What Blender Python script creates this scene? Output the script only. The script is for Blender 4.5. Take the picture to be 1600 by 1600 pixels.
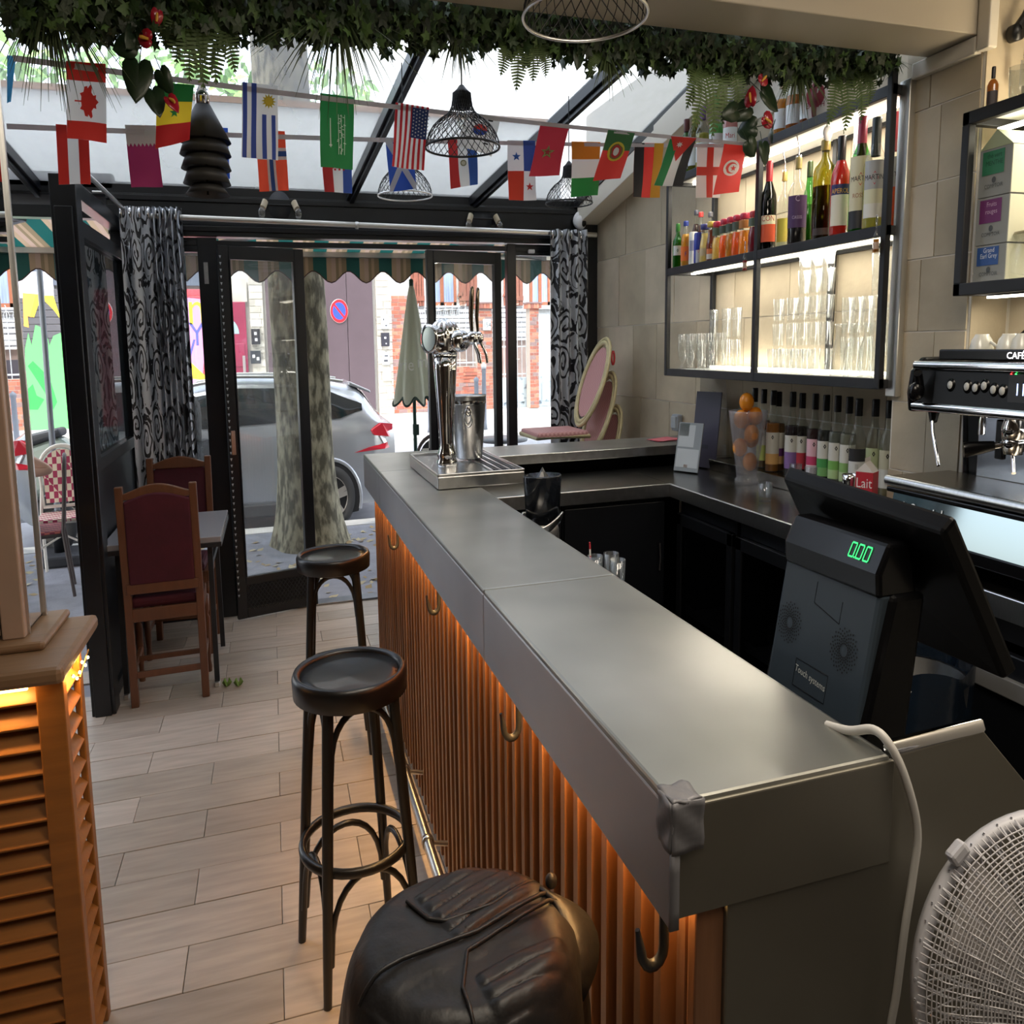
import bpy, bmesh, math, random
from mathutils import Vector, Matrix, noise
PI = math.pi; R = math.radians
SC = bpy.context.scene; COL = SC.collection
for o in list(bpy.data.objects): bpy.data.objects.remove(o)
# The photograph is stored squeezed: a 4:3 picture in a square. The whole place is therefore built
# narrower along the room's two horizontal axes; everything below is written in plain metres and
# every mesh and location passes through this one room-aligned scale.
S = (0.752716, 0.653279, 1.0)
H = 1.6
# ---------------------------------------------------------------- camera
cd = bpy.data.cameras.new('camera'); cam = bpy.data.objects.new('camera', cd); COL.objects.link(cam)
cam.matrix_world = Matrix(((0.964799, 0.047440, -0.258674, 0), (-0.262240, 0.099404, -0.959869, 0),
                           (-0.019823, 0.993916, 0.108346, H), (0, 0, 0, 1)))
cd.sensor_width = 36; cd.lens = 1061.986/1600*36
cd.shift_x = (800-713.377)/1600; cd.shift_y = (656.087-800)/1600
cd.clip_start = 0.02; cd.clip_end = 300
SC.camera = cam
# ---------------------------------------------------------------- view, sky, sun, room lamps
SC.view_settings.view_transform = 'Standard'; SC.view_settings.look = 'None'
SC.view_settings.gamma = 1; SC.view_settings.use_curve_mapping = False
SC.view_settings.exposure = 0.58
W = bpy.data.worlds.new('World'); SC.world = W; W.use_nodes = True
wn = W.node_tree; sky = wn.nodes.new('ShaderNodeTexSky'); sky.sky_type = 'NISHITA'
sky.sun_disc = False; sky.sun_elevation = R(52); sky.sun_rotation = R(200); sky.air_density = 1.0; sky.dust_density = 2.5
hs = wn.nodes.new('ShaderNodeHueSaturation'); hs.inputs['Saturation'].default_value = 0.45
wn.links.new(sky.outputs[0], hs.inputs['Color']); wn.links.new(hs.outputs[0], wn.nodes['Background'].inputs[0])
wn.nodes['Background'].inputs[1].default_value = 0.75
def loc(x, y, z): return Vector((x*S[0], y*S[1], z*S[2]))
def lamp(name, kind, p, target=None, energy=10, color=(1, 1, 1), size=.1, size_y=None, spread=None, spot=None, rot=None):
    l = bpy.data.lights.new(name, kind); l.energy = energy; l.color = color
    if kind == 'AREA':
        l.size = size; l.shape = 'RECTANGLE' if size_y else 'SQUARE'
        if size_y: l.size_y = size_y
        if spread: l.spread = spread
    elif kind == 'SUN': l.angle = R(1.0)
    else: l.shadow_soft_size = size
    if kind == 'SPOT': l.spot_size = spot or R(80); l.spot_blend = .7
    o = bpy.data.objects.new(name, l); COL.objects.link(o); o.location = loc(*p)
    if target: o.rotation_euler = (loc(*target)-loc(*p)).to_track_quat('-Z', 'Y').to_euler()
    if rot: o.rotation_euler = rot
    return o
lamp('sun', 'SUN', (-9, -6, 14), (-9+9.0, -6+5.0, 14-11.0), 1.7, (1, .95, .88))
WARM = (1, .88, .72)
lamp('ceiling_lamp_light', 'AREA', (.9, .9, 2.44), (.9, .9, 0), 9, WARM, .5, .5)
lamp('ceiling_lamp_light', 'AREA', (.1, -.5, 2.9), (.1, -.3, 0), 9, WARM, .6, .6)
lamp('ceiling_lamp_light', 'AREA', (2.2, .3, 2.9), (2.2, .6, 0), 8, WARM, .6, .6)

# ---------------------------------------------------------------- mesh builder
class MB:
    def __init__(s): s.v = []; s.f = []; s.m = []; s.sm = []
    def add(s, vs, fs, mi=0, smooth=False, M=None):
        b = len(s.v)
        s.v += [tuple(M @ Vector(p)) if M else tuple(p) for p in vs]
        for f in fs: s.f.append(tuple(b+i for i in f)); s.m.append(mi); s.sm.append(smooth)
        return s
    def merge(s, o, M=None, mi=None):
        b = len(s.v); s.v += [tuple(M @ Vector(p)) if M else p for p in o.v]
        s.f += [tuple(b+i for i in f) for f in o.f]; s.m += (o.m if mi is None else [mi]*len(o.m)); s.sm += o.sm; return s
    def box(s, x0, x1, y0, y1, z0, z1, mi=0, M=None):
        v = [(x0,y0,z0),(x1,y0,z0),(x1,y1,z0),(x0,y1,z0),(x0,y0,z1),(x1,y0,z1),(x1,y1,z1),(x0,y1,z1)]
        return s.add(v, [(0,3,2,1),(4,5,6,7),(0,1,5,4),(1,2,6,5),(2,3,7,6),(3,0,4,7)], mi, False, M)
    def bar(s, a, b, w, h, mi=0, up=(0,0,1)):
        a = Vector(a); b = Vector(b); d = (b-a); L = d.length; d.normalize(); u = Vector(up)
        if abs(d.dot(u)) > .98: u = Vector((0,1,0))
        r = d.cross(u).normalized(); u = r.cross(d)
        M = Matrix((r, d, u)).transposed().to_4x4(); M.translation = a
        return s.box(-w/2, w/2, 0, L, -h/2, h/2, mi, M)
    def tube(s, pts, r, n=8, mi=0, closed=False, cap=True, taper=None):
        P = [Vector(p) for p in pts]; N = len(P); rings = []
        t0 = (P[1]-P[0]).normalized(); a = Vector((0,0,1)) if abs(t0.z) < .9 else Vector((1,0,0))
        u = t0.cross(a).normalized()
        for i in range(N):
            if closed: t = (P[(i+1) % N]-P[i-1])
            else: t = P[min(i+1, N-1)]-P[max(i-1, 0)]
            if t.length < 1e-9: t = t0
            t.normalize(); u = (u-t*u.dot(t)).normalized(); w = t.cross(u)
            rr = r[i] if isinstance(r, (list, tuple)) else r
            if taper: rr = r*(1+(taper-1)*i/(N-1))
            rings.append([P[i]+(u*math.cos(2*PI*k/n)+w*math.sin(2*PI*k/n))*rr for k in range(n)])
        vs = [p for g in rings for p in g]; fs = []
        for i in range(N if closed else N-1):
            j = (i+1) % N
            for k in range(n): fs.append((i*n+k, i*n+(k+1) % n, j*n+(k+1) % n, j*n+k))
        s.add(vs, fs, mi, True)
        if cap and not closed:
            s.add(rings[0], [tuple(range(n))[::-1]], mi); s.add(rings[-1], [tuple(range(n))], mi)
        return s
    def lathe(s, prof, n=20, c=(0,0,0), mi=0, M=None, smooth=True, sx=1, sy=1):
        vs = []; fs = []; m = len(prof)
        for k in range(n):
            a = 2*PI*k/n
            for r, z in prof: vs.append((c[0]+r*math.cos(a)*sx, c[1]+r*math.sin(a)*sy, c[2]+z))
        for k in range(n):
            j = (k+1) % n
            for i in range(m-1):
                if prof[i][0] < 1e-6 and prof[i+1][0] < 1e-6: continue
                if prof[i][0] < 1e-6: fs.append((k*m+i, j*m+i+1, k*m+i+1))
                elif prof[i+1][0] < 1e-6: fs.append((k*m+i, j*m+i, k*m+i+1))
                else: fs.append((k*m+i, j*m+i, j*m+i+1, k*m+i+1))
        return s.add(vs, fs, mi, smooth, M)
    def prism(s, poly, d0, d1, plane='xz', mi=0, M=None, smooth=False):
        """poly in 2D, extruded along the third axis"""
        def P(a, b, d): return {'xz': (a, d, b), 'yz': (d, a, b), 'xy': (a, b, d)}[plane]
        n = len(poly); vs = [P(a, b, d0) for a, b in poly]+[P(a, b, d1) for a, b in poly]
        s.add(vs, [(i, (i+1) % n, n+(i+1) % n, n+i) for i in range(n)], mi, smooth, M)
        b0 = len(s.v)-2*n
        for off, rev in ((0, True), (n, False)):
            s.f.append(tuple(b0+off+i for i in (range(n-1, -1, -1) if rev else range(n)))); s.m.append(mi); s.sm.append(False)
        return s
    def grid(s, fn, nu, nv, mi=0, smooth=True, wrap=False):
        vs = [fn(i/nu, j/nv) for i in range(nu+(0 if wrap else 1)) for j in range(nv+1)]; fs = []
        K = nu if wrap else nu+1
        for i in range(nu):
            for j in range(nv):
                a = i*(nv+1)+j; b = ((i+1) % K)*(nv+1)+j; fs.append((a, b, b+1, a+1))
        return s.add(vs, fs, mi, smooth)
    def sphere(s, c, r, n=12, m=8, mi=0, sx=1, sy=1, sz=1, M=None):
        return s.lathe([(r*math.sin(PI*i/m), -r*math.cos(PI*i/m)*sz) for i in range(m+1)], n, c, mi, M, True, sx, sy)
    def flat(s, poly, fr, off=0, mi=0):
        """polygon of (u,v) on a frame (origin, u, v)"""
        o, u, v = fr; nrm = u.cross(v).normalized()
        return s.add([o+u*a+v*b+nrm*off for a, b in poly], [tuple(range(len(poly)))], mi)
    def disc(s, fr, c, r, n=20, off=0, mi=0, ry=None):
        return s.flat([(c[0]+r*math.cos(2*PI*k/n), c[1]+(ry or r)*math.sin(2*PI*k/n)) for k in range(n)], fr, off, mi)
    def text(s, txt, fr, c, size, off=0, mi=0, rot=0, sx=1, align='CENTER'):
        vs, fs = glyphs(txt, align); ca, sa = math.cos(rot), math.sin(rot); o, u, v = fr; nrm = u.cross(v).normalized()
        out = []
        for x, y in vs:
            x *= size*sx; y *= size
            out.append(o+u*(c[0]+x*ca-y*sa)+v*(c[1]+x*sa+y*ca)+nrm*off)
        return s.add(out, fs, mi)
    def build(s, name, mats, parent=None, at=(0,0,0), bevel=0, solid=0, sub=0, shift=None, seg=2):
        a = Vector(at); me = bpy.data.meshes.new(name)
        sh = Vector(shift) if shift else Vector((0,0,0))
        me.from_pydata([((p[0]-sh.x)*S[0], (p[1]-sh.y)*S[1], (p[2]-sh.z)*S[2]) for p in s.v], [], s.f)
        for m in (mats if isinstance(mats, (list, tuple)) else [mats]): me.materials.append(m)
        me.polygons.foreach_set('material_index', s.m); me.polygons.foreach_set('use_smooth', s.sm); me.update()
        o = bpy.data.objects.new(name, me); COL.objects.link(o)
        o.location = loc(*a)
        if parent: o.parent = parent
        if solid: md = o.modifiers.new('solid', 'SOLIDIFY'); md.thickness = solid; md.offset = 0
        if bevel: md = o.modifiers.new('bevel', 'BEVEL'); md.width = bevel; md.segments = seg; md.limit_method = 'ANGLE'; md.angle_limit = R(40)
        if sub: md = o.modifiers.new('sub', 'SUBSURF'); md.levels = sub; md.render_levels = sub
        return o
_G = {}
def glyphs(txt, align):
    if (txt, align) in _G: return _G[txt, align]
    c = bpy.data.curves.new('t', 'FONT'); c.body = txt; c.size = 1; c.align_x = align; c.resolution_u = 2
    c.fill_mode = 'FRONT'; o = bpy.data.objects.new('t', c); COL.objects.link(o)
    bpy.context.view_layer.update()
    me = bpy.data.meshes.new_from_object(o.evaluated_get(bpy.context.evaluated_depsgraph_get()))
    r = ([(v.co.x, v.co.y) for v in me.vertices], [tuple(p.vertices) for p in me.polygons])
    bpy.data.objects.remove(o); bpy.data.curves.remove(c); bpy.data.meshes.remove(me)
    _G[txt, align] = r; return r
def frame(o, u, v): return (Vector(o), Vector(u).normalized(), Vector(v).normalized())
def Mx(p=(0,0,0), rz=0, rx=0, ry=0): return Matrix.Translation(p) @ Matrix.Rotation(rz,4,'Z') @ Matrix.Rotation(ry,4,'Y') @ Matrix.Rotation(rx,4,'X')
def tag(o, label=None, cat=None, group=None, kind=None):
    if label: o['label'] = label
    if cat: o['category'] = cat
    if group: o['group'] = group
    if kind: o['kind'] = kind
    return o
def thing(name, label, cat, at=(0,0,0), group=None):
    o = bpy.data.objects.new(name, None); COL.objects.link(o); o.location = loc(*at); o.empty_display_size = .05
    return tag(o, label, cat, group)
def struct(o): o['kind'] = 'structure'; return o
def stuff(o): o['kind'] = 'stuff'; return o
def dup(root, at, label=None, group=None, zrot=None):
    def cp(o, par):
        c = o.copy(); COL.objects.link(c)
        if par: c.parent = par
        for ch in list(o.children): cp(ch, c)
        return c
    r = cp(root, None); r.location = loc(*at)
    if label: r['label'] = label
    if group: r['group'] = group
    return r

# ---------------------------------------------------------------- materials
def mat(name, col, rough=.5, metal=0, var=0, scale=8, bump=0, bscale=None, stretch=(1,1,1), col2=None, spec=.5, emit=None, es=0, trans=0, alpha=1, coat=0, detail=4, contrast=None):
    m = bpy.data.materials.new(name); m.use_nodes = True; nt = m.node_tree; b = nt.nodes['Principled BSDF']
    b.inputs['Base Color'].default_value = (*col, 1); b.inputs['Roughness'].default_value = rough; b.inputs['Metallic'].default_value = metal
    b.inputs['Specular IOR Level'].default_value = spec; b.inputs['Coat Weight'].default_value = coat
    if emit: b.inputs['Emission Color'].default_value = (*emit, 1); b.inputs['Emission Strength'].default_value = es
    if trans: b.inputs['Transmission Weight'].default_value = trans
    if alpha < 1: b.inputs['Alpha'].default_value = alpha
    if var or col2 or bump:
        tc = nt.nodes.new('ShaderNodeTexCoord'); mp = nt.nodes.new('ShaderNodeMapping'); mp.inputs['Scale'].default_value = stretch
        oi = nt.nodes.new('ShaderNodeObjectInfo'); ad = nt.nodes.new('ShaderNodeVectorMath'); sc_ = nt.nodes.new('ShaderNodeVectorMath'); sc_.operation = 'SCALE'
        nt.links.new(oi.outputs['Location'], sc_.inputs[0]); sc_.inputs['Scale'].default_value = 7.3
        nt.links.new(tc.outputs['Object'], ad.inputs[0]); nt.links.new(sc_.outputs[0], ad.inputs[1]); nt.links.new(ad.outputs[0], mp.inputs['Vector'])
        n = nt.nodes.new('ShaderNodeTexNoise'); n.inputs['Scale'].default_value = scale; n.inputs['Detail'].default_value = detail
        nt.links.new(mp.outputs[0], n.inputs['Vector'])
        if var or col2:
            rp = nt.nodes.new('ShaderNodeValToRGB'); c2 = col2 or tuple(max(0, c*(1-var)) for c in col)
            c1 = col if col2 else tuple(min(1, c*(1+var)) for c in col)
            lo, hi = contrast or (.32, .68)
            rp.color_ramp.elements[0].position = lo; rp.color_ramp.elements[0].color = (*c2, 1)
            rp.color_ramp.elements[1].position = hi; rp.color_ramp.elements[1].color = (*c1, 1)
            nt.links.new(n.outputs['Fac'], rp.inputs['Fac']); nt.links.new(rp.outputs[0], b.inputs['Base Color'])
        if bump:
            bp = nt.nodes.new('ShaderNodeBump'); bp.inputs['Strength'].default_value = bump; bp.inputs['Distance'].default_value = .01
            n2 = n
            if bscale:
                n2 = nt.nodes.new('ShaderNodeTexNoise'); n2.inputs['Scale'].default_value = bscale; n2.inputs['Detail'].default_value = 3
                nt.links.new(mp.outputs[0], n2.inputs['Vector'])
            nt.links.new(n2.outputs['Fac'], bp.inputs['Height']); nt.links.new(bp.outputs[0], b.inputs['Normal'])
    return m
def glassmat(name, tint=(1,1,1), refl=.08, dirt_haze=0, dirt_haze_col=(.8,.8,.8), rough=.0, fres=True, dscale=3, dlo=.45, dhi=.8, stretch=(1,1,1), gmax=.55):
    """thin pane: clear transmission plus a fresnel mirror, with optional grime, or pale haze that puts a glow into glassware"""
    m = bpy.data.materials.new(name); m.use_nodes = True; nt = m.node_tree; nt.nodes.remove(nt.nodes['Principled BSDF'])
    out = nt.nodes['Material Output']; t = nt.nodes.new('ShaderNodeBsdfTransparent'); t.inputs[0].default_value = (*tint, 1)
    g = nt.nodes.new('ShaderNodeBsdfGlossy'); g.inputs['Roughness'].default_value = rough
    mx = nt.nodes.new('ShaderNodeMixShader'); lw = nt.nodes.new('ShaderNodeLayerWeight'); lw.inputs['Blend'].default_value = .5
    pw = nt.nodes.new('ShaderNodeMath'); pw.operation = 'POWER'; pw.inputs[1].default_value = 4.5
    mul = nt.nodes.new('ShaderNodeMath'); mul.operation = 'MULTIPLY_ADD'; mul.inputs[1].default_value = gmax; mul.inputs[2].default_value = refl
    nt.links.new(lw.outputs['Facing'], pw.inputs[0]); nt.links.new(pw.outputs[0], mul.inputs[0]); nt.links.new(mul.outputs[0], mx.inputs[0]); nt.links.new(t.outputs[0], mx.inputs[1]); nt.links.new(g.outputs[0], mx.inputs[2])
    last = mx
    if dirt_haze:
        d = nt.nodes.new('ShaderNodeBsdfDiffuse'); d.inputs[0].default_value = (*dirt_haze_col, 1)
        tl = nt.nodes.new('ShaderNodeBsdfTranslucent'); tl.inputs[0].default_value = (*dirt_haze_col, 1)
        dm = nt.nodes.new('ShaderNodeMixShader'); nt.links.new(d.outputs[0], dm.inputs[1]); nt.links.new(tl.outputs[0], dm.inputs[2])
        tc = nt.nodes.new('ShaderNodeTexCoord'); mp = nt.nodes.new('ShaderNodeMapping'); mp.inputs['Scale'].default_value = stretch
        n = nt.nodes.new('ShaderNodeTexNoise'); n.inputs['Scale'].default_value = dscale; n.inputs['Detail'].default_value = 6
        mr = nt.nodes.new('ShaderNodeMapRange'); mr.inputs[1].default_value = dlo; mr.inputs[2].default_value = dhi; mr.inputs[3].default_value = dirt_haze*.35; mr.inputs[4].default_value = dirt_haze
        nt.links.new(tc.outputs['Object'], mp.inputs[0]); nt.links.new(mp.outputs[0], n.inputs['Vector']); nt.links.new(n.outputs['Fac'], mr.inputs[0])
        m2 = nt.nodes.new('ShaderNodeMixShader'); nt.links.new(mr.outputs[0], m2.inputs[0]); nt.links.new(mx.outputs[0], m2.inputs[1]); nt.links.new(dm.outputs[0], m2.inputs[2]); last = m2
    nt.links.new(last.outputs[0], out.inputs[0]); return m
def paper(name, col, tr=.35, rough=.7):
    m = bpy.data.materials.new(name); m.use_nodes = True; nt = m.node_tree; b = nt.nodes['Principled BSDF']
    b.inputs['Base Color'].default_value = (*col, 1); b.inputs['Roughness'].default_value = rough
    t = nt.nodes.new('ShaderNodeBsdfTranslucent'); t.inputs[0].default_value = (*col, 1); mx = nt.nodes.new('ShaderNodeMixShader'); mx.inputs[0].default_value = tr
    nt.links.new(b.outputs[0], mx.inputs[1]); nt.links.new(t.outputs[0], mx.inputs[2]); nt.links.new(mx.outputs[0], nt.nodes['Material Output'].inputs[0]); return m
MC = {}
def flatc(hexcol, rough=.5):
    """plain print colour from an sRGB hex string"""
    if (hexcol, rough) not in MC:
        c = tuple(int(hexcol[i:i+2], 16)/255 for i in (0, 2, 4)); c = tuple(x/12.92 if x <= .04045 else ((x+.055)/1.055)**2.4 for x in c)
        MC[hexcol, rough] = mat('print_'+hexcol, c, rough)
    return MC[hexcol, rough]
def srgb(h): return tuple((x/12.92 if x <= .04045 else ((x+.055)/1.055)**2.4) for x in (int(h[i:i+2], 16)/255 for i in (0, 2, 4)))
BLACKFRAME = mat('black_painted_frame', srgb('14161b'), .32, 0, .25, 6, .02)
BLACKSTEEL = mat('black_steel', srgb('26282c'), .45, .2, .2, 12)
CHROME = mat('chrome', (.75, .75, .76), .08, 1)
STEEL = mat('brushed_steel', (.55, .55, .55), .28, 1, .12, 30, .02, None, (1, 30, 1))
ALU = mat('satin_aluminium', (.72, .71, .69), .35, 1)
WHITEP = mat('white_plastic', srgb('d8d8da'), .4)
BLACKP = mat('black_plastic', srgb('121315'), .35)
PANE = glassmat('window_pane', (.95, .97, .97), .05, .10, (.75, .8, .85), 0, True, 2.5)
CLEAR = glassmat('clear_pane', (.97, .98, .98), .05)
def arc(c, r, a0, a1, n, ax='xz'):
    out = []
    for i in range(n+1):
        a = a0+(a1-a0)*i/n; p, q = r*math.cos(a), r*math.sin(a)
        out.append({'xz': (c[0]+p, c[1], c[2]+q), 'xy': (c[0]+p, c[1]+q, c[2]), 'yz': (c[0], c[1]+p, c[2]+q)}[ax])
    return out
# survey helper: a sight line of the photograph meets a real plane of the place (plain metres)
_y, _p, _r = R(17.25), R(-9.37), R(.857)
_f = Vector((math.sin(_y)*math.cos(_p), math.cos(_y)*math.cos(_p), math.sin(_p))); _a = Vector((math.cos(_y), -math.sin(_y), 0)); _d = _f.cross(_a)
_X = _a*math.cos(_r)+_d*math.sin(_r); _D = -_a*math.sin(_r)+_d*math.cos(_r)
def sight(px, py): return _X*((px-800)/1188)+_D*((py-800)*.75/1188)+_f
def on(px, py, ax, val):
    d = sight(px, py); c = Vector((0, 0, H)); i = 'xyz'.index(ax); return c+d*((val-c[i])/d[i])
# ================================================================ the room
random.seed(5)
TILEM = [mat('travertine', srgb(c), .55, 0, .15, 4, .2, 26, (1, 1, 1), None, .3) for c in ('b3a68f', 'aca08a', 'baae99')]
GROUT = mat('grout', srgb('d6d0c4'), .9)
PLANKM = [mat('wood_look_tile', srgb(c), .38, 0, .12, 5, .03, 40, (1, 9, 1), None, .5) for c in ('a89a8c', 'a09385', 'b0a294', '9a8c7e')]
FGROUT = mat('floor_grout', srgb('5d5a58'), .9)
CEILP = mat('ceiling_paint', srgb('b9b2a6'), .8, 0, .03, 4)
SOFM = mat('soffit_paint', srgb('aea493'), .45, 0, .03, 3)
TRIMW = mat('white_trim', srgb('cfc8ba'), .4)
DARKWALL = mat('dark_room_wall', srgb('4a4038'), .8, 0, .1, 3)
floor = struct(MB().box(-3.2, 3.3, -3, 6.5, -.06, -.010).build('floor', FGROUT))
pm = {}
for w in (.645,):
    for k, m in enumerate(PLANKM):
        o = MB().box(-w/2, w/2, -.1072, .1072, -.012, 0).build('plank', m, floor, bevel=.0012, seg=1); pm[k] = o.data; bpy.data.objects.remove(o)
for k in range(-9, 18):
    y = 2.562+.2175*k+.10875
    if y > 6.4: continue
    x0 = -.386 if k % 2 == 0 else -.707
    n = -2
    for i in range(-3, 4):
        x = x0+.6475*(i+.5)
        if x < -1.75 or x > (1.0 if y < 4.7 else 2.45) or (y > 4.9 and x < -.95-.33): continue
        o = bpy.data.objects.new('plank', pm[random.randrange(4)]); COL.objects.link(o); o.parent = floor; o.location = loc(x, y, random.uniform(-.0008, .0008))
        if i == -3: pass
        md = o.modifiers.new('bevel', 'BEVEL'); md.width = .0012; md.segments = 1
# walls
wr = struct(MB().box(2.784, 3.0, 2.60, 6.6, 0, 3.1).build('wall_right', GROUT))
wn_ = struct(MB().box(2.504, 2.78, 2.254, 2.610, 0, 3.1).box(2.684, 2.9, -3, 2.26, 0, 3.1).build('wall_right_near', GROUT))
def tile_run(parent, y0, y1, z0, z1, h, wmin, wmax, face='x', c=2.78, th=.015):
    z = z0; row = 0
    while z < z1-.01:
        hh = min(h, z1-z); y = y0 - (random.uniform(0, wmax*.5) if row else 0)
        while y < y1-.01:
            w = random.uniform(wmin, wmax); a = max(y, y0); b = min(y+w, y1)
            if b-a > .03:
                dz = random.uniform(0, .003); g = .0025
                m = MB()
                if face == 'x': m.box(-th/2, th/2, -(b-a)/2+g, (b-a)/2-g, -hh/2+g, hh/2-g); at = (c+th/2-dz, (a+b)/2, z+hh/2)
                else: m.box(-(b-a)/2+g, (b-a)/2-g, -th/2, th/2, -hh/2+g, hh/2-g); at = ((a+b)/2, c+th/2-dz, z+hh/2)
                m.build('tile', random.choice(TILEM), parent, at=at)
            y += w
        z += hh; row += 1
tile_run(wr, 3.3, 6.58, .85, 2.56, .425, .3, .62)
tile_run(wr, 3.3, 6.58, .0, .85, .425, .5, .62)
tile_run(wr, 2.62, 3.3, .85, 2.56, .425, .3, .62)
tile_run(wn_, 2.262, 2.612, .97, 3.1, .215, .17, .32, 'x', 2.50)
tile_run(wn_, .9, 2.24, .97, 3.1, .3, .35, .6, 'x', 2.68)
tile_run(wn_, 2.502, 2.68, .97, 3.1, .40, .5, .6, 'y', 2.25)
struct(MB().box(-3.2, 3.2, -3.1, -3, 0, 3.2).build('wall_back', DARKWALL))
struct(MB().box(-3.3, -3.2, -3, 4.9, 0, 3.2).build('wall_left', DARKWALL))
struct(MB().box(-3.3, 3.2, -3.1, 2.3, 2.95, 3.1).build('ceiling', CEILP))
sof = struct(MB().box(-3.2, 2.488, 2.27, 2.50, 2.40, 3.2).build('ceiling_soffit', SOFM, bevel=.003))
struct(MB().box(2.470, 2.512, 2.215, 2.268, 2.355, 3.1).box(2.470, 2.512, 2.269, 2.56, 2.352, 2.398).build('trim_1', TRIMW, bevel=.004))
struct(MB().box(2.468, 2.502, 2.560, 2.615, 1.415, 2.36).build('trim_2', ALU, bevel=.003))
# white boxed rail under the edge of the glass roof
struct(MB().prism([(6.36, 2.36), (6.36, 2.50), (4.0, 2.86), (4.0, 2.72)], 2.60, 2.78, 'yz').build('trim_3', TRIMW, bevel=.004))
struct(MB().box(-24, 12, -4, 2.30, 3.12, 12.5).build('wall_upper', mat('house_render', srgb('9d968b'), .9, 0, .06, 2)))
# ---------------------------------------------------------------- glass roof
RZ = lambda y: 2.51+.15*(6.45-y)
RGLASS = glassmat('roof_glass', (.93, .95, .95), .022, .55, (.82, .84, .84), .0, True, 1.4, .34, .8, (1, .5, 1))
rf = MB()
rafters = [((-1.75, 2.50), (-1.55, 6.45)), ((1.02, 2.50), (.66, 6.45)), ((2.33, 2.50), (1.67, 6.45)), ((2.66, 2.50), (2.62, 6.45))]
for (a, b) in rafters:
    rf.bar((a[0], a[1], RZ(a[1])-.02), (b[0], b[1], RZ(b[1])-.02), .07, .06)
    rf.bar((a[0], a[1], RZ(a[1])-.06), (b[0], b[1], RZ(b[1])-.06), .03, .03)
rf.box(-3.2, 2.78, 6.40, 6.50, 2.46, 2.53)
roof = struct(rf.build('window_1', BLACKFRAME, bevel=.003))
edges = [((-3.2, 2.5), (-3.2, 6.45))]+rafters+[((2.76, 2.5), (2.76, 6.45))]
for (a, b), (c, d) in zip(edges, edges[1:]):
    m = MB(); g = .03
    m.add([(a[0]+g, 2.5, RZ(2.5)), (c[0]-g, 2.5, RZ(2.5)), (d[0]-g, 6.45, RZ(6.45)), (b[0]+g, 6.45, RZ(6.45))], [(0, 1, 2, 3)])
    m.build('pane', RGLASS, roof)
# ---------------------------------------------------------------- street front
FY = 6.45
fb = MB()
fb.box(-1.1, 2.78, 6.38, 6.52, 2.245, 2.47)
fb.box(-1.1, 2.78, 6.355, 6.40, 2.27, 2.30); fb.box(-1.1, 2.78, 6.36, 6.40, 2.43, 2.46)
fb.box(-1.1, 2.72, 6.41, 6.50, 2.195, 2.225)
fb.box(-3.2, -1.05, 6.40, 6.52, 2.49, 2.57); fb.box(-3.2, -1.05, 6.40, 6.52, 2.33, 2.395)
fb.box(2.655, 2.785, 6.33, 6.52, 0, 2.47)
struct(fb.build('trim_4', BLACKFRAME, bevel=.004))
post = MB().box(-1.115, -.985, 4.86, 4.99, -.02, 2.33).box(-1.095, -1.005, 4.84, 4.86, 0, 2.2)
struct(post.build('trim_5', BLACKFRAME, bevel=.004))
pw = MB().box(-1.085, -1.015, 4.99, 6.42, 0, .06).box(-1.085, -1.015, 4.99, 6.42, 1.07, 1.13).box(-1.09, -1.01, 4.95, 6.45, 2.10, 2.17).box(-1.085, -1.015, 6.34, 6.45, 0, 2.4)
pw.box(-1.09, -1.01, 4.95, 6.45, 2.26, 2.33).box(-1.065, -1.035, 4.99, 6.42, .06, 1.07)
part = struct(pw.build('window_2', BLACKFRAME, bevel=.003))
MB().box(-1.053, -1.047, 4.99, 6.36, 1.12, 2.11).build('pane', glassmat('smoked_side_pane', (.16, .19, .20), .08, .05, (.7, .8, .85), gmax=.95), part)
struct(MB().box(-1.1, 2.78, 6.42, 6.56, -.06, .012).build('trim_6', mat('door_sill', srgb('74777d'), .4, .6, .1, 20), bevel=.003))

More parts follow.
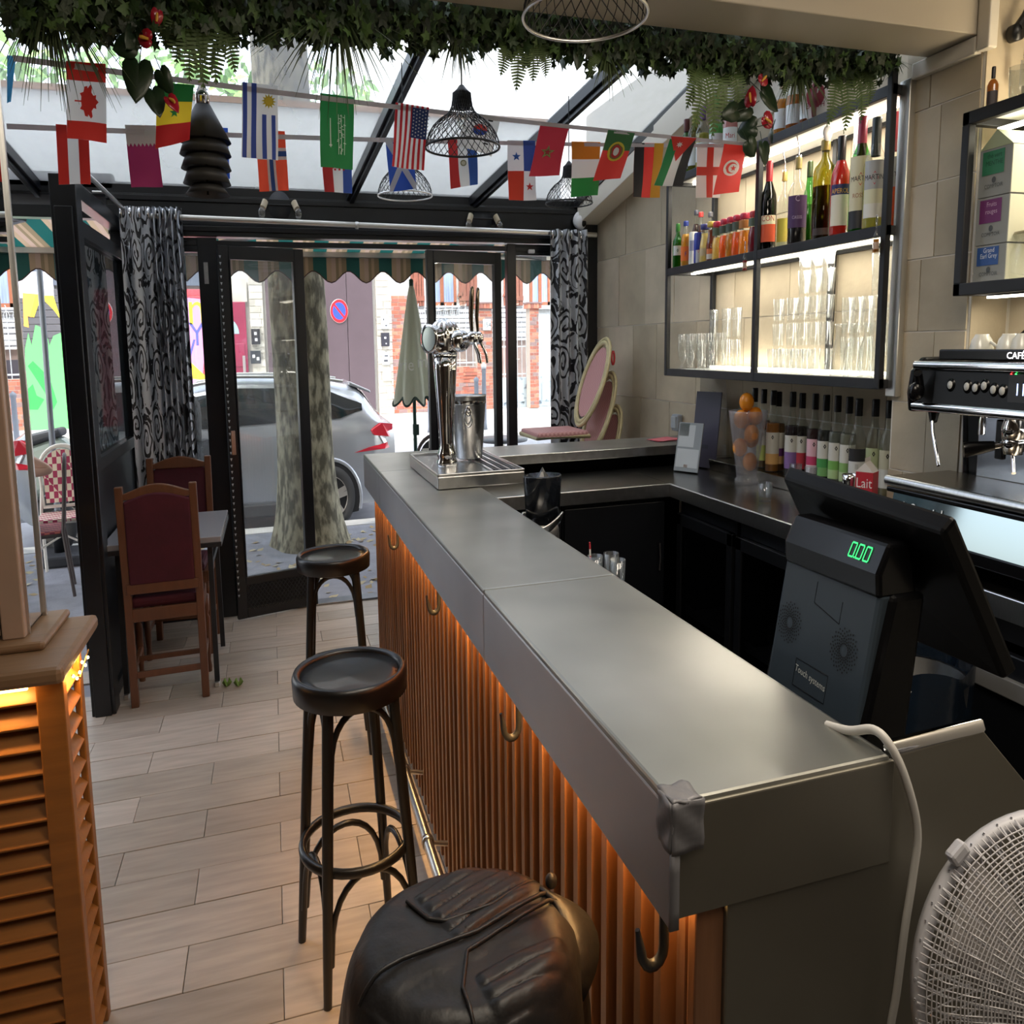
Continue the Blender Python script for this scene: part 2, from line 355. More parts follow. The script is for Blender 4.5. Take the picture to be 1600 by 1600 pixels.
def door_leaf(name, a, b, z0, z1, stile=.06, kick=.0, mesh=False, heart=False):
    """glazed leaf from a to b (plan points)"""
    A = Vector((*a, 0)); B = Vector((*b, 0)); L = (B-A).length; ang = math.atan2(B.y-A.y, B.x-A.x)
    M = Matrix.Translation(A) @ Matrix.Rotation(ang, 4, 'Z'); t = .045
    m = MB()
    m.box(0, stile, -t/2, t/2, z0, z1, 0, M).box(L-stile, L, -t/2, t/2, z0, z1, 0, M)
    m.box(stile, L-stile, -t/2, t/2, z1-.075, z1, 0, M).box(stile, L-stile, -t/2, t/2, z0, z0+.06, 0, M)
    if kick: m.box(stile, L-stile, -t/2, t/2, z0+kick-.05, z0+kick, 0, M).box(stile, L-stile, -.012, .012, z0+.05, z0+kick-.05, 0, M)
    m.box(stile, stile+.012, -t/2-.008, t/2+.008, z0+kick, z1-.07, 0, M).box(L-stile-.012, L-stile, -t/2-.008, t/2+.008, z0+kick, z1-.07, 0, M)
    o = struct(m.build(name, BLACKFRAME, bevel=.003))
    MB().box(stile, L-stile, -.004, .004, z0+kick, z1-.07, 0, M).build('pane', PANE, o)
    if mesh:
        w = MB(); n = 16
        for i in range(-6, n):
            for s in (1, -1):
                x0 = stile+(L-2*stile)*i/n; pts = []
                for j in range(7):
                    x = x0+s*(kick-.1)*j/6*.9+(0 if s > 0 else (L-2*stile)*.35); z = z0+.05+(kick-.1)*j/6
                    if stile < x < L-stile: pts.append(M @ Vector((x, -t/2-.002, z)))
                if len(pts) > 1: w.tube(pts, .003, 4, cap=False)
        stuff(w.build('kick_mesh', BLACKSTEEL, o))
    return o, M, L
d1, Md, Ld = door_leaf('door_1', (-.352, 6.27), (.275, 6.44), .012, 2.185, .075, .25, True)
ch = MB()      # perforated chain strip on the inner edge of the leaf
for i in range(54): ch.add([Md @ Vector((.012+dx, -.034, 2.12-.037*i+dz)) for dx, dz in ((-.008, .008), (.008, .008), (0, -.009))], [(0, 2, 1)])
stuff(ch.build('edge_strip', mat('strip_white', srgb('b9bec4'), .5), d1))
MB().box(.02, .05, -.04, -.02, 1.0, 1.14, 0, Md).build('lock_plate', STEEL, d1)
door_leaf('door_2', (1.25, 6.33), (1.92, 6.45), .012, 2.185, .055)
# fixed lights left and right of the doors
fx = MB().box(-1.05, -.52, 6.42, 6.47, 0, .35).box(-.50, -.36, 6.40, 6.48, 0, 2.24).box(-1.05, -.40, 6.42, 6.47, 2.16, 2.24).box(-1.05, -.5, 6.42, 6.48, .33, .38)
w3 = struct(fx.build('window_3', BLACKFRAME, bevel=.003)); MB().box(-1.03, -.5, 6.444, 6.45, .38, 2.17).build('pane', PANE, w3)
fx = MB().box(1.97, 2.05, 6.40, 6.48, 0, 2.24).box(2.05, 2.66, 6.42, 6.47, 2.17, 2.24).box(2.05, 2.66, 6.42, 6.47, 0, .4)
w4 = struct(fx.build('window_4', BLACKFRAME, bevel=.003)); MB().box(2.05, 2.65, 6.444, 6.45, .4, 2.17).build('pane', PANE, w4)
MB().box(-.46, -.43, 6.385, 6.40, 1.98, 2.1).build('lock_plate', STEEL, w3)
# ================================================================ the street
random.seed(11)
ASPH = mat('terrace_asphalt', srgb('8b8b90'), .9, 0, .12, 9, .3, 60)
ROAD = mat('road_asphalt', srgb('9a9a9e'), .9, 0, .08, 6)
PAVE = mat('far_pavement', srgb('c9c6c0'), .9, 0, .06, 4)
KERB = mat('kerb_stone', srgb('b5b3ae'), .85, 0, .1, 6)
struct(MB().box(-14, 14, 6.5, 9.45, -.25, -.03).box(-14, -1.12, 4.92, 6.6, -.2, -.008).build('ground', ASPH))
struct(MB().box(-14, 14, 9.45, 9.75, -.25, -.025).build('kerb', KERB))
struct(MB().add([(-30, 9.75, -.12), (30, 9.75, -.12), (30, 16.5, .02), (-30, 16.5, .02)], [(0, 1, 2, 3)]).build('road', ROAD))
struct(MB().add([(-30, 16.5, .02), (30, 16.5, .02), (30, 16.5, .12), (-30, 16.5, .12), (30, 21.5, .26), (-30, 21.5, .26)], [(0, 1, 2, 3), (3, 2, 4, 5)]).build('pavement', PAVE))
BY = 21.0
WSTONE = mat('pale_stone', srgb('b9b5aa'), .85, 0, .16, 3, .2, 12)
RENDER = mat('house_plaster', srgb('c9cbcc'), .9, 0, .07, 5, .3, 30)
UPPER = mat('upper_wall_plaster', srgb('c4c4c0'), .9, 0, .06, 1.5, .2, 14)
def oy(px, py, d=0): return on(px, py, 'y', BY-d)
def rect(x0, y0, x1, y1, d=0):
    a = oy(x0, y0, d); b = oy(x1, y1, d); return min(a.x, b.x), max(a.x, b.x), min(a.z, b.z), max(a.z, b.z)
struct(MB().box(-16, 3.0, BY+.08, BY+.4, 0, 5.2).build('wall_street', UPPER))
struct(MB().box(2.4, 22, BY+4.5, BY+5, 0, 15).build('wall_house', RENDER))
# roller shutter with painted letters
ORA, YEL, GRN, DGRN, BLU, PNK, RED, GRY, LIL = (flatc(c, .6) for c in ('e8a24a', 'e8cf3c', '5fd06a', '2f8f4a', '5b62c4', 'e79ad0', 'd9505a', '47474b', 'c9c6da'))
sh = thing('roller_shutter', 'graffiti-painted roller shutter with green, pink and yellow shapes across the street', 'shutter', (0, BY-.05, 0))
sx0, sx1 = oy(20, 500).x-2.0, oy(318, 500).x
shm = [mat('shutter_grey', srgb('55555a'), .6, .1), flatc('d9505a', .6)]
z = .25; k = 0
while z < 2.72:
    m = MB(); xs = [sx0, oy(150, 500).x, sx1]
    for (a, b), mi in zip(zip(xs, xs[1:]), (0, 1)): m.box(a, b, -.03, .0, z, z+.118, mi)
    m.build('slat', shm, sh, bevel=.006, seg=1); z += .125; k += 1
fr = frame((0, -.034, 0), (1, 0, 0), (0, 0, 1))
def blob(pts, mi, mb, off=0): MB().flat([(oy(x, y, .05).x, oy(x, y, .05).z) for x, y in pts], fr, off).build('paint_patch', gm[mi], sh)
def letters(t, c, size, mi): MB().text(t, fr, c, size, .006).build('painted_letters', gm[mi], sh)
g = MB(); gm = [ORA, YEL, GRN, DGRN, BLU, PNK, GRY, LIL]
blob([(36, 458), (62, 460), (58, 478), (50, 496), (44, 494), (46, 512), (38, 510)], 0, g, .002)
blob([(56, 462), (84, 462), (88, 475), (96, 500), (84, 484), (70, 470), (60, 478), (54, 496), (48, 494)], 1, g, .003)
blob([(40, 545), (45, 520), (50, 540), (56, 508), (66, 512), (68, 530), (72, 514), (78, 540), (84, 525), (96, 520), (110, 600), (110, 700), (40, 690)], 2, g, .004)
blob([(44, 572), (52, 564), (78, 590), (90, 628), (84, 640), (70, 612), (56, 590)], 3, g, .005)
blob([(40, 612), (52, 600), (58, 618), (70, 624), (60, 640), (42, 640)], 3, g, .005)
blob([(262, 462), (318, 468), (322, 520), (316, 600), (268, 604)], 5, g, .002)
blob([(276, 556), (292, 560), (322, 588), (318, 594), (274, 588)], 1, g, .004)
blob([(262, 500), (268, 600), (262, 620), (250, 560)], 7, g, .003)
letters('on', (oy(291, 500, .05).x, oy(291, 507, .05).z), .92, 1)
letters('DY', (oy(293, 530, .05).x, oy(293, 540, .05).z), .62, 4)
letters('V', (oy(296, 550, .05).x, oy(296, 562, .05).z), .55, 4)
x0, x1, z0, z1 = rect(150, 400, 318, 445); struct(MB().box(-14, x1, BY-.06, BY, z0-.02, z0+.25).build('lintel', mat('slate_lintel', srgb('5b6472'), .7)))
struct(MB().box(-14, oy(84, 440).x, BY-.08, BY, oy(60, 466).z, oy(60, 425).z).build('lintel_pale', flatc('c9c9d6', .7)))
# red door
dm = mat('crimson_door_paint', srgb('8d2b49'), .45, 0, .08, 3)
x0, x1, z0, z1 = rect(322, 486, 390, 602)
d = thing('street_door', 'crimson house door with a fan light across the street', 'door', ((x0+x1)/2, BY-.06, .2)); w = (x1-x0)/2; hh = z1-.2
z1 = oy(355, 472).z; hh = z1-.2
MB().box(-w, w, -.05, .05, 0, hh).build('leaf', dm, d, bevel=.01)
m = MB()
for sx in (-1, 1):
    for a, b in ((.12, .42), (.47, .66)): m.box(sx*w*.5-w*.36, sx*w*.5+w*.36, -.075, -.05, hh*a, hh*b)
m.build('panel', dm, d, bevel=.012)
MB().prism([(.0, hh*.74)]+[(w*.62*math.cos(t*PI/12), hh*.74+.30*math.sin(t*PI/12)) for t in range(13)], -.06, -.045, 'xz').build('fan_light', mat('sky_glass', srgb('9fb4bd'), .15), d)
MB().box(w*.72, w*.86, -.09, -.05, hh*.36, hh*.56).build('handle', ALU, d)
struct(MB().box(x0-.05, x1+.05, BY-.05, BY, z1, oy(355, 436).z).build('lintel_stone', WSTONE))
# white stone piers, blocks standing proud
def masonry(name, x0, x1, z0, z1, bw, bh, m, mj, y=BY, dep=.03, parent=None):
    o = struct(MB().box(x0, x1, y-.02, y+.3, z0, z1).build(name, mj)) if not parent else parent
    b = MB(); z = z0; r = 0
    while z < z1-.02:
        h2 = min(bh*random.uniform(.85, 1.15), z1-z); x = x0-(bw/2 if r % 2 else 0)
        while x < x1-.01:
            w2 = bw*random.uniform(.8, 1.2); a = max(x, x0); c = min(x+w2, x1)
            if c-a > .02: b.box(a+.006, c-.006, y-.02-dep*random.uniform(.4, 1), y-.01, z+.006, z+h2-.006, random.randrange(len(m)))
            x += w2
        z += h2; r += 1
    stuff(b.build('stones', m, o)); return o
WST = [mat('pale_stone_block', srgb(c), .85, 0, .12, 6) for c in ('c2beb2', 'aeaaa0', 'd0ccc2')]
masonry('wall_pier', oy(391, 500).x, oy(412, 500).x, .25, 3.2, .34, .13, WST, GROUT)
masonry('wall_pier', oy(588, 500).x, oy(612, 500).x, .25, 3.2, .30, .14, WST, GROUT)
# garage door
x0, x1, z0, z1 = rect(412, 420, 588, 652)
BRN = mat('brown_garage_paint', srgb('594c52'), .5, .1, .05, 3)
gd = thing('garage_door', 'plain dark brown garage door with a no parking sign across the street', 'garage door', ((x0+x1)/2, BY-.03, .25)); w = (x1-x0)/2
for i in range(4): MB().box(-w+i*w/2+.006, -w+(i+1)*w/2-.006, -.05, .05, 0, 3.0).build('panel', BRN, gd, bevel=.006)
sg = thing('no_parking_sign', 'round blue and red no parking sign on the brown garage door', 'sign', oy(530, 486, .10))
fs = frame((0, 0, 0), (1, 0, 0), (0, 0, 1)); m = MB().lathe([(0, 0), (.20, 0), (.20, .012), (0, .012)], 28, M=Mx(rx=PI/2))
r_ = .235
m = MB(); m.lathe([(0, -.012), (r_, -.012), (r_, 0), (0, 0)], 28, M=Mx(rx=PI/2)); m.disc(fs, (0, 0), r_*.97, 28, .014, 1); m.disc(fs, (0, 0), r_*.72, 28, .016, 2)
c, s_ = math.cos(R(135)), math.sin(R(135)); m.flat([(c*a-s_*b, s_*a+c*b) for a, b in ((-.2, -.022), (.2, -.022), (.2, .022), (-.2, .022))], fs, .018, 1)
m.build('plate', [ALU, flatc('d2202c'), flatc('3350b4')], sg)
def plate(name, label, cat, box, col, dep=.04, lines=(), lc='44464c', d=.06):
    x0, x1, z0, z1 = rect(*box, d); o = thing(name, label, cat, ((x0+x1)/2, BY-d, (z0+z1)/2)); a, b = (x1-x0)/2, (z1-z0)/2
    MB().box(-a, a, -dep, .03, -b, b).build('body', flatc(col, .5), o, bevel=.006)
    if lines:
        q = MB(); f2 = frame((0, -dep-.001, 0), (1, 0, 0), (0, 0, 1))
        for (u0, v0, u1, v1) in lines: q.flat([(a*u0, b*v0), (a*u1, b*v0), (a*u1, b*v1), (a*u0, b*v1)], f2, .002)
        q.build('print', flatc(lc), o)
plate('wall_plaque', 'white enamel plaque topmost on the stone pier beside the umbrella', 'plaque', (595, 492, 608, 514), 'd4dde0', .02, ((-.5, .2, -.2, .5), (0, -.6, .5, -.4)))
plate('letter_box', 'black metal letter box on the stone pier, below the white plaque', 'letter box', (595, 520, 608, 541), '30303a', .10, ((-.3, .1, .2, .4), (0, -.7, .3, -.5)), 'c9c9cc')
plate('wall_plaque', 'pale poster plate below the black letter box on the stone pier', 'plaque', (597, 550, 609, 570), 'cdd6da', .02, ((-.6, -.5, .5, -.2), (-.4, .3, .6, .5)))
plate('wall_plaque', 'cream notice plate, lowest one on the stone pier', 'plaque', (598, 575, 612, 595), 'd8d4c6', .02, ((-.4, -.4, .4, .3),), 'b3ae9c')
plate('letter_box', 'tilted black letter box on the stone pier left of the garage', 'letter box', (392, 514, 407, 538), '26262c', .10, ((-.3, .2, .3, .6), (-.2, -.6, .4, -.2)), 'b9b9bd')
plate('letter_box', 'dark letter box hung below the tilted one left of the garage', 'letter box', (391, 548, 408, 568), '2b3038', .10, ((-.6, -.1, -.1, .4), (.2, -.5, .7, 0)), 'cfd2d6')
# brick garden wall, pillars, railings, gate of the house on the right
BRK = [mat('brick_'+c, srgb(c), .85, 0, .1, 8) for c in ('b5705a', 'a9614c', 'c27f66', '9a5e50', '8d7370')]
MORT = mat('mortar', srgb('b9aca0'), .9)
def pil(name, px0, px1, ptop, cap=True, y=BY, zb=.25):
    x0 = on(px0, 600, 'y', y).x; x1 = on(px1, 600, 'y', y).x; zt = on(px0, ptop, 'y', y).z
    o = masonry(name, x0, x1, zb, zt, .21, .072, BRK, MORT, y, .014)
    if cap:
        q = MB(); n = max(3, int((x1-x0+.14)/.075))
        for i in range(n): q.box(x0-.07+i*(x1-x0+.14)/n+.004, x0-.07+(i+1)*(x1-x0+.14)/n-.004, y-.10, y+.3, zt, zt+.10, random.randrange(4))
        q.box(x0-.09, x1+.09, y-.12, y+.32, zt+.10, zt+.13, 4); stuff(q.build('coping', BRK+[], o))
    return o
pil('wall_brick', 612, 640, 462, False); pil('wall_brick', 640, 745, 575, False)
pil('wall_pillar', 746, 770, 482); pil('wall_pillar', 828, 842, 482, True, BY-.3)
pil('wall_pillar', 724, 746, 575, False)
nb = thing('house_number_plate', 'small white number plate 154 on the brick pillar', 'number plate', oy(761, 507, .09))
m = MB().box(-.11, .11, -.012, .04, -.115, .115); m.text('154', frame((0, -.014, 0), (1, 0, 0), (0, 0, 1)), (0, -.06), .15, .002, 1); m.build('plate', [flatc('d9e2e2'), flatc('3d4450')], nb)
RAIL = mat('white_rail_paint', srgb('c4c9cd'), .5)
def railing(name, label, pxa, pxb, ztop, zbot, n, y=BY+.1):
    x0, x1 = on(pxa, 600, 'y', y).x, on(pxb, 600, 'y', y).x; o = thing(name, label, 'railing', ((x0+x1)/2, y, zbot)); hw = (x1-x0)/2; h = ztop-zbot
    for zz in (.1, h*.55, h-.28): MB().box(-hw, hw, -.012, .012, zz-.014, zz+.014).build('rail', RAIL, o)
    for i in range(n):
        x = -hw+2*hw*(i+.5)/n; MB().tube([(x, 0, 0), (x, 0, h-.05), (x+.02, 0, h)], .009, 5).build('baluster', RAIL, o)
        q = MB()
        for s in (1, -1): q.tube([(x+s*(.012+.05*math.sin(t*.6)), 0, h-.28+.035*t) for t in range(6)], .006, 4)
        q.build('scroll', RAIL, o)
zt = oy(700, 474).z
railing('garden_railing', 'white wrought-iron railing with scrolls on the brick garden wall', 640, 745, zt, oy(700, 575).z, 10)
railing('gate_railing', 'white spear railing above the peeling gate, right of pillar 154', 771, 826, oy(800, 500).z, oy(800, 592).z, 8)
railing('garden_railing', 'white railing seen between the last brick pillar and the curtain', 842, 875, oy(850, 500).z, oy(850, 592).z, 4)
x0, x1 = oy(772, 600).x, oy(826, 600).x; gt = thing('garden_gate', 'pale blue peeling metal gate right of the brick pillar 154', 'gate', ((x0+x1)/2, BY+.1, .25)); w = (x1-x0)/2; h = oy(800, 590).z-.25
PEEL = mat('peeling_paint', srgb('aebac2'), .7, 0, 0, 5, .1, 20, (1, 1, 1), srgb('5d6872'), contrast=(.36, .44))
MB().box(-w, w, -.03, .03, 0, h).build('leaf', PEEL, gt, bevel=.01); MB().box(-w*.8, w*.8, -.05, -.03, h*.18, h*.78).build('panel', PEEL, gt, bevel=.012)
x0, x1 = oy(842, 600).x, oy(880, 600).x; gt = thing('garden_gate', 'pale gate leaf with peeling paint next to the curtain on the right', 'gate', ((x0+x1)/2, BY+.1, .25)); w = (x1-x0)/2
MB().box(-w, w, -.03, .03, 0, h).build('leaf', PEEL, gt, bevel=.01); MB().box(-w*.7, w*.7, -.05, -.03, h*.18, h*.78).build('panel', PEEL, gt, bevel=.012)
# house behind: shutters and windows
HY = BY+4.5
WOODS = mat('shutter_wood', srgb('8a5240'), .6, 0, .15, 6, .1, 20, (1, 1, 6)); WFR = mat('window_frame_wood', srgb('9a5a3c'), .5)
def hx(px): return on(px, 450, 'y', HY).x
def hz(py): return on(700, py, 'y', HY).z
def house_window(label, pa, pb, z0, z1):
    x0, x1 = hx(pa), hx(pb); o = thing('house_window', label, 'window', ((x0+x1)/2, HY-.03, z0)); w = (x1-x0)/2; h = z1-z0
    MB().box(-w, -w+.09, -.06, .03, 0, h).box(w-.09, w, -.06, .03, 0, h).box(-.06, .06, -.06, .03, 0, h).box(-w, w, -.06, .03, 0, .09).box(-w, w, -.06, .03, h-.09, h).build('frame', WFR, o)
    for s in (-1, 1): MB().box(min(s*.06, s*(w-.09)), max(s*.06, s*(w-.09)), -.03, -.02, .09, h-.09).build('pane', mat('net_curtain', srgb('8fa0c0'), .2, 0, .3, 3, 0, None, (8, 1, .3)), o)
    MB().box(-w-.1, w+.1, -.16, .03, -.1, 0).build('sill', RENDER, o)
def house_shutter(label, pa, pb, z0, z1):
    x0, x1 = hx(pa), hx(pb); o = thing('window_shutter', label, 'shutter', ((x0+x1)/2, HY-.06, z0)); w = (x1-x0)/2; h = z1-z0
    for i in range(5): MB().box(-w+2*w*i/5+.008, -w+2*w*(i+1)/5-.008, -.03, .03, 0, h).build('plank', WOODS, o)
    for zz in (.12, h-.3): MB().box(-w, w, -.06, -.03, zz, zz+.12).build('batten', WOODS, o)
    MB().bar((-w, -.045, .2), (w, -.045, h-.3), .03, .12).build('brace', WOODS, o)
zb, zt = hz(478), hz(432)+1.2
house_window('wooden house window with net curtains between two brown shutters, behind the umbrella', 667, 712, zb, zt)
house_window('right-hand house window, seen beside the patterned curtain', 827, 858, zb, zt)
house_shutter('left brown board shutter of the house window behind the umbrella', 641, 662, zb, zt)
house_shutter('brown board shutter right of the house window, behind the glazed door', 716, 745, zb, zt)
house_shutter('brown board shutter of the right-hand house window, behind the glazed door', 786, 816, zb, zt)
rfb = thing('porch_roof', 'grey shingled porch roof behind the white garden railing', 'roof', (oy(730, 500).x, BY+2.2, 0))
m = MB()
for r in range(7):
    for i in range(26): m.box(-2.6+i*.2+.01+(r % 2)*.1, -2.6+(i+1)*.2-.01+(r % 2)*.1, -.6+r*.22, -.36+r*.22, 1.75+r*.12, 1.78+r*.12, 0, None)
stuff(m.build('shingles', mat('roof_shingle', srgb('77777a'), .8, 0, .15, 6), rfb)); MB().box(-2.6, 2.6, -.35, 1.1, .26, 1.7).build('porch_wall', mat('porch_plaster', srgb('a58f86'), .9, 0, .2, 2), rfb)
for i in range(3): MB().box(-1.9+i*1.4, -1.3+i*1.4, -.40, -.35, .5, 1.5).build('window', mat('porch_window', srgb('4a4650'), .3), rfb)
for k, (px, pt, lab, hs_) in enumerate(((745, 588, 'grey street bollard left of the tall white-capped one', 0), (757, 568, 'tall grey bollard with a white cap before the gate', 1), (672, 590, 'grey pavement bollard beside the beer tap', 0))):
    p = on(px, 652, 'z', .05); q = on(px, 652, 'y', 17.2); b = thing('bollard', lab, 'bollard', (q.x, 17.2, .14)); h = on(px, pt, 'y', 17.2).z-.14
    MB().lathe([(0, 0), (.07, 0), (.055, .1), (.05, h-.1), (.06, h-.08), (.06, h-.04), (0, h)], 12).build('post', mat('bollard_paint', srgb('6d7480'), .5), b)
    if hs_: MB().lathe([(0, h), (.062, h-.09), (.062, h-.02), (0, h+.02)], 12).build('cap', WHITEP, b)
# greenery above the opposite wall
hd = MB(); LEAFG = [mat('street_leaf_'+c, srgb(c), .6) for c in ('6f9a48', '8db85a', '54793a')]
for i in range(2600):
    p = Vector((random.uniform(-12, 3), BY+random.uniform(.6, 2.5), random.uniform(4.6, 7.2))); s_ = random.uniform(.12, .26); a = Vector((random.gauss(0, 1), random.gauss(0, 1), random.gauss(0, 1))).normalized(); b = a.orthogonal().normalized()
    hd.add([p-a*s_, p+b*s_*.5, p+a*s_, p-b*s_*.5], [(0, 1, 2, 3)], random.randrange(3))
o = stuff(hd.build('hedge', LEAFG, at=(0, 0, 0))); tag(o, 'leafy green treetops above the opposite street wall', 'hedge')

# ---------------------------------------------------------------- awning over the terrace
ST = [mat('awning_'+n, srgb(c), .8) for n, c in (('teal', '1f5a55'), ('tan', 'b39a80'), ('rose', 'bba090'), ('olive', '8d7c62'))]
aw = thing('awning', 'striped green and tan awning with a scalloped valance over the terrace', 'awning', (0, 6.6, 2.5))
seq = []; x = -6.0; per = .34
while x < 6.5:
    for w_, mi in ((.135, 0), (.05, 1), (.045, 2), (.03, 3), (.03, 1), (.05, 3)): seq.append((x, x+w_, mi)); x += w_
VY, VZ = 8.35, 2.33
cl = MB()
for a, b, mi in seq: cl.add([(a, 0.0, .03), (b, 0, .03), (b, VY-6.6, VZ-2.5), (a, VY-6.6, VZ-2.5)], [(0, 1, 2, 3)], mi)
cl.build('cloth', [paper('awning_cloth_'+str(i), srgb(c), .5, .8) for i, c in enumerate(('1f5a55', 'b39a80', 'bba090', '8d7c62'))], aw)
va = MB(); per2 = .36
def scal(x): return -.175-.045*math.cos(2*PI*(x+.08)/per2)
for a, b, mi in seq:
    n = max(2, int((b-a)/.02))
    for i in range(n):
        u, v = a+(b-a)*i/n, a+(b-a)*(i+1)/n; va.add([(u, 0, 0), (v, 0, 0), (v, .0, scal(v)), (u, 0, scal(u))], [(0, 1, 2, 3)], mi)
va.build('valance', ST, aw, at=(0, VY-6.6, VZ-2.5), solid=.004)
MB().tube([(-6+i*.04, 0, scal(-6+i*.04)) for i in range(312)], .006, 4).build('hem', flatc('4a2a26'), aw, at=(0, VY-6.6, VZ-2.5))
MB().box(-6, 6.5, -.05, .05, -.03, .03).build('front_bar', ALU, aw, at=(0, VY-6.62, VZ-2.5))
AGREY = mat('awning_arm_paint', srgb('8e9096'), .5, .3)
for xa, xb in ((-.95, .35), (2.9, 1.05), (-3.2, -1.9)): MB().bar((xa, .02, .02), (xb, .8, -.05), .05, .07).bar((xb, .8, -.05), (xa+.1, VY-6.65, VZ-2.5), .05, .07).build('arm', AGREY, aw)
MB().box(-6, 6.5, -.06, .06, -.10, .035).build('cassette', AGREY, aw)
sp = thing('shop_sign_board', 'white back of the long shop sign board with a wooden cap, above the street front', 'sign board', (0, 6.78, 2.56))
MB().box(-3.4, 2.6, -.02, .02, 0, .50).build('board', paper('sign_back', srgb('eceeee'), .65), sp); MB().box(-3.4, 2.6, -.04, .05, .50, .535).build('cap', mat('weathered_wood_cap', srgb('a6794f'), .7, 0, .2, 4, 0, None, (.3, 4, 4)), sp)

# ---------------------------------------------------------------- plane tree
BARK = mat('plane_bark', srgb('8f8870'), .9, 0, 0, 9, .5, 20, (2.2, 2.2, .8), srgb('4c4736'), detail=8, contrast=(.42, .60))
tr = thing('plane_tree', 'mottled plane tree trunk standing between the terrace and the silver car', 'tree', (.33, 8.75, -.05))
def trunk(u, v):
    a = 2*PI*u; z = v*5.2; r = .285+.14*math.exp(-z/.28)+.02*math.exp(-z/1.2); r *= 1+.05*math.sin(a*3+z*1.3)+.04*math.sin(a*5-z*2)
    return (r*math.cos(a)-.02*z, r*math.sin(a), z)
MB().grid(trunk, 36, 60, wrap=True).build('trunk', BARK, tr)
for k in range(5):
    a = k*1.26+.3; MB().tube([(-.1, 0, 5.0), (-.1+math.cos(a)*.7, math.sin(a)*.7, 5.9), (-.1+math.cos(a)*1.7, math.sin(a)*1.7, 6.8), (-.1+math.cos(a)*2.7, math.sin(a)*2.7, 7.6)], .16, 8, taper=.3).build('branch', BARK, tr)
lf = MB()
for i in range(4200):
    a = random.uniform(0, 2*PI); rr = 3.6*math.sqrt(random.random()); p = Vector((rr*math.cos(a), rr*math.sin(a)+.4, 7.6+random.gauss(0, .7))); s_ = random.uniform(.10, .18); q = Vector((random.gauss(0, 1), random.gauss(0, 1), random.gauss(0, .5))).normalized(); b = q.orthogonal().normalized()
    lf.add([p-q*s_, p+b*s_*.6, p+q*s_, p-b*s_*.6], [(0, 1, 2, 3)], random.randrange(3))
stuff(lf.build('leaves', LEAFG, tr))
dl = MB()
for i in range(260):
    p = Vector((random.uniform(-1.6, 1.8), random.uniform(6.7, 9.3), -.026)); a = random.uniform(0, 6.3); s_ = random.uniform(.03, .07); u = Vector((math.cos(a), math.sin(a), .15)); v = Vector((-math.sin(a), math.cos(a), .1))
    dl.add([p-u*s_, p+v*s_*.6, p+u*s_, p-v*s_*.6], [(0, 1, 2, 3)], random.randrange(2))
o = stuff(dl.build('fallen_leaves', [flatc('a08a62', .8), flatc('b9ab88', .8)])); tag(o, 'dry fallen leaves scattered on the terrace asphalt', 'leaves')
# ================================================================ car, people and terrace furniture
random.seed(21)
CARP = mat('silver_car_paint', srgb('aeb1b6'), .22, .55, .02, 3, coat=.6)
CARG = mat('car_glass', srgb('161a1c'), .06, 0, coat=.3); TYRE = mat('tyre_rubber', srgb('3a3a3b'), .8); RIM = mat('alloy_rim', srgb('b4aea6'), .35, .7)
car = thing('estate_car', 'silver estate car parked at the kerb behind the tree', 'car', (-.75, 10.75, -.12))
X0, X1 = -2.25, 2.25
def lerp(a, b, t): return a+(b-a)*t
def curve(pts, x):
    if x <= pts[0][0]: return pts[0][1]
    for (a, b), (c, d) in zip(pts, pts[1:]):
        if x <= c: t = (x-a)/(c-a); t = t*t*(3-2*t)*.4+t*.6; return lerp(b, d, t)
    return pts[-1][1]
def sec(x):
    hw = curve([(X0, .62), (-2.0, .80), (-1.5, .88), (1.6, .89), (2.0, .86), (X1, .74)], x)
    belt = curve([(X0, .62), (-2.0, .78), (-1.2, .93), (-.9, .97), (1.9, 1.03), (2.12, 1.0), (X1, .95)], x)
    roof = curve([(X0, .66), (-2.0, .82), (-1.2, .98), (-.95, 1.02), (-.2, 1.40), (.35, 1.475), (1.2, 1.45), (1.82, 1.35), (2.08, 1.07), (X1, .97)], x)
    rw = curve([(X0, .55), (-1.2, .70), (-.3, .60), (1.7, .58), (2.1, .66), (X1, .66)], x)
    bot = curve([(X0, .28), (-1.9, .20), (2.0, .22), (X1, .36)], x)
    h = [(-hw*.93, bot), (-hw*.985, bot+.16), (-hw, lerp(bot, belt, .5)), (-hw*.985, belt-.16), (-hw*.95, belt), (lerp(-hw*.95, -rw, .5)-.012, lerp(belt, roof-.05, .5)), (-rw, roof-.05), (-rw*.8, roof-.012), (-rw*.4, roof)]
    return h+[(-a, b) for a, b in reversed(h)]
xs = [X0+(X1-X0)*i/48 for i in range(49)]; m = MB(); P_ = [sec(x) for x in xs]; n = len(P_[0])
vs = [(x, a, b) for x, s in zip(xs, P_) for a, b in s]
m.add(vs, [(i*n+k, i*n+k+1, (i+1)*n+k+1, (i+1)*n+k) for i in range(48) for k in range(n-1)], 0, True)
m.add([vs[k] for k in range(n)], [tuple(range(n))]); m.add([vs[48*n+k] for k in range(n)], [tuple(range(n))[::-1]])
m.box(X0+.1, X1-.1, -.7, .7, .2, .3)
m.build('body', CARP, car, sub=1)
def gpt(x, t, side=-1, off=.006):
    s = sec(x); (a, b), (c, d), (e, f) = s[4], s[5], s[6]
    if t < .5: y, z = lerp(a, c, t*2), lerp(b, d, t*2)
    else: y, z = lerp(c, e, t*2-1), lerp(d, f, t*2-1)
    return (x, (y-off) if side < 0 else -(y-off), z+.002)
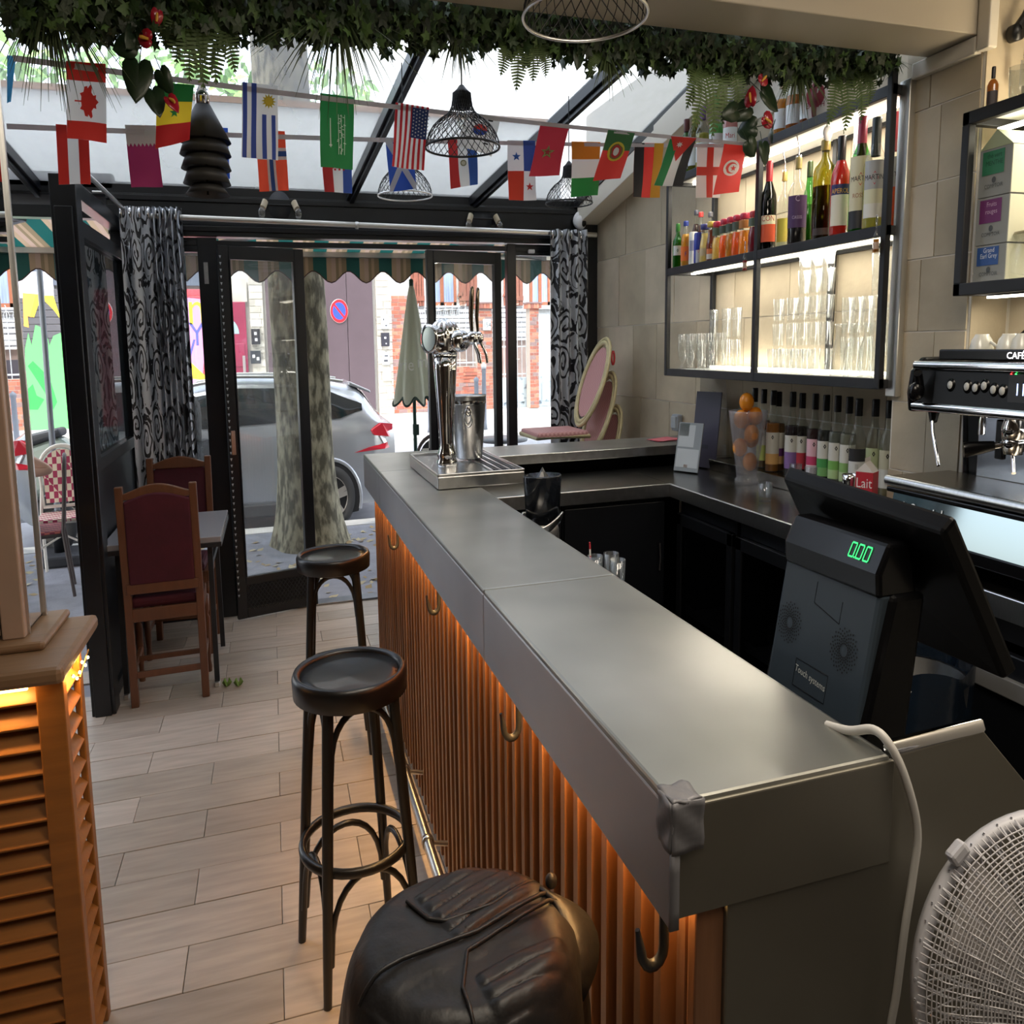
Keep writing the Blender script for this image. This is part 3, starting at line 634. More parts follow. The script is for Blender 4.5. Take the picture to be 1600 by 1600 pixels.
def win(lo, hi, xa, xb, side, name='side_window'):
    m = MB(); m.grid(lambda u, v: gpt(lerp(xa, xb, u), lerp(lo(lerp(xa, xb, u)), hi(lerp(xa, xb, u)), v), side), 14, 4); return m.build(name, CARG, car)
for sd in (-1, 1):
    win(lambda x: .08, lambda x: min(.86, .08+max(0, (x+.85))*1.35), -.84, .02, sd); win(lambda x: .08, lambda x: .86, .09, .98, sd)
    win(lambda x: .10+max(0, (x-1.55))*.9, lambda x: .84-max(0, (x-1.45))*.62, 1.05, 1.84, sd, 'quarter_window')
m = MB(); m.grid(lambda u, v: (lerp(1.86, 2.10, v), lerp(-.52, .52, u), lerp(sec(lerp(1.86, 2.10, v))[8][1], sec(lerp(1.86, 2.10, v))[8][1], u)+.012-.02*abs(2*u-1)**3), 10, 6); m.build('rear_window', CARG, car)
MB().prism([(1.70, 1.40), (1.98, 1.30), (1.98, 1.275), (1.70, 1.36)], -.56, .56, 'xz').build('spoiler', CARP, car, bevel=.012)
for sd in (-1, 1): MB().tube([(-.25, sd*.60, 1.40), (.3, sd*.60, 1.475), (1.2, sd*.60, 1.455), (1.62, sd*.59, 1.40)], .018, 6).build('roof_rail', ALU, car)
TL = mat('tail_light_red', srgb('b3182a'), .15, 0, coat=.8, emit=srgb('b3182a'), es=.15); TW = mat('tail_light_clear', srgb('d8d4d4'), .1, 0, coat=.8)
for sd in (-1, 1):
    def tl(name, poly, mt):
        m = MB(); vs = []
        for (u, z) in poly:     # u: distance wrapped round the corner, from the side to the rear face
            x = 1.86+min(u, .34); s = sec(min(x, X1)); y = -curve([(a_, b_) for b_, a_ in sorted([(b, a) for a, b in [(-p, q) for p, q in s[1:5]]], key=lambda t: t[0])][:0] or [(0, s[3][0]), (9, s[3][0])], 0)
            vs.append((x+.02, sd*(abs(s[3][0])+.012) if u <= .34 else sd*(abs(s[3][0])+.012-(u-.34)), z))
        k = len(vs); m.add(vs+[(p[0]-.03, p[1]-sd*.03, p[2]) for p in vs], [tuple(range(k)), tuple(range(2*k-1, k-1, -1))]+[(i, (i+1) % k, k+(i+1) % k, k+i) for i in range(k)]); return m.build(name, mt, car, bevel=.008)
    tl('tail_light', [(.08, .93), (.20, .99), (.36, .97), (.40, .85), (.28, .86), (.10, .89)], TL)
    tl('tail_light', [(-.10, .735), (.22, .745), (.38, .76), (.40, .82), (.26, .80), (.02, .765)], TL)
    tl('reverse_light', [(.18, .865), (.38, .865), (.40, .81), (.22, .805)], TW)
MB().box(1.9, 2.27, -.72, .72, .26, .52).build('bumper', CARP, car, bevel=.04, seg=4); MB().box(2.2, 2.285, -.25, .25, .60, .71).build('number_plate', flatc('d9d9d4'), car)
for (x, nm) in ((-1.42, 0), (1.40, 1)):
    for sd in (-1, 1):
        M = Mx((x, sd*.80, .315), rx=PI/2)
        m = MB().lathe([(.2, -.11), (.29, -.11), (.315, -.07), (.315, .07), (.29, .11), (.2, .11), (.2, -.11)], 32, M=M); w_ = m.build('wheel', TYRE, car)
        r = MB().lathe([(.21, -.02), (.215, .105), (.20, .112), (.19, .06)], 32, M=Mx((x, sd*.80, .315), rx=PI/2 if sd < 0 else -PI/2))
        for k in range(5):
            a = k*2*PI/5+.3
            for da in (-.13, .13): r.bar((x+.04*math.cos(a+da*3), sd*.915, .315+.04*math.sin(a+da*3)), (x+.20*math.cos(a+da), sd*.905, .315+.20*math.sin(a+da)), .045, .03, up=(0, 1, 0))
        r.lathe([(.0, .125), (.05, .12), (.06, .09)], 14, M=Mx((x, sd*.80, .315), rx=PI/2 if sd < 0 else -PI/2)); r.build('rim', RIM, w_)
        MB().lathe([(0, .06), (.20, .06)], 20, M=Mx((x, sd*.80, .315), rx=PI/2 if sd < 0 else -PI/2)).build('brake_disc', mat('brake_dark', srgb('2c2a29'), .6, .5), w_)  # plain dark disc behind the spokes
        a_ = MB(); y_ = sd*(abs(sec(x)[2][0])+.004)
        pts = [(x+.365*math.cos(t*PI/16), y_, .30+.365*math.sin(t*PI/16)) for t in range(-2, 19)]; a_.add(pts+[(x, y_, .12)], [tuple(range(len(pts)+1))]); a_.build('wheel_arch', mat('arch_shade', srgb('17171a'), .8), car)  # flat dark disc on the body side stands in for the shaded recess
        a_ = MB().tube([(p[0], p[1]-sd*.0, p[2]) for p in [(x+.375*math.cos(t*PI/20), y_, .30+.375*math.sin(t*PI/20)) for t in range(-2, 23)]], .022, 6); a_.build('wheel_arch_trim', CARP, car)
    pass
for x in (.05, 1.0): MB().box(x-.004, x+.004, -.895, -.875, .40, 1.0).build('door_gap', BLACKP, car)
MB().box(-1.0, 1.05, -.91, -.85, .17, .30).build('sill_trim', mat('grey_plastic', srgb('3c3d40'), .7), car, bevel=.02)
MB().tube([(1.0, .2, 1.46), (1.15, .2, 1.62)], .005, 5).build('aerial', BLACKP, car)

# ---- parasols
um = thing('closed_parasol', 'closed sage green parasol with white lettering standing on the terrace', 'parasol', (1.33, 7.5, -.03))
SAGE = paper('sage_canvas', srgb('d4d6c4'), .35, .85)
def canopy(u, v):
    a = 2*PI*u; r = lerp(.02, .185, v**.85)*(1+.17*math.sin(a*8)*v); z = lerp(2.07, 1.24+.03*math.cos(a*8+1), v); return (r*math.cos(a), r*math.sin(a), z)
MB().grid(canopy, 96, 16, wrap=True).build('canopy', SAGE, um)
MB().tube([(.19*(1+.17*math.sin(a*8))*math.cos(a), .19*(1+.17*math.sin(a*8))*math.sin(a), 1.235+.03*math.cos(a*8+1)) for a in [2*PI*k/96 for k in range(96)]], .009, 5, closed=True).build('hem', flatc('2f4640'), um)
POLEG = mat('green_pole', srgb('37504a'), .4, .4); MB().tube([(0, 0, 0), (0, 0, 1.9)], .018, 10).build('pole', POLEG, um); MB().lathe([(0, 0), (.26, 0), (.26, .05), (.03, .09), (.03, .3), (0, .3)], 20).build('base', mat('concrete_base', srgb('7b7b7a'), .8), um)
MB().lathe([(0, 2.05), (.022, 2.05), (.022, 2.11), (0, 2.12)], 10).build('finial', POLEG, um); MB().box(-.02, .035, -.035, .02, .98, 1.06).build('crank', POLEG, um)
m = MB(); f3 = frame((-.02, -.178, 1.46), (1, 0, 0), (0, 0, 1)); m.text('rie', f3, (-.075, 0), .13, 0); m.text('m', f3, (.075, 0.02), .13, 0)
m.build('lettering', flatc('f6f6f0'), um)
p2 = thing('parasol_pole', 'grey parasol pole in a heavy black base outside on the left', 'parasol', (-2.21, 8.90, -.03))
GP = mat('grey_pole_paint', srgb('7d838a'), .4, .3); MB().tube([(0, 0, .06), (.03, 0, 2.6)], .028, 10).build('pole', GP, p2); MB().lathe([(.0, .08), (.055, .08), (.05, .42), (.0, .42)], 12).build('sleeve', BLACKP, p2); MB().box(-.36, .30, -.22, .28, 0, .09).build('base', mat('black_base', srgb('2c2d31'), .7), p2, bevel=.02)
# ---- round terrace table far right and cafe chairs
tb = thing('terrace_table', 'round dark terrace table seen beyond the steel ice bucket', 'table', (2.72, 9.1, -.03))
MB().lathe([(0, .74), (.30, .74), (.31, .755), (.30, .77), (0, .77)], 28).build('tabletop', mat('table_dark', srgb('4a4d52'), .35), tb); MB().tube([(0, 0, .03), (0, 0, .74)], .03, 10).build('column', ALU, tb); MB().lathe([(0, 0), (.2, 0), (.18, .025), (.03, .05), (0, .05)], 20).build('foot', BLACKSTEEL, tb)
def weave(name, base, dot, n=26):
    m = bpy.data.materials.new(name); m.use_nodes = True; nt = m.node_tree; b = nt.nodes['Principled BSDF']; b.inputs['Roughness'].default_value = .6
    tc = nt.nodes.new('ShaderNodeTexCoord'); mp = nt.nodes.new('ShaderNodeMapping'); mp.inputs['Scale'].default_value = (n/.75, n/.65, n*.75); ck = nt.nodes.new('ShaderNodeTexChecker')
    ck.inputs['Color1'].default_value = (*base, 1); ck.inputs['Color2'].default_value = (*dot, 1); ck.inputs['Scale'].default_value = 1
    mp.inputs['Location'].default_value = (.13, .17, .11)
    nt.links.new(tc.outputs['Object'], mp.inputs[0]); nt.links.new(mp.outputs[0], ck.inputs[0]); nt.links.new(ck.outputs[0], b.inputs['Base Color']); return m
WRED = weave('red_cream_weave', srgb('b03a5c'), srgb('efe0c8')); WMAR = weave('maroon_weave', srgb('6a2238'), srgb('a5584e')); WPNK = weave('pink_weave', srgb('c99a98'), srgb('b57f82'), 60); WSTR = weave('black_white_weave', srgb('2e2e2e'), srgb('dad8d0'), 14)
CANE = mat('cane_tube', srgb('bdb28a'), .45, 0, .1, 20); CRM = mat('cream_tube', srgb('e6e0d4'), .4); DKT = mat('dark_cane', srgb('4d4340'), .5)
def bistro(name, label, at, rz, wv, tube, base=0, shape='oval', lean=.18, group=None, backh=.92, legs=True):
    t = thing(name, label, 'chair', at, group); M = Mx(rz=rz); s = .21; T = lambda p: M @ Vector(p)
    z = .45-base
    seat = MB().box(-s, s, -s, s, z-.025, z+.012, 0, M); seat.build('seat', wv, t, bevel=.012)
    MB().tube([T(p) for p in ((-s, -s, z-.02), (s, -s, z-.02), (s, s, z-.02), (-s, s, z-.02))], .014, 6, closed=True).build('seat_frame', tube, t)
    L = backh-.47
    def bp(u, w): return (w, s-.01+lean*u*L+.02, z+.05+u*L)
    if shape == 'oval': ring = [bp(.5-.5*math.cos(a), .195*math.sin(a)) for a in [2*PI*k/32 for k in range(32)]]
    else: ring = [bp(0, -.18)]+[bp(.62+.38*math.sin(a), -.2*math.cos(a)) for a in [PI*k/14 for k in range(15)]]+[bp(0, .18)]
    MB().tube([T(p) for p in ring], .016, 7, closed=True).build('back_frame', tube, t)
    inner = [tuple(lerp(c, p, .88) for c, p in zip(bp(.5, 0), q)) for q in ring]
    b = MB(); k = len(inner); b.add([T(p) for p in inner]+[T((p[0], p[1]+.01, p[2])) for p in inner], [tuple(range(k)), tuple(range(2*k-1, k-1, -1))]+[(i, (i+1) % k, k+(i+1) % k, k+i) for i in range(k)]); b.build('back_panel', wv, t)
    if shape == 'oval': MB().tube([T(tuple(lerp(c, p, 1.1) for c, p in zip(bp(.5, 0), q))) for q in ring], .013, 6, closed=True).build('outer_frame', tube, t)
    if legs:
        for sx in (-1, 1):
            MB().tube([T((sx*s, -s, z-.02)), T((sx*(s+.01), -s-.03, 0 if base == 0 else z-.44))], .015, 7).build('leg', tube, t)
            MB().tube([T(bp(.35, sx*.19)), T((sx*s, s, z)), T((sx*s, s+.05, 0 if base == 0 else z-.44))], .015, 7).build('leg', tube, t)
        MB().tube([T((-s, -s-.01, z-.2)), T((0, -s+.1, z-.12)), T((s, -s-.01, z-.2))], .009, 6).build('brace', tube, t)
    return t
bistro('bistro_chair', 'red and cream woven terrace chair with a white arched frame, outside on the left', (-2.02, 8.35, -.03), R(8), WRED, CRM, 0, 'arch', .12)
cb = bistro('bistro_chair', 'maroon woven terrace chair carrying a bare arm, left beside the mirrored pillar', (-2.10, 7.75, -.03), R(-78), WMAR, DKT, 0, 'arch', .10)
bistro('bistro_chair', 'black and white woven terrace chair behind the beer tap', (1.60, 8.05, -.03), R(180), WSTR, DKT, 0, 'arch', .1)
bistro('bistro_chair', 'cream framed terrace chair with a person in black, behind the dining chairs', (-.60, 7.15, -.03), R(-82), WRED, CANE, 0, 'arch', .1)
labs = ['topmost oval-backed cane chair of the stack in the window corner, tied with red', 'second oval-backed cane chair from the top of the corner stack', 'third oval-backed cane chair from the top of the corner stack', 'bottom oval-backed cane chair of the corner stack']
for k in range(4):
    c = bistro('cane_chair', labs[k], (2.10+.05*k, 5.62, 1.06-.20*k-.42 if k < 3 else .01), R(-90), WPNK, CANE, 0, 'oval', .46, 'cane chairs stacked in the window corner', .93, k == 3)
    if k == 0: MB().tube([(.505+.012*math.cos(a), .0, .87+.04*math.sin(a)) for a in [2*PI*i/10 for i in range(10)]], .008, 5, closed=True).build('tie', flatc('c23a3e'), c)
# ---- people
SKIN = mat('skin', srgb('c39a86'), .55, 0, .05, 8); HAIR = mat('dark_hair', srgb('2b2320'), .5, 0, .3, 6, .3, 30, (12, 12, 1)); JACK = mat('black_jacket', srgb('23242a'), .7, 0, .15, 6, .3, 14); JEAN = mat('dark_trousers', srgb('2c3140'), .8, 0, .1, 8); TOPR = mat('grey_vest', srgb('6d6f78'), .8)
def body(name, joints, edges, mats, matfn, parent, sub=2):
    keys = list(joints); me = bpy.data.meshes.new(name); me.from_pydata([(joints[k][0]*S[0], joints[k][1]*S[1], joints[k][2]) for k in keys], [(keys.index(a), keys.index(b)) for a, b in edges], [])
    o = bpy.data.objects.new(name, me); COL.objects.link(o); md = o.modifiers.new('skin', 'SKIN'); md.use_smooth_shade = True
    sv = me.skin_vertices[0].data
    for i, k in enumerate(keys): r = joints[k][3]; sv[i].radius = (r*.82, r*.82) if not isinstance(r, tuple) else (r[0]*.8, r[1]*.8)
    sv[keys.index('pelvis')].use_root = True
    o.modifiers.new('sub', 'SUBSURF').levels = sub; o.modifiers['sub'].render_levels = sub
    bpy.context.view_layer.update(); dg = bpy.context.evaluated_depsgraph_get(); nm = bpy.data.meshes.new_from_object(o.evaluated_get(dg)); bpy.data.objects.remove(o)
    for m in mats: nm.materials.append(m)
    for p in nm.polygons: c = p.center; p.material_index = matfn(c.x/S[0], c.y/S[1], c.z); p.use_smooth = True
    q = bpy.data.objects.new(name, nm); COL.objects.link(q); q.parent = parent; return q
def head(parent, c, rz, hair_len, hr=.105):
    M = Mx(c, rz); m = MB(); m.sphere((0, 0, 0), hr, 20, 14, 0, .78, .95, 1.18, M); m.sphere((0, -.035, -.055), hr*.72, 16, 10, 0, .8, .9, 1, M)
    m.add([(-.013, -.098, -.02), (.013, -.098, -.02), (0, -.094, .025), (0, -.125, -.018), (0, -.1, -.03)], [(0, 2, 3), (2, 1, 3), (1, 4, 3), (4, 0, 3)], 0, True, M)
    for sx in (-1, 1): m.sphere((sx*.082, .01, -.01), .026, 8, 6, 0, .35, .8, 1.2, M)
    h = m.build('head', SKIN, parent)
    e = MB()
    for sx in (-1, 1): e.sphere((sx*.033, -.088, .008), .011, 8, 6, 0, 1, .6, .7, M)
    e.build('eyes', flatc('2a2522'), h); MB().sphere((0, -.097, -.055), .022, 10, 6, 0, 1, .4, .3, M).build('mouth', flatc('9a5a58'), h)
    g = MB(); g.lathe([(.0, .135), (.06, .125), (.098, .07), (.106, .0), (.098, -.05-hair_len*.5), (.07, -.06-hair_len), (0, -.06-hair_len)], 20, (0, .018, 0), 0, M, True, .86, .98); g.build('hair', HAIR, parent)
def hand(parent, p, d, mat_, up=(0, 0, 1)):
    d = Vector(d).normalized(); s = d.cross(Vector(up)).normalized(); u = s.cross(d); p = Vector(p); m = MB()
    m.tube([p-d*.02, p+d*.03, p+d*.085], [.026, .036, .034], 10)
    for k, (off, ln) in enumerate(((-.027, .058), (-.009, .072), (.009, .068), (.027, .050))):
        b = p+d*.08+s*off; m.tube([b, b+d*ln*.5-u*.006, b+d*ln*.8-u*.022, b+d*ln-u*.034], [.0095, .009, .008, .006], 7)
    b = p+d*.02+s*.035; m.tube([b, b+d*.03+s*.022-u*.01, b+d*.06+s*.026-u*.022], [.011, .010, .008], 7); m.build('hand', mat_, parent)
# seated person in black behind the glass, turned to the left
A = thing('person', 'person with long dark hair in a black jacket sitting outside behind the dining chairs', 'person', (-.62, 7.12, -.03))
J = dict(pelvis=(.02, .02, .53, (.16, .12)), belly=(.0, -.0, .70, (.15, .12)), chest=(-.03, -.02, .90, (.19, .13)), neckb=(-.06, -.03, 1.05, .06), neck=(-.08, -.05, 1.12, .05),
         shl=(-.10, -.20, .99, .075), ell=(-.24, -.30, .76, .055), wrl=(-.45, -.24, .74, .035), shr=(.06, .17, .99, .075), elr=(-.02, .32, .76, .055), wrr=(-.26, .25, .74, .035),
         hpl=(-.06, -.10, .52, .095), knl=(-.46, -.16, .54, .07), anl=(-.46, -.14, .12, .045), ftl=(-.60, -.15, .04, .035), hpr=(-.02, .12, .52, .095), knr=(-.42, .16, .54, .07), anr=(-.40, .16, .12, .045), ftr=(-.54, .16, .04, .035))
E_ = [('pelvis', 'belly'), ('belly', 'chest'), ('chest', 'neckb'), ('neckb', 'neck'), ('chest', 'shl'), ('shl', 'ell'), ('ell', 'wrl'), ('chest', 'shr'), ('shr', 'elr'), ('elr', 'wrr'), ('pelvis', 'hpl'), ('hpl', 'knl'), ('knl', 'anl'), ('anl', 'ftl'), ('pelvis', 'hpr'), ('hpr', 'knr'), ('knr', 'anr'), ('anr', 'ftr')]
body('body', J, E_, [JACK, JEAN, SKIN], lambda x, y, z: 2 if z > 1.075 else (1 if z < .6 and not (z > .5 and x > .02) else 0), A)
head(A, (-.10, -.05, 1.22), R(-80), .22); hand(A, (-.46, -.24, .74), (-1, .1, -.1), SKIN); hand(A, (-.27, .25, .74), (-1, -.1, -.1), SKIN)
# seated person at the left whose bare arm shows past the pillar
B = thing('person', 'seated person outside at far left, bare bent arm past the mirrored pillar', 'person', (-2.13, 7.75, -.03))
J = dict(pelvis=(-.05, -.02, .53, (.16, .12)), belly=(-.06, -.02, .70, (.14, .11)), chest=(-.08, -.03, .92, (.17, .12)), neckb=(-.10, -.03, 1.07, .055), neck=(-.12, -.04, 1.14, .045),
         shl=(-.06, -.20, 1.00, .06), ell=(.24, -.21, .87, .045), wrl=(.02, -.34, .87, .03), shr=(-.08, .15, 1.00, .06), elr=(-.18, .24, .76, .045), wrr=(-.38, .16, .74, .03),
         hpl=(-.10, -.10, .52, .09), knl=(-.52, -.14, .54, .065), anl=(-.52, -.12, .12, .045), ftl=(-.66, -.12, .04, .035), hpr=(-.10, .10, .52, .09), knr=(-.5, .14, .54, .065), anr=(-.48, .14, .12, .045), ftr=(-.62, .14, .04, .035))
body('body', J, E_, [TOPR, JEAN, SKIN], lambda x, y, z: 1 if z < .6 else (2 if (z > 1.07 or (y < -.19 and z > .7) or (y > .19 and z < .95)) else 0), B)
head(B, (-.15, -.04, 1.25), R(-90), .06); hand(B, (.01, -.345, .87), (-1, -.4, 0), SKIN); hand(B, (-.39, .155, .74), (-1, -.1, -.1), SKIN)
# ---- motor scooter beyond
mo = thing('motor_scooter', 'grey motor scooter with an orange reflector parked outside on the left', 'scooter', (-2.98, 9.32, -.03))
M = Mx(rz=R(-4)); MOG = mat('scooter_grey_green', srgb('8d9a92'), .3, .2, coat=.5); MOD = mat('scooter_dark', srgb('34373c'), .5)
for x in (-.62, .62):
    m = MB().lathe([(.13, -.05), (.21, -.055), (.245, -.03), (.245, .03), (.21, .055), (.13, .05), (.13, -.05)], 24, M=M @ Mx((x, 0, .245), rx=PI/2)); w_ = m.build('wheel', TYRE, mo); MB().lathe([(0, -.03), (.13, -.04), (.135, .04), (0, .03)], 18, M=M @ Mx((x, 0, .245), rx=PI/2)).build('hub', RIM, w_)
MB().prism([(-.1, .35), (.25, .30), (.75, .62), (.95, .86), (.80, .98), (.3, .86), (-.05, .80), (-.12, .5)], -.13, .13, 'xz', 0, M).build('tail_fairing', MOG, mo, bevel=.05, seg=3)
MB().prism([(-.62, .45), (-.45, .30), (-.38, .40), (-.48, 1.02), (-.60, 1.08)], -.15, .15, 'xz', 0, M).build('front_shield', MOG, mo, bevel=.04, seg=3)
MB().prism([(-.1, .80), (.3, .86), (.82, .98), (.80, 1.05), (.25, .96), (-.12, .90)], -.14, .14, 'xz', 0, M).build('saddle', MOD, mo, bevel=.03, seg=3)
MB().box(-.45, .1, -.14, .14, .26, .34, 0, M).build('footboard', MOD, mo, bevel=.02); MB().box(.66, .80, -.15, -.13, .70, .75, 0, M).build('reflector', mat('orange_reflector', srgb('e88a2c'), .2, emit=srgb('e88a2c'), es=.2), mo, bevel=.005)
MB().tube([M @ Vector(p) for p in ((.1, -.16, .3), (.62, -.16, .30))], .06, 10).build('engine_case', ALU, mo); MB().tube([M @ Vector(p) for p in ((-.58, -.30, 1.1), (-.52, 0, 1.05), (-.58, .30, 1.1))], .016, 8).build('handlebar', BLACKP, mo); MB().tube([M @ Vector(p) for p in ((-.5, 0, 1.02), (-.62, 0, .25))], .03, 8).build('fork', BLACKSTEEL, mo)
# ================================================================ the zinc bar and what stands at it
random.seed(31)
def zinc(name, base, base2, rough):
    m = mat(name, base, rough, .84, 0, 2.2, .010, 60, (1, 1, 1), base2, detail=3, contrast=(.3, .7)); nt = m.node_tree; b = nt.nodes['Principled BSDF']
    n = nt.nodes.new('ShaderNodeTexNoise'); n.inputs['Scale'].default_value = 3.5; n.inputs['Detail'].default_value = 4
    tc = nt.nodes.new('ShaderNodeTexCoord'); nt.links.new(tc.outputs['Object'], n.inputs['Vector'])
    mr = nt.nodes.new('ShaderNodeMapRange'); mr.inputs[1].default_value = .25; mr.inputs[2].default_value = .75; mr.inputs[3].default_value = rough-.04; mr.inputs[4].default_value = rough+.07
    nt.links.new(n.outputs['Fac'], mr.inputs[0]); nt.links.new(mr.outputs[0], b.inputs['Roughness']); return m
ZINC = zinc('zinc_top', srgb('bfbeb8'), srgb('8d8d87'), .345); ZFRONT = zinc('zinc_front', srgb('c4c3c4'), srgb('aeadb0'), .46)
ZMATT = zinc('dull_steel_sheet', srgb('8f8b80'), srgb('7f7b70'), .5)
OAKS = [mat('batten_wood_'+c, srgb(c), .45, 0, .16, 7, .05, 30, (6, 6, .6)) for c in ('80573a', '8d6243', '744c30')]
BACKW = mat('bar_back_wood', srgb('a0642f'), .5, 0, .12, 6, .03, 20, (5, 5, .6))
bar = thing('bar_counter', 'long zinc-topped bar counter with a front of vertical wooden battens', 'bar counter', (.73, 2.9, 0))
bx, by = .73, 2.9
def bb(name, x0, x1, y0, y1, z0, z1, m, bev=.004, par=None): return MB().box(x0-bx, x1-bx, y0-by, y1-by, z0, z1).build(name, m, par or bar, bevel=bev)
for y0, y1 in ((.93, 1.978), (1.981, 4.138), (4.141, 4.87)): bb('top_sheet', .53, .925, y0, y1, 1.085, 1.10, ZINC, .004)
for y0, y1 in ((.93, 1.978), (1.981, 4.138), (4.141, 4.87)): bb('front_sheet', .528, .545, y0, y1, .947, 1.09, ZFRONT, .003)
bb('top_sheet', .925, 2.775, 4.42, 4.86, 1.085, 1.10, ZINC, .004); bb('inner_edge', .925, 2.775, 4.41, 4.425, 1.055, 1.10, STEEL, .003)
bb('inner_edge', .915, .930, .95, 4.42, 1.03, 1.098, STEEL, .003); bb('end_sheet', .53, .93, .925, .935, .962, 1.095, ZMATT, .002)
bb('far_sheet', .53, 2.775, 4.855, 4.872, .95, 1.095, ZFRONT, .003)
# end cladding with its slanted wing
wing = MB().prism([(.627, .0), (1.235, .0), (1.235, 1.012), (1.12, 1.105), (.93, 1.098), (.93, .965), (.627, .965)], .930, .945, 'xz'); wing.v = [(a-bx, b-by, c) for a, b, c in wing.v]
wing.build('end_cladding', ZMATT, bar, bevel=.002)
MB().tube([(.93-bx, .94-by, 1.103), (1.12-bx, .94-by, 1.108)], .012, 6).build('wing_edge', CHROME, bar)
bb('back_board', .612, .63, .95, 4.85, .02, 1.08, BACKW, 0); bb('plinth', .62, .90, .95, 4.85, 0, .09, BLACKP, 0); bb('end_post', .578, .627, .938, .962, .0, .96, OAKS[0], .002)
bb('far_back_board', .62, 2.77, 4.83, 4.85, .0, 1.08, BLACKP, 0); bb('inner_panel', .89, .905, .95, 4.45, 0, 1.03, BLACKP, 0)
y = .985; bm_ = []
for k in range(3): o = MB().box(-.016, .016, -.0125, .0125, -.455, .455).build('batten', OAKS[k], bar, bevel=.0015, seg=1); bm_.append(o.data); bpy.data.objects.remove(o)
while y < 4.83:
    o = bpy.data.objects.new('batten', bm_[random.randrange(3)]); COL.objects.link(o); o.parent = bar; o.location = loc(.596-bx+random.uniform(-.001, .001), y-by, .485); y += .0745
for yy in (.995, 1.75, 2.72, 3.70):
    MB().tube([(.555-bx, yy-by, .955), (.555-bx, yy-by, .90)]+[(.535-bx+.02*math.cos(a), yy-by, .885+.022*math.sin(a)) for a in [-i*PI/7 for i in range(8)]]+[(.508-bx, yy-by, .915)], [.008]*10+[.004], 6).build('coat_hook', BLACKSTEEL, bar)
TAPE = mat('duct_tape', srgb('77767a'), .45, .2, .08, 10, .25, 14)
m = MB(); m.grid(lambda u, v: (lerp(.523, .572, u)-bx, lerp(.918, .965, v)-by, 1.1045+.002*math.sin(u*9+v*7)), 8, 8); m.grid(lambda u, v: (.522-bx-.002*math.sin(v*8+u*5), lerp(.918, .958, u)-by, lerp(1.047, 1.105, v)), 8, 8); m.grid(lambda u, v: (lerp(.522, .575, u)-bx, .919-by-.002*math.sin(v*9+u*6), lerp(1.045, 1.105, v)), 8, 8)
m.grid(lambda u, v: (lerp(.521, .536, u)-bx, .919-by, lerp(.955, 1.047, v)), 2, 4); m.build('tape', TAPE, bar, solid=.003)
# warm strip under the front sheet
lamp('bar_strip_light', 'AREA', (.572, 2.85, .985), (.66, 2.85, .3), 12, (1, .56, .19), .02, 3.8*S[1], rot=(0, R(-12), 0))
ls = thing('led_strip', 'warm LED strip hidden under the zinc front of the bar', 'light strip', (.562, 2.9, .992)); MB().box(-.006, .006, -1.9, 1.9, -.004, .004).build('strip', mat('warm_led', (1, .6, .2), .5, emit=(1, .55, .18), es=6), ls)
# foot rail
fr_ = thing('foot_rail', 'tubular steel foot rail along the foot of the bar', 'foot rail', (.50, 2.9, 0))
MB().tube([(0, -1.85, .15), (0, 1.9, .15)], .020, 12).build('rail', STEEL, fr_)
for yy in (-1.4, -.55, -.12, .42, 1.3): MB().tube([(.10, yy, .13), (.05, yy, .14), (0, yy, .15)], .009, 8).lathe([(.021, -.012), (.025, -.012), (.025, .012), (.021, .012)], 14, M=Mx((0, yy, .15), rx=PI/2)).build('bracket', STEEL, fr_)
# ---- bentwood stools
SW = mat('dark_bentwood', srgb('151312'), .36, 0, .2, 8, .02, 20, coat=.12)
def stool(label, at, rz, group='bentwood bar stools'):
    t = thing('bar_stool', label, 'stool', at, group); M = Mx(rz=rz); T = lambda p: M @ Vector(p); h = .80
    MB().lathe([(0, h-.030), (.165, h-.030), (.165, h-.014), (.13, h-.020), (0, h-.026)][::-1], 40).build('seat', SW, t)
    MB().lathe([(.165, h-.03), (.165, h-.012), (.176, h-.002), (.186, h-.004), (.192, h-.016), (.190, h-.062), (.180, h-.066), (.165, h-.06), (.165, h-.03)], 40).build('seat_rim', SW, t)
    fa = [PI/4+k*PI/2 for k in range(4)]; P = lambda a, z: T((lerp(.235, .150, z/h)*math.cos(a), lerp(.235, .150, z/h)*math.sin(a), z))
    for a in fa: MB().tube([P(a, z) for z in (0, .1, .3, .5, .74)], [.014, .016, .018, .019, .019], 9).build('leg', SW, t)
    rz_ = .33; MB().tube([(.182*math.cos(k*PI/18), .182*math.sin(k*PI/18), rz_) for k in range(36)], .014, 8, closed=True).build('foot_ring', SW, t)
    for k in range(4):
        a0, a1 = fa[k], fa[k]+PI/2
        for (zb, zt, nm) in ((.56, .725, 'upper_arch'), (.10, rz_-.02, 'lower_arch')):
            pts = []
            for i in range(15):
                s_ = i/14; z = zb+(zt-zb)*math.sin(PI*s_)**.62 if 0 < s_ < 1 else zb; a = P(a0, z); b = P(a1, z); q = .06+.88*s_; p = a.lerp(b, .5-.5*math.cos(PI*s_)*.92); p.x *= 1.0; pts.append(p)
            MB().tube(pts, .010, 7).build(nm, SW, t)
    return t
stool('dark bentwood bar stool in the middle, nearer of the two bare ones', (.205, 2.54, 0), R(12))
stool('dark bentwood bar stool farthest along the bar, near the glass door', (.265, 4.07, 0), R(-6))
stool('dark bentwood bar stool under the black leather jacket', (.285, 1.225, 0), R(20))
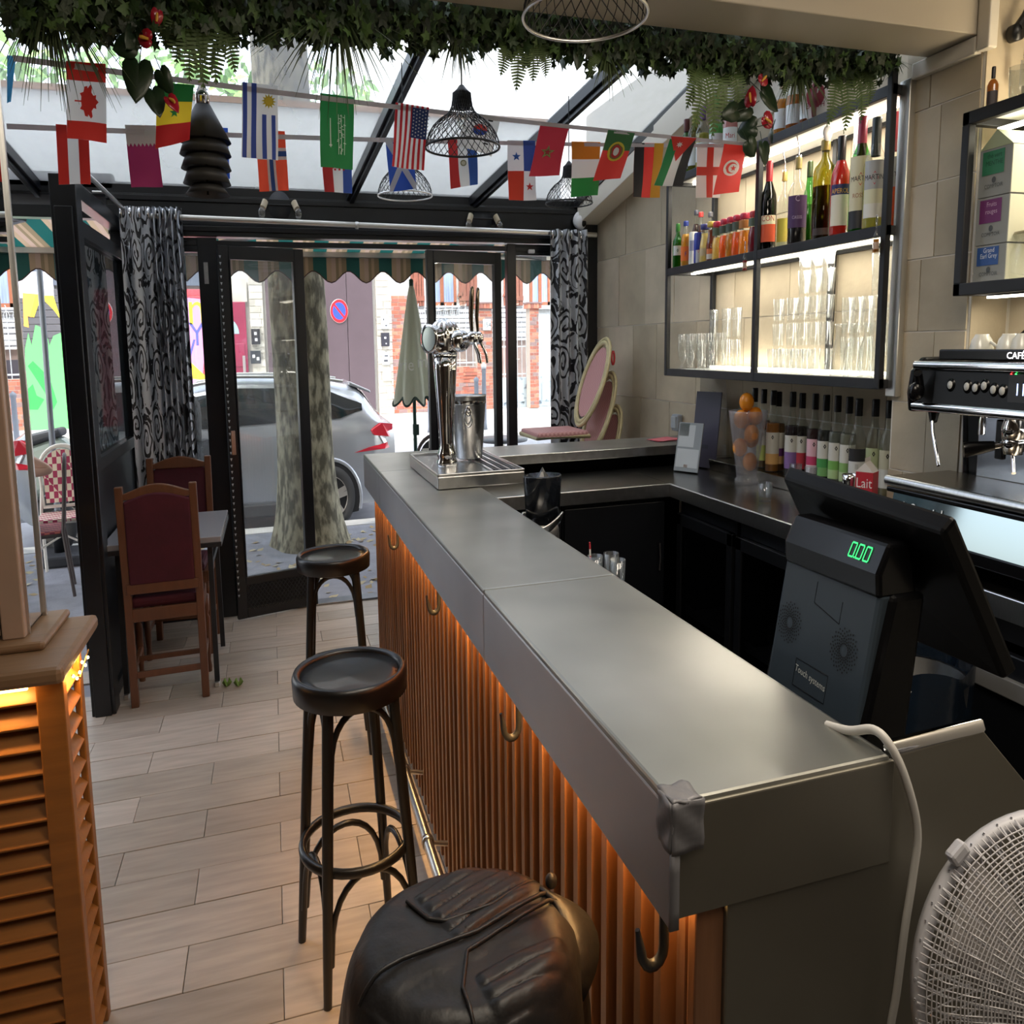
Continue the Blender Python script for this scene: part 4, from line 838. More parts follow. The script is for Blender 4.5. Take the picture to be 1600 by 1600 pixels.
# ---- quilted leather jacket over the nearest stool
LEA = mat('black_leather', srgb('1c1a1a'), .48, 0, .2, 5, .22, 40)
jk = thing('leather_jacket', 'black quilted leather jacket draped over the nearest bar stool', 'jacket', (.285, 1.225, .80))
def drape(a, r):
    """radius along the cloth -> point; flat on the seat then falling in folds"""
    R0 = .192+.006*math.sin(a*2+1); fold = .011*math.sin(a*5+.6)+.007*math.sin(a*9+2)+.004*math.sin(a*17)
    if r < R0:
        t = r/R0; z = .020+.004*math.sin(a*2+r*14)*t-.020*max(0, (t-.80)/.20)**2
        return Vector((r*math.cos(a), r*math.sin(a), z))
    d = r-R0; k = min(1, d/.14); rr = R0+.020*(1-math.exp(-d/.03))+fold*k+.06*d; z = .0-d*.985
    return Vector((rr*math.cos(a), rr*math.sin(a), z))
QP = ((.06, .10, R(22), .12, .075), (.085, -.150, R(10), .085, .075))
def cloth(u, v):
    a = 2*PI*u; p = drape(a, .60*v); x, y = p.x, p.y; q = 0
    # quilted panels: padded ridges with stitched grooves, and a few soft creases elsewhere
    for (cx, cy, ca, hw, hl) in QP:
        dx, dy = x-cx, y-cy; lu = dx*math.cos(ca)+dy*math.sin(ca); lv = -dx*math.sin(ca)+dy*math.cos(ca)+.25*lu*lu/.1*.3
        if abs(lu) < hw and abs(lv) < hl and p.z > -.2: q = max(q, .0062*abs(math.sin((lv+hl)/.030*PI))**.34*min(1, (hw-abs(lu))/.012)*min(1, (hl-abs(lv))/.008))
    c = noise.noise(Vector((x*9+3, y*15, p.z*6)))*.004+noise.noise(Vector((x*22, y*34, p.z*12+5)))*.0016
    p.z += q+c; return p
MB().grid(cloth, 200, 170, wrap=True).build('shell', LEA, jk, solid=.006)
def seam(pts): return [drape(math.atan2(y, x), math.hypot(x, y))+Vector((0, 0, .007)) for x, y in pts]
def dens(pts, n=8): return [(lerp(a[0], b[0], i/n), lerp(a[1], b[1], i/n)) for a, b in zip(pts, pts[1:]) for i in range(n)]+[pts[-1]]
for pl in ([(-.09, .10), (-.06, .045), (-.03, .03), (.06, .04), (.17, .09)], [(-.20, -.06), (-.12, -.035), (.02, -.012), (.11, .02), (.20, .05)], [(-.03, -.20), (-.035, -.12), (-.01, -.05), (.05, -.025), (.18, .02)]):
    MB().tube(seam(dens(pl)), .0035, 5).build('seam', LEA, jk)
tab = []
for i in range(11):
    s_ = i/10; a = lerp(R(18), R(-30), s_); r = .188+.022*math.sin(PI*s_); tab.append((r, a, .020-.05*s_**2))
m = MB(); vs = []
for i, (r, a, z) in enumerate(tab):
    w_ = .022+.012*math.sin(PI*i/10)
    for k in (-1, 1): vs.append((r*math.cos(a)+k*w_*math.cos(a), r*math.sin(a)+k*w_*math.sin(a), z-(.03 if k > 0 else 0)+.008))
m.add(vs, [(2*i, 2*i+1, 2*i+3, 2*i+2) for i in range(10)], 0, True); m.build('epaulette', LEA, jk, solid=.006); MB().sphere((.185, .06, .03), .012, 10, 8).build('snap', LEA, jk)
# ---- beer tower, tray, ice bucket, citrus juicer
ty = thing('drip_tray', 'square brushed steel drip tray under the beer tap', 'tray', (.93, 3.83, 1.102))
MB().box(-.215, .215, -.36, .40, 0, .045).build('body', STEEL, ty, bevel=.004)
for i in range(7): MB().box(.06+i*.022, .074+i*.022, -.30, .36, .046, .050).build('grate_bar', BLACKSTEEL if i % 2 else STEEL, ty)
for x0, x1, y0, y1 in ((-.215, .215, -.36, -.35), (-.215, -.205, -.36, .4), (.205, .215, -.36, .4), (-.215, .215, .39, .40)): MB().box(x0, x1, y0, y1, .045, .054).build('rim', STEEL, ty, bevel=.002)
tw = thing('beer_tap', 'polished steel beer tower with ribbed domed head and tap handles', 'beer tap', (.835, 3.80, 1.145))
MB().lathe([(0, .0), (.064, .0), (.068, .012), (.064, .03), (.055, .045), (.062, .06), (.058, .075), (.046, .10), (.044, .13), (.048, .20), (.070, .52), (.074, .60), (0, .60)], 36).build('column', CHROME, tw)
MB().lathe([(.076, .595), (.078, .61), (.0, .612)], 36).build('collar', CHROME, tw)
hd_ = MB()
def dome(u, v): a = 2*PI*u; b = PI/2*v; r = .098*math.cos(b)*(1+.05*math.sin(a*14)); return (r*math.cos(a)*1.0, r*math.sin(a), .69+.105*math.sin(b)*(1+.02*math.sin(a*14)))
hd_.lathe([(0, .61), (.078, .61), (.08, .63), (.078, .65), (.097, .69)], 30); hd_.grid(dome, 84, 10, wrap=True); hd_.build('head', CHROME, tw)
for (ang, nm) in ((R(-152), 0), (R(140), 1)):
    M = Mx((math.cos(ang)*.06, math.sin(ang)*.06, .69), rz=ang-PI/2+PI/2, ry=PI/2); d_ = MB().lathe([(.07, -.02), (.07, .05), (.076, .055), (.076, .065), (.064, .068)], 28, M=M); e_ = d_.build('badge_ring', CHROME, tw); MB().lathe([(.0, .063), (.066, .063)], 28, M=M).build('badge_face', mat('mirror_badge', srgb('b9c6c6'), .08, .6), e_)
for k, ang in enumerate((R(-48), R(-18), R(22))):
    dx, dy = math.cos(ang), math.sin(ang)
    MB().sphere((dx*.10, dy*.10, .675), .058, 18, 12).build('tap_body', CHROME, tw)
    t_ = MB().tube([(dx*.10, dy*.10, .68), (dx*.19, dy*.19, .69)], .02, 12).sphere((dx*.205, dy*.205, .69), .036, 14, 10).tube([(dx*.21, dy*.21, .69), (dx*.255, dy*.255, .60), (dx*.262, dy*.262, .555)], .009, 8).build('spout', CHROME, tw)
    MB().tube([(dx*.205, dy*.205, .72), (dx*.20, dy*.20, .80), (dx*.205, dy*.205, .88), (dx*.21, dy*.21, .945), (dx*.21, dy*.21, .955)], [.008, .011, .013, .011, .004], 9).build('tap_handle', mat('bronze_handle_%d' % k, srgb('6e6456'), .2, 1), tw)
for c in tw.children_recursive:
    for v in c.data.vertices: v.co.x *= .82; v.co.y *= .82; v.co.z *= (.70 if v.co.z < .75 else .70)
bk = thing('ice_bucket', 'tall brushed aluminium ice bucket with ring handle beside the beer tap', 'ice bucket', (.985, 3.93, 1.155))
MB().lathe([(0, .0), (.062, .0), (.070, .006), (.094, .245), (.097, .25), (.094, .252), (.088, .24), (.066, .012), (0, .012)], 36).build('bucket', STEEL, bk)
MB().lathe([(.0935, .218), (.0955, .22), (.0945, .232)], 36).build('band', CHROME, bk)
ax = R(-105); M = Mx(rz=ax); MB().tube([M @ Vector((.092, .012*math.cos(a), .19+.013*math.sin(a))) for a in [2*PI*k/16 for k in range(16)]], .006, 6, closed=True).tube([M @ Vector((.098-.006*math.sin(a), .020*math.cos(a), .162+.030*math.sin(a))) for a in [2*PI*k/20 for k in range(20)]], .0035, 6, closed=True).sphere(M @ Vector((.092, 0, .205)), .012, 10, 8).build('ring_handle', CHROME, bk)
jc = thing('juicer', 'dark oval citrus juicer with a steel collar behind the bar', 'juicer', (1.075, 3.02, .905))
MB().lathe([(.0, .13), (.072, .13), (.084, .28), (.082, .285), (.074, .27), (.0, .25)], 30, sx=1, sy=.72).build('bowl', mat('smoked_plastic', srgb('171a20'), .12), jc)
MB().lathe([(0, 0), (.075, 0), (.07, .11), (.062, .13), (0, .13)], 30, sy=.8).build('base', ALU, jc); MB().grid(lambda u, v: (lerp(.078, .09, v)*math.cos(2*PI*u), .74*lerp(.078, .09, v)*math.sin(2*PI*u), .115+.03*v+.02*math.cos(4*PI*u+1.0)), 40, 3, wrap=True).build('collar', STEEL, jc, solid=.004)
MB().lathe([(.0, .31), (.012, .295), (.045, .262), (.0, .26)], 8, smooth=False, sy=.7).build('reamer', mat('smoked_reamer', srgb('33363c'), .2), jc)
# ================================================================ back bar: shelves, bottles, glasses, worktop
random.seed(41)
if hasattr(SC, 'cycles'): SC.cycles.transparent_max_bounces = 32
FX, BX, YF, YN = 2.42, 2.775, 4.44, 2.60
SH = thing('wall_shelf', 'large black steel wall shelf holding rows of bottles and glasses', 'shelf', (2.6, 3.5, 1.45)); so = Vector((2.6, 3.5, 1.45))
SBAR = mat('shelf_steel', srgb('26272a'), .5, .3, .15, 12)
def sb(name, x0, x1, y0, y1, z0, z1, m=None, bev=.002): return MB().box(x0-so.x, x1-so.x, y0-so.y, y1-so.y, z0-so.z, z1-so.z).build(name, m or SBAR, SH, bevel=bev)
levels = (1.455, 1.925, 2.335)
for k, z in enumerate(levels):
    sb('front_bar', FX, FX+.028, YN, YF, z-.017, z+.017); sb('back_bar', BX-.02, BX, YN, YF, z-.012, z+.012)
    for y in (YN, YF-.025): sb('side_bar', FX, BX if y > 3 else 2.495, y, y+.025, z-.014, z+.014)
    sb('shelf_plate', FX+.026, BX-.004, YN+.02, YF-.02, z+.002, z+.013, mat('frosted_shelf_%d' % k, srgb('d2d3cf'), .35), 0)
for y, z0, z1 in ((YF-.026, 1.44, 2.35), (3.475, 1.44, 2.35), (YN, 1.44, 2.40)): sb('post', FX-.002, FX+.026, y, y+.028, z0, z1)
for y, z0, z1 in ((YF-.03, 1.46, 2.35), (3.30, 1.46, 2.35)): sb('post', BX-.032, BX-.004, y, y+.03, z0, z1)
LED = mat('shelf_led', (1, .95, .82), .5, emit=(1, .93, .78), es=6)
for z in (1.470, 1.940): sb('led_strip', BX-.045, BX-.03, YN+.04, YF-.04, z, z+.010, LED, 0)
sb('led_strip', FX+.16, FX+.19, YN+.04, YF-.04, 2.326, 2.333, LED, 0); sb('led_strip', FX+.16, FX+.19, YN+.04, YF-.04, 1.914, 1.921, LED, 0)
for z, e in ((1.485, 1.1), (1.955, 1.2)): lamp('shelf_led_light', 'AREA', (BX-.05, 3.5, z), None, e, (1, .9, .72), .02, 1.7*S[1], rot=(PI, 0, 0))
lamp('shelf_led_light', 'AREA', (2.6, 3.5, 2.325), (2.6, 3.5, 1), 3.0, (1, .93, .80), .03, 1.7*S[1], rot=(0, 0, 0.0001))
lamp('shelf_led_light', 'AREA', (2.6, 3.5, 1.912), (2.6, 3.5, 1), 2.0, (1, .93, .80), .03, 1.7*S[1], rot=(0, 0, 0.0001))
GCL = glassmat('bottle_clear_glass', (.88, .90, .87), .07, .06, (.8, .82, .78), gmax=.8); GGR = glassmat('bottle_green_glass', (.25, .62, .22), .06); GBR = glassmat('bottle_brown_glass', (.45, .18, .05), .06); GOL = glassmat('bottle_olive_glass', (.50, .48, .10), .06); GDK = glassmat('bottle_dark_glass', (.05, .06, .035), .06)  # clear bottles carry a faint white haze as painted glow
LIQ = {}
def liquid(c):
    if c not in LIQ:
        m = paper('liquid_'+c, srgb(c), .55, .15); LIQ[c] = m
    return LIQ[c]
PROF = {   # fractions: (radius, height) of the outer outline up to the neck rim
 'wine': [(.94, 0), (1, .02), (1, .56), (.92, .64), (.55, .74), (.36, .80), (.33, .95), (.38, .96), (.38, 1.0)],
 'bulb': [(.92, 0), (1, .02), (1, .60), (1.0, .68), (.85, .75), (.45, .81), (.33, .85), (.31, .97), (.36, .98), (.36, 1.0)],
 'slim': [(.94, 0), (1, .02), (1, .52), (.9, .60), (.55, .70), (.40, .80), (.38, 1.0)],
 'soda': [(.88, 0), (1, .04), (1, .34), (.9, .44), (1, .54), (.9, .66), (.5, .80), (.42, .96), (.46, 1.0)],
 'jar': [(.9, 0), (1, .04), (1, .45), (.86, .58), (.70, .70), (.70, .92), (.74, 1.0)],
 'can': [(.86, 0), (1, .04), (1, .93), (.86, 1.0)],
 'syrup': [(.96, 0), (1, .015), (1, .56), (.97, .60), (.55, .70), (.42, .76), (.36, .98), (.40, 1.0)],
 'square': [(.96, 0), (1, .03), (1, .60), (.7, .70), (.34, .76), (.32, 1.0)]}
def bottle(name, label, cat, at, r, h, kind, glass, liq=None, fill=.6, cap=None, caph=.05, lab=None, group=None, txt=None, pour=False, n=18):
    t = thing(name, label, cat, at, group); P = [(a*r, b*h) for a, b in PROF[kind]]
    MB().lathe([(0, 0)]+P, n).build('glass', glass, t)
    if liq:
        q = [(0, .004)]
        for (a, b) in P:
            if b <= fill*h: q.append((a*.93, max(b, .004)))
            else: break
        rr = curve([(b, a) for a, b in P], fill*h); q += [(rr*.93, fill*h), (0, fill*h)]; MB().lathe(q, n).build('liquid', liquid(liq), t)
    if cap:
        rc = P[-1][0]*1.12; MB().lathe([(rc*.98, h-caph), (rc, h-caph*.9), (rc, h+.002), (rc*.9, h+.006), (0, h+.006)], 14).build('cap', flatc(cap, .35), t)
    if pour:
        MB().lathe([(P[-1][0]*.9, h), (P[-1][0], h+.012), (0, h+.014)], 12).tube([(0, 0, h+.01), (0, 0, h+.04), (-.012, 0, h+.075), (-.02, 0, h+.095)], .0035, 6).build('pourer', CHROME, t)
    if lab:    # (z0, z1, colours bottom to top, half angle, text list)
        z0, z1, cols, ha, tx = lab; mats = [flatc('ffffff' if c == 'none' else c, .5) for c in cols]; k = len(cols); L = MB(); c0 = math.atan2(-at[1]*1.0, -at[0])
        rr = r*1.012
        for i, c in enumerate(cols):
            if c == 'none': continue
            za, zb = lerp(z0, z1, i/k)*h, lerp(z0, z1, (i+1)/k)*h
            L.grid(lambda u, v: (rr*math.cos(c0+ha*(2*u-1)), rr*math.sin(c0+ha*(2*u-1)), lerp(za, zb, v)), 10, 1, i)
        for (s_, zz, size, col) in tx:
            mats.append(flatc(col)); vs, fs = (glyphs(s_, 'CENTER') if s_ != '<>' else ([(-.5, 0), (0, -.7), (.5, 0), (0, .7)], [(0, 1, 2, 3)]))
            L.add([(rr*1.01*math.cos(c0+x*size/rr), rr*1.01*math.sin(c0+x*size/rr), zz*h+y*size) for x, y in vs], fs, len(mats)-1)
        L.build('label', mats, t)
    return t
Z2 = levels[1]+.0135
def shelf_bottle(px, top, base, x, r, *a, **k):
    p = on(px, base, 'x', x); q = on(px, top, 'x', x); name, label, cat = a[:3]
    return bottle(name, label, cat, (x, min(p.y, YF-.06), Z2), r, q.z-Z2, *a[3:], **k)
sb_ = shelf_bottle; G1 = 'soft drinks on the upper shelf'
N = 'soft_drink_bottle'
sb_(1055, 353, 412, 2.47, .031, 'water_bottle', 'small green sparkling water bottle at the far left end of the shelf', 'bottle', 'wine', GGR, '58b83c', .7, '2f7a2c', .03, (.30, .52, ('dfe6da',), 1.0, [('<>', .41, .012, '3d6a40')]), G1)
sb_(1071, 348, 409, 2.48, .031, N, 'yellow orangeade bottle with a blue cap next to the green bottle', 'bottle', 'soda', GCL, 'f0b82a', .74, '2c3f8f', .016, (.14, .46, ('e8762a',), 1.2, [('F', .24, .03, '2c3f8f')]), G1)
sb_(1078, 334, 405, 2.60, .030, N, 'back-row cola bottle with a dark cap, behind the orangeade', 'bottle', 'soda', GCL, '5b2a1c', .78, '4a4a56', .016, None, G1)
sb_(1094, 334, 402, 2.60, .030, N, 'back-row cola bottle with a red cap', 'bottle', 'soda', GCL, '5b2a1c', .78, 'c03a3a', .016, None, G1)
sb_(1109, 334, 399, 2.62, .030, N, 'back-row clear-necked bottle with a grey cap', 'bottle', 'soda', GCL, 'a8865a', .55, '55555c', .016, None, G1)
sb_(1083, 363, 405, 2.50, .028, 'drink_can', 'slim white and silver drink can left of the blue one', 'can', 'can', flatc('d9d9d2', .3), None, lab=(.45, .75, ('8a8aa0',), .9, []), group=G1)
sb_(1091, 364, 404, 2.47, .027, 'drink_can', 'slim blue and silver energy drink can', 'can', 'can', flatc('3445a8', .25), None, lab=(.05, .45, ('c9ccd6',), .6, [('<>', .42, .012, 'c03a3a')]), group=G1)
sb_(1101, 353, 402, 2.48, .032, N, 'cloudy lemonade bottle with a dark blue cap', 'bottle', 'jar', GCL, 'e8d9a0', .8, '3a3a7a', .016, (.2, .4, ('cdbd96',), 1.0, []), G1)
sb_(1111, 349, 400, 2.48, .030, N, 'amber iced tea bottle with a yellow cap', 'bottle', 'jar', GCL, '9a4a1e', .82, 'c9b04a', .016, (.08, .34, ('d9cfc0', 'e07a3a'), 1.0, []), G1)
for px, top, liq, lb, nm in ((1121, 349, 'eed98a', '5a6a52', 'pale apple juice bottle, first of the five red-capped juices from the left'), (1132, 345, 'ee8a2e', '4a5648', 'orange juice bottle, second of the five red-capped juices from the left'), (1142, 342, 'd9a63a', '4f5c4e', 'pineapple juice bottle with speckled label, third of the five red-capped juices'), (1152, 339, 'ee8a3a', '4f5a4c', 'apricot juice bottle, fourth of the five red-capped juices from the left'), (1163, 336, 'f0b03a', 'b8793a', 'amber juice bottle, last of the five red-capped juices before the post')):
    sb_(px, top, 405-(px-1100)*.19, 2.49, .033, 'juice_bottle', nm, 'bottle', 'jar', GCL, liq, .62, 'b02a44', .016, (.66, .86, (lb,), 1.2, []), G1)
sb_(1178, 333, 389, 2.48, .033, 'juice_bottle', 'dark red fruit juice bottle behind the middle post', 'bottle', 'jar', GCL, '9c2a44', .66, 'c23a44', .016, (.66, .86, ('5d6a58',), 1.2, []), G1)
SP = 'spirits on the upper shelf'; LQ = 'liquor_bottle'
sb_(1199, 256, 383, 2.48, .040, LQ, 'dark bitter aperitif bottle with red cap and orange shield label', 'bottle', 'wine', GDK, '241610', .6, 'c23038', .07, (.10, .40, ('d9552e', 'd9552e', 'e8dcb8'), 1.1, [('CON', .335, .030, 'b02a2a')]), SP)
sb_(1223, 272, 380, 2.58, .038, LQ, 'clear spirit bottle with pourer and yellow label, behind the dark aperitif', 'bottle', 'square', GCL, 'd8d8c8', .2, 'b09a58', .03, (.12, .42, ('d9c25a',), 1.0, []), SP, pour=True)
sb_(1244, 250, 377, 2.48, .044, LQ, 'blackcurrant liqueur bottle with purple label and metal pourer', 'bottle', 'square', GCL, '17101a', .52, 'b09a58', .035, (.20, .57, ('4d2f5e',), 1.25, [('C', .50, .03, 'b9a6c4'), ('CASSIS', .30, .016, 'b9a6c4')]), SP, pour=True)
sb_(1262, 256, 374, 2.58, .034, LQ, 'slim green wine bottle behind the purple-labelled liqueur', 'bottle', 'slim', GGR, '4a6a1c', .5, '3a4a22', .05, None, SP)
rc = sb_(1285, 224, 376, 2.49, .052, LQ, 'large round-shouldered pastis bottle with a glass stopper', 'bottle', 'bulb', GOL, '3a2412', .55, 'a08a3a', .03, (.05, .12, ('3a2a22',), 1.0, [('I', .3, .02, 'd9d0b4')]), SP)
hh = on(1285, 224, 'x', 2.49).z-Z2; MB().lathe([(0, hh), (.010, hh+.01), (.008, hh+.03), (.0, hh+.04)], 10).sphere((-.01, -.02, hh+.025), .026, 14, 8, 0, 1, .4, 1).build('stopper', mat('frosted_stopper', srgb('e4e6e4'), .2), rc)
sb_(1310, 218, 369, 2.46, .043, LQ, 'bright red aperitivo bottle with a dark blue and white label', 'bottle', 'wine', GCL, 'd8321f', .86, '1e1c1e', .075, (.10, .52, ('e4ddc8', 'e4ddc8', 'e4ddc8', '2b2f66'), 1.0, [('APEROL', .43, .022, 'e0a83a')]), SP)
sb_(1333, 200, 366, 2.62, .036, LQ, 'tall clear vodka bottle with a silver top, behind the vermouths', 'bottle', 'slim', GCL, 'e8e8e8', .2, 'b9bac0', .09, None, SP)
sb_(1341, 188, 364, 2.47, .045, LQ, 'green vermouth bottle with cream label, red disc and black band', 'bottle', 'wine', GGR, '3d8a3a', .3, 'a03048', .12, (.03, .66, ('26262a', 'd9cfac', 'd9cfac', 'd9cfac'), 1.2, [('ROSSO', .30, .020, 'a0603a'), ('<>', .46, .03, 'c02a3a'), ('MARTINI', .445, .022, '1b1b1d')]), SP)
sb_(1363, 190, 359, 2.46, .045, LQ, 'clear vermouth bottle with a round grey label and dark green cap', 'bottle', 'wine', GCL, 'd8d46a', .62, '25302e', .11, (.10, .62, ('dad8cc', 'd4d2b0', 'a9aaa8', 'a9aaa8'), 1.0, [('<>', .46, .03, 'c02a3a'), ('MARTINI', .445, .022, '1b1b1d')]), SP)
sb_(1392, 182, 354, 2.54, .045, LQ, 'rose vermouth bottle partly behind the right shelf post', 'bottle', 'wine', GCL, 'd9743a', .52, 'b03a4a', .11, (.36, .62, ('a9aaa8',), 1.0, [('MARTINI', .45, .02, '1b1b1d')]), SP)
sb_(1409, 185, 352, 2.58, .040, LQ, 'orange aperitif bottle at the near right end of the shelf', 'bottle', 'wine', GCL, 'd9602a', .58, 'c23a4a', .11, None, SP)
# bottles on the top board, half hidden by the plants
Z2o = Z2; Z2 = levels[2]+.0135
for px, top, base, kind, g, liq, cap, nm in ((1067, 192, 262, 'wine', GGR, 'b8c03a', '5a2a2a', 'green bottle with dark cap on the top board, far left'), (1085, 180, 258, 'bulb', GOL, 'c0c42a', '8a8a3a', 'lime yellow bottle on the top board beside the ferns'), (1097, 170, 255, 'wine', GCL, 'b9b03a', '6a4a8a', 'yellow bottle with a purple cap on the top board'), (1118, 150, 250, 'slim', GCL, '6ac06a', '3a8a4a', 'pale green rum bottle on the top board'), (1140, 140, 245, 'wine', GCL, 'e0a0a0', 'c0c0c0', 'pink and white lettered bottle on the top board'), (1221, 118, 212, 'wine', GCL, 'e0a030', 'c0b090', 'golden syrup bottle on the top board'), (1240, 112, 205, 'bulb', GCL, 'c8741e', '6a4a2a', 'amber rum bottle on the top board'), (1262, 110, 200, 'wine', GCL, 'b85a1e', '5a3a2a', 'dark amber bottle on the top board')):
    sb_(px, top, base, 2.52, .042, LQ, nm, 'bottle', kind, g, liq, .6, cap, .05, (.15, .45, ('d9dfe0',), 1.1, [('Mari', .3, .03, 'b0303a')] if px == 1140 else []), 'bottles on the top board')
Z2 = Z2o
ds = thing('round_sign', 'small round maroon and white enamel beer sign leaning on the top board', 'sign', (2.52, on(1275, 150, 'x', 2.52).y, levels[2]+.018))
MB().lathe([(0, -.006), (.075, -.006), (.078, 0), (.075, .006), (0, .006)], 28, (0, 0, 0), 0, Mx((0, 0, .078), rz=R(40), rx=PI/2)).build('plate', flatc('6a2436'), ds)
fs_ = frame(Mx(rz=R(-50)) @ Vector((0, -.008, .078)), Mx(rz=R(-50)) @ Vector((1, 0, 0)), (0, 0, 1)); m = MB(); m.disc(fs_, (0, 0), .066, 24, 0, 0); m.disc(fs_, (0, .02), .042, 20, .002, 1); m.disc(fs_, (.004, .034), .009, 12, .004, 0); m.text('EARTH', fs_, (0, -.022), .028, .003, 1); m.build('print', [flatc('d9d2cc'), flatc('8a2438')], ds)
for px, py, x, lab, liq in ((1373, 365, 2.412, 'tiny amber bottle hung on the right shelf post', 'c98a2a'), (1167, 400, 2.412, 'tiny red bottle hung on the middle shelf post', 'a83a3a')):
    p = on(px, py, 'x', x); c = bottle('miniature_bottle', lab, 'bottle', (x-.012, p.y, p.z-.06), .012, .085, 'wine', GCL, liq, .5, None, lab=(.15, .4, ('b9a090',), 1, [])); MB().tube([(0, .004*math.sin(a), .10+.016*math.cos(a)) for a in [2*PI*k/14 for k in range(14)]], .0015, 5, closed=True).build('ring', CHROME, c)
# ---- glasses on the bottom board
GLS = glassmat('drinking_glass', (.96, .97, .97), .05, .05, (.95, .95, .93), gmax=.75); Z1 = levels[0]+.0135  # pale haze in the drinking glass stands in for LED glow
def tumbler(r, h, name='glass', foot=.012): return MB().lathe([(0, .0), (r*.78, .0), (r*.82, .004), (r, h), (r*.95, h), (r*.76, foot), (0, foot)], 16)
GLT = glassmat('tumbler_glass', (.90, .92, .92), .09, .10, (.9, .92, .92), gmax=.85); GM = {}
def glass(kind, at, label, group):
    if kind not in GM:
        if kind == 'tumbler': b = tumbler(.033, .095)
        elif kind == 'highball': b = tumbler(.030, .135)
        elif kind == 'beer': b = MB().lathe([(0, 0), (.032, 0), (.032, .006), (.012, .012), (.010, .03), (.024, .055), (.031, .10), (.030, .165), (.028, .165), (.029, .10), (.022, .057), (0, .035)], 16)
        elif kind == 'shot': b = tumbler(.036, .07, foot=.018)
        elif kind == 'carafe': b = MB().lathe([(0, 0), (.040, 0), (.042, .01), (.040, .09), (.022, .13), (.020, .16), (.028, .18), (.026, .18), (.018, .16), (.020, .13), (.037, .09), (.038, .012), (0, .008)], 16)
        o = b.build('drinking_glass', GLS); GM[kind] = o.data; bpy.data.objects.remove(o)
    o = bpy.data.objects.new('drinking_glass', GM[kind]); COL.objects.link(o); o.location = loc(*at); tag(o, label, 'glass', group)
    if not group: o.data = o.data.copy(); o.data.materials[0] = GLT
    return o
ordn = ['far left', 'second from the left', 'third from the left', 'fourth from the left', 'fifth from the left', 'sixth from the left', 'seventh from the left', 'eighth from the left', 'ninth from the left']
def gy(px, x): return on(px, 570, 'x', x).y
for i, px in enumerate((1066, 1079, 1093, 1108, 1126)): glass('beer', (2.475, gy(px, 2.475), Z1), 'footed beer glass in the front row of the bottom board, '+ordn[i], 'footed beer glasses')
for i, px in enumerate((1078, 1096, 1114, 1134, 1150)):
    y = gy(px, 2.60)
    for k in range(2 if i > 1 else 1): glass('highball', (2.60, y, Z1+.137*k), 'tall straight glass in the second row, %s, %s' % (ordn[i], ('standing on the board', 'stacked on another')[k]), 'tall straight glasses')
for i, (px, n) in enumerate(((1215, 3), (1236, 3), (1253, 5), (1271, 5), (1289, 5))):
    y = gy(px, 2.58)
    for k in range(n): glass('tumbler', (2.58, y, Z1+.0965*k), '%s tumbler of the %s stack in the middle pyramid' % (('bottom', 'second from bottom', 'middle' if n > 3 else 'top', 'fourth from bottom', 'topmost')[k], ordn[i].replace('far left', 'leftmost')), 'stacked tumblers')
for i, px in enumerate((1208, 1226, 1244, 1262)): glass('tumbler', (2.475, gy(px, 2.475), Z1), 'tumbler in the low front row before the pyramid, '+ordn[i], 'front row tumblers')
for i, px in enumerate((1312, 1333, 1356, 1378)): glass('carafe', (2.475, gy(px, 2.475), Z1), 'small glass carafe in the front row at the right, '+ordn[i], 'small carafes')
for i, (px, n) in enumerate(((1322, 2), (1337, 2), (1352, 2), (1366, 3), (1388, 3))):
    y = gy(px, 2.60)
    for k in range(n): glass('highball', (2.60, y, Z1+.137*k), '%s straight glass of the stack behind the carafes, %s' % (('bottom', 'second', 'topmost third')[k], ordn[i]), 'stacked straight glasses')
# ---- worktop behind the bar
WT = 1.0
wk = thing('worktop', 'L-shaped stainless worktop behind the bar', 'worktop', (2.2, 3.6, 0)); wo = Vector((2.2, 3.6, 0))
def wb(name, x0, x1, y0, y1, z0, z1, m, bev=.003): return MB().box(x0-wo.x, x1-wo.x, y0-wo.y, y1-wo.y, z0, z1).build(name, m, wk, bevel=bev)
STW = mat('worktop_steel', srgb('8b8883'), .24, 1, .08, 4, .02, 30)
wb('top', 2.135, 2.775, 2.618, 4.405, WT-.004, WT, STW); wb('top', 2.135, 2.496, 2.245, 2.618, WT-.004, WT, STW); wb('top', 2.135, 2.676, .5, 2.245, WT-.004, WT, STW); wb('top', .94, 2.135, 3.83, 4.405, WT-.004, WT, STW)
wb('edge', 2.128, 2.142, .5, 3.83, WT-.055, WT+.002, STEEL); wb('edge', .94, 2.142, 3.822, 3.836, WT-.055, WT+.002, STEEL)
wb('ledge', 2.60, 2.775, 2.63, 4.2, WT, WT+.05, STW)
DKC = mat('dark_cabinet', srgb('0d0f14'), .4, 0, .2, 3)
for i, (a, b) in enumerate(((.95, 1.5), (1.5, 2.14))):
    c = thing('under_cabinet', ('black cupboard under the far worktop, left one', 'black cupboard under the far worktop, beside the corner')[i], 'cabinet', ((a+b)/2, 4.1, 0)); w = (b-a)/2
    MB().box(-w+.003, w-.003, -.2, .25, .08, .93).build('carcass', DKC, c); MB().box(-w+.01, w-.01, -.222, -.202, .1, .92).build('door', DKC, c, bevel=.004); MB().tube([(w-.05, -.24, .62), (w-.05, -.25, .68), (w-.05, -.24, .74)], .006, 6).build('handle', STEEL, c)
    MB().box(-w+.003, w-.003, -.18, .25, 0, .08).build('plinth', BLACKP, c)
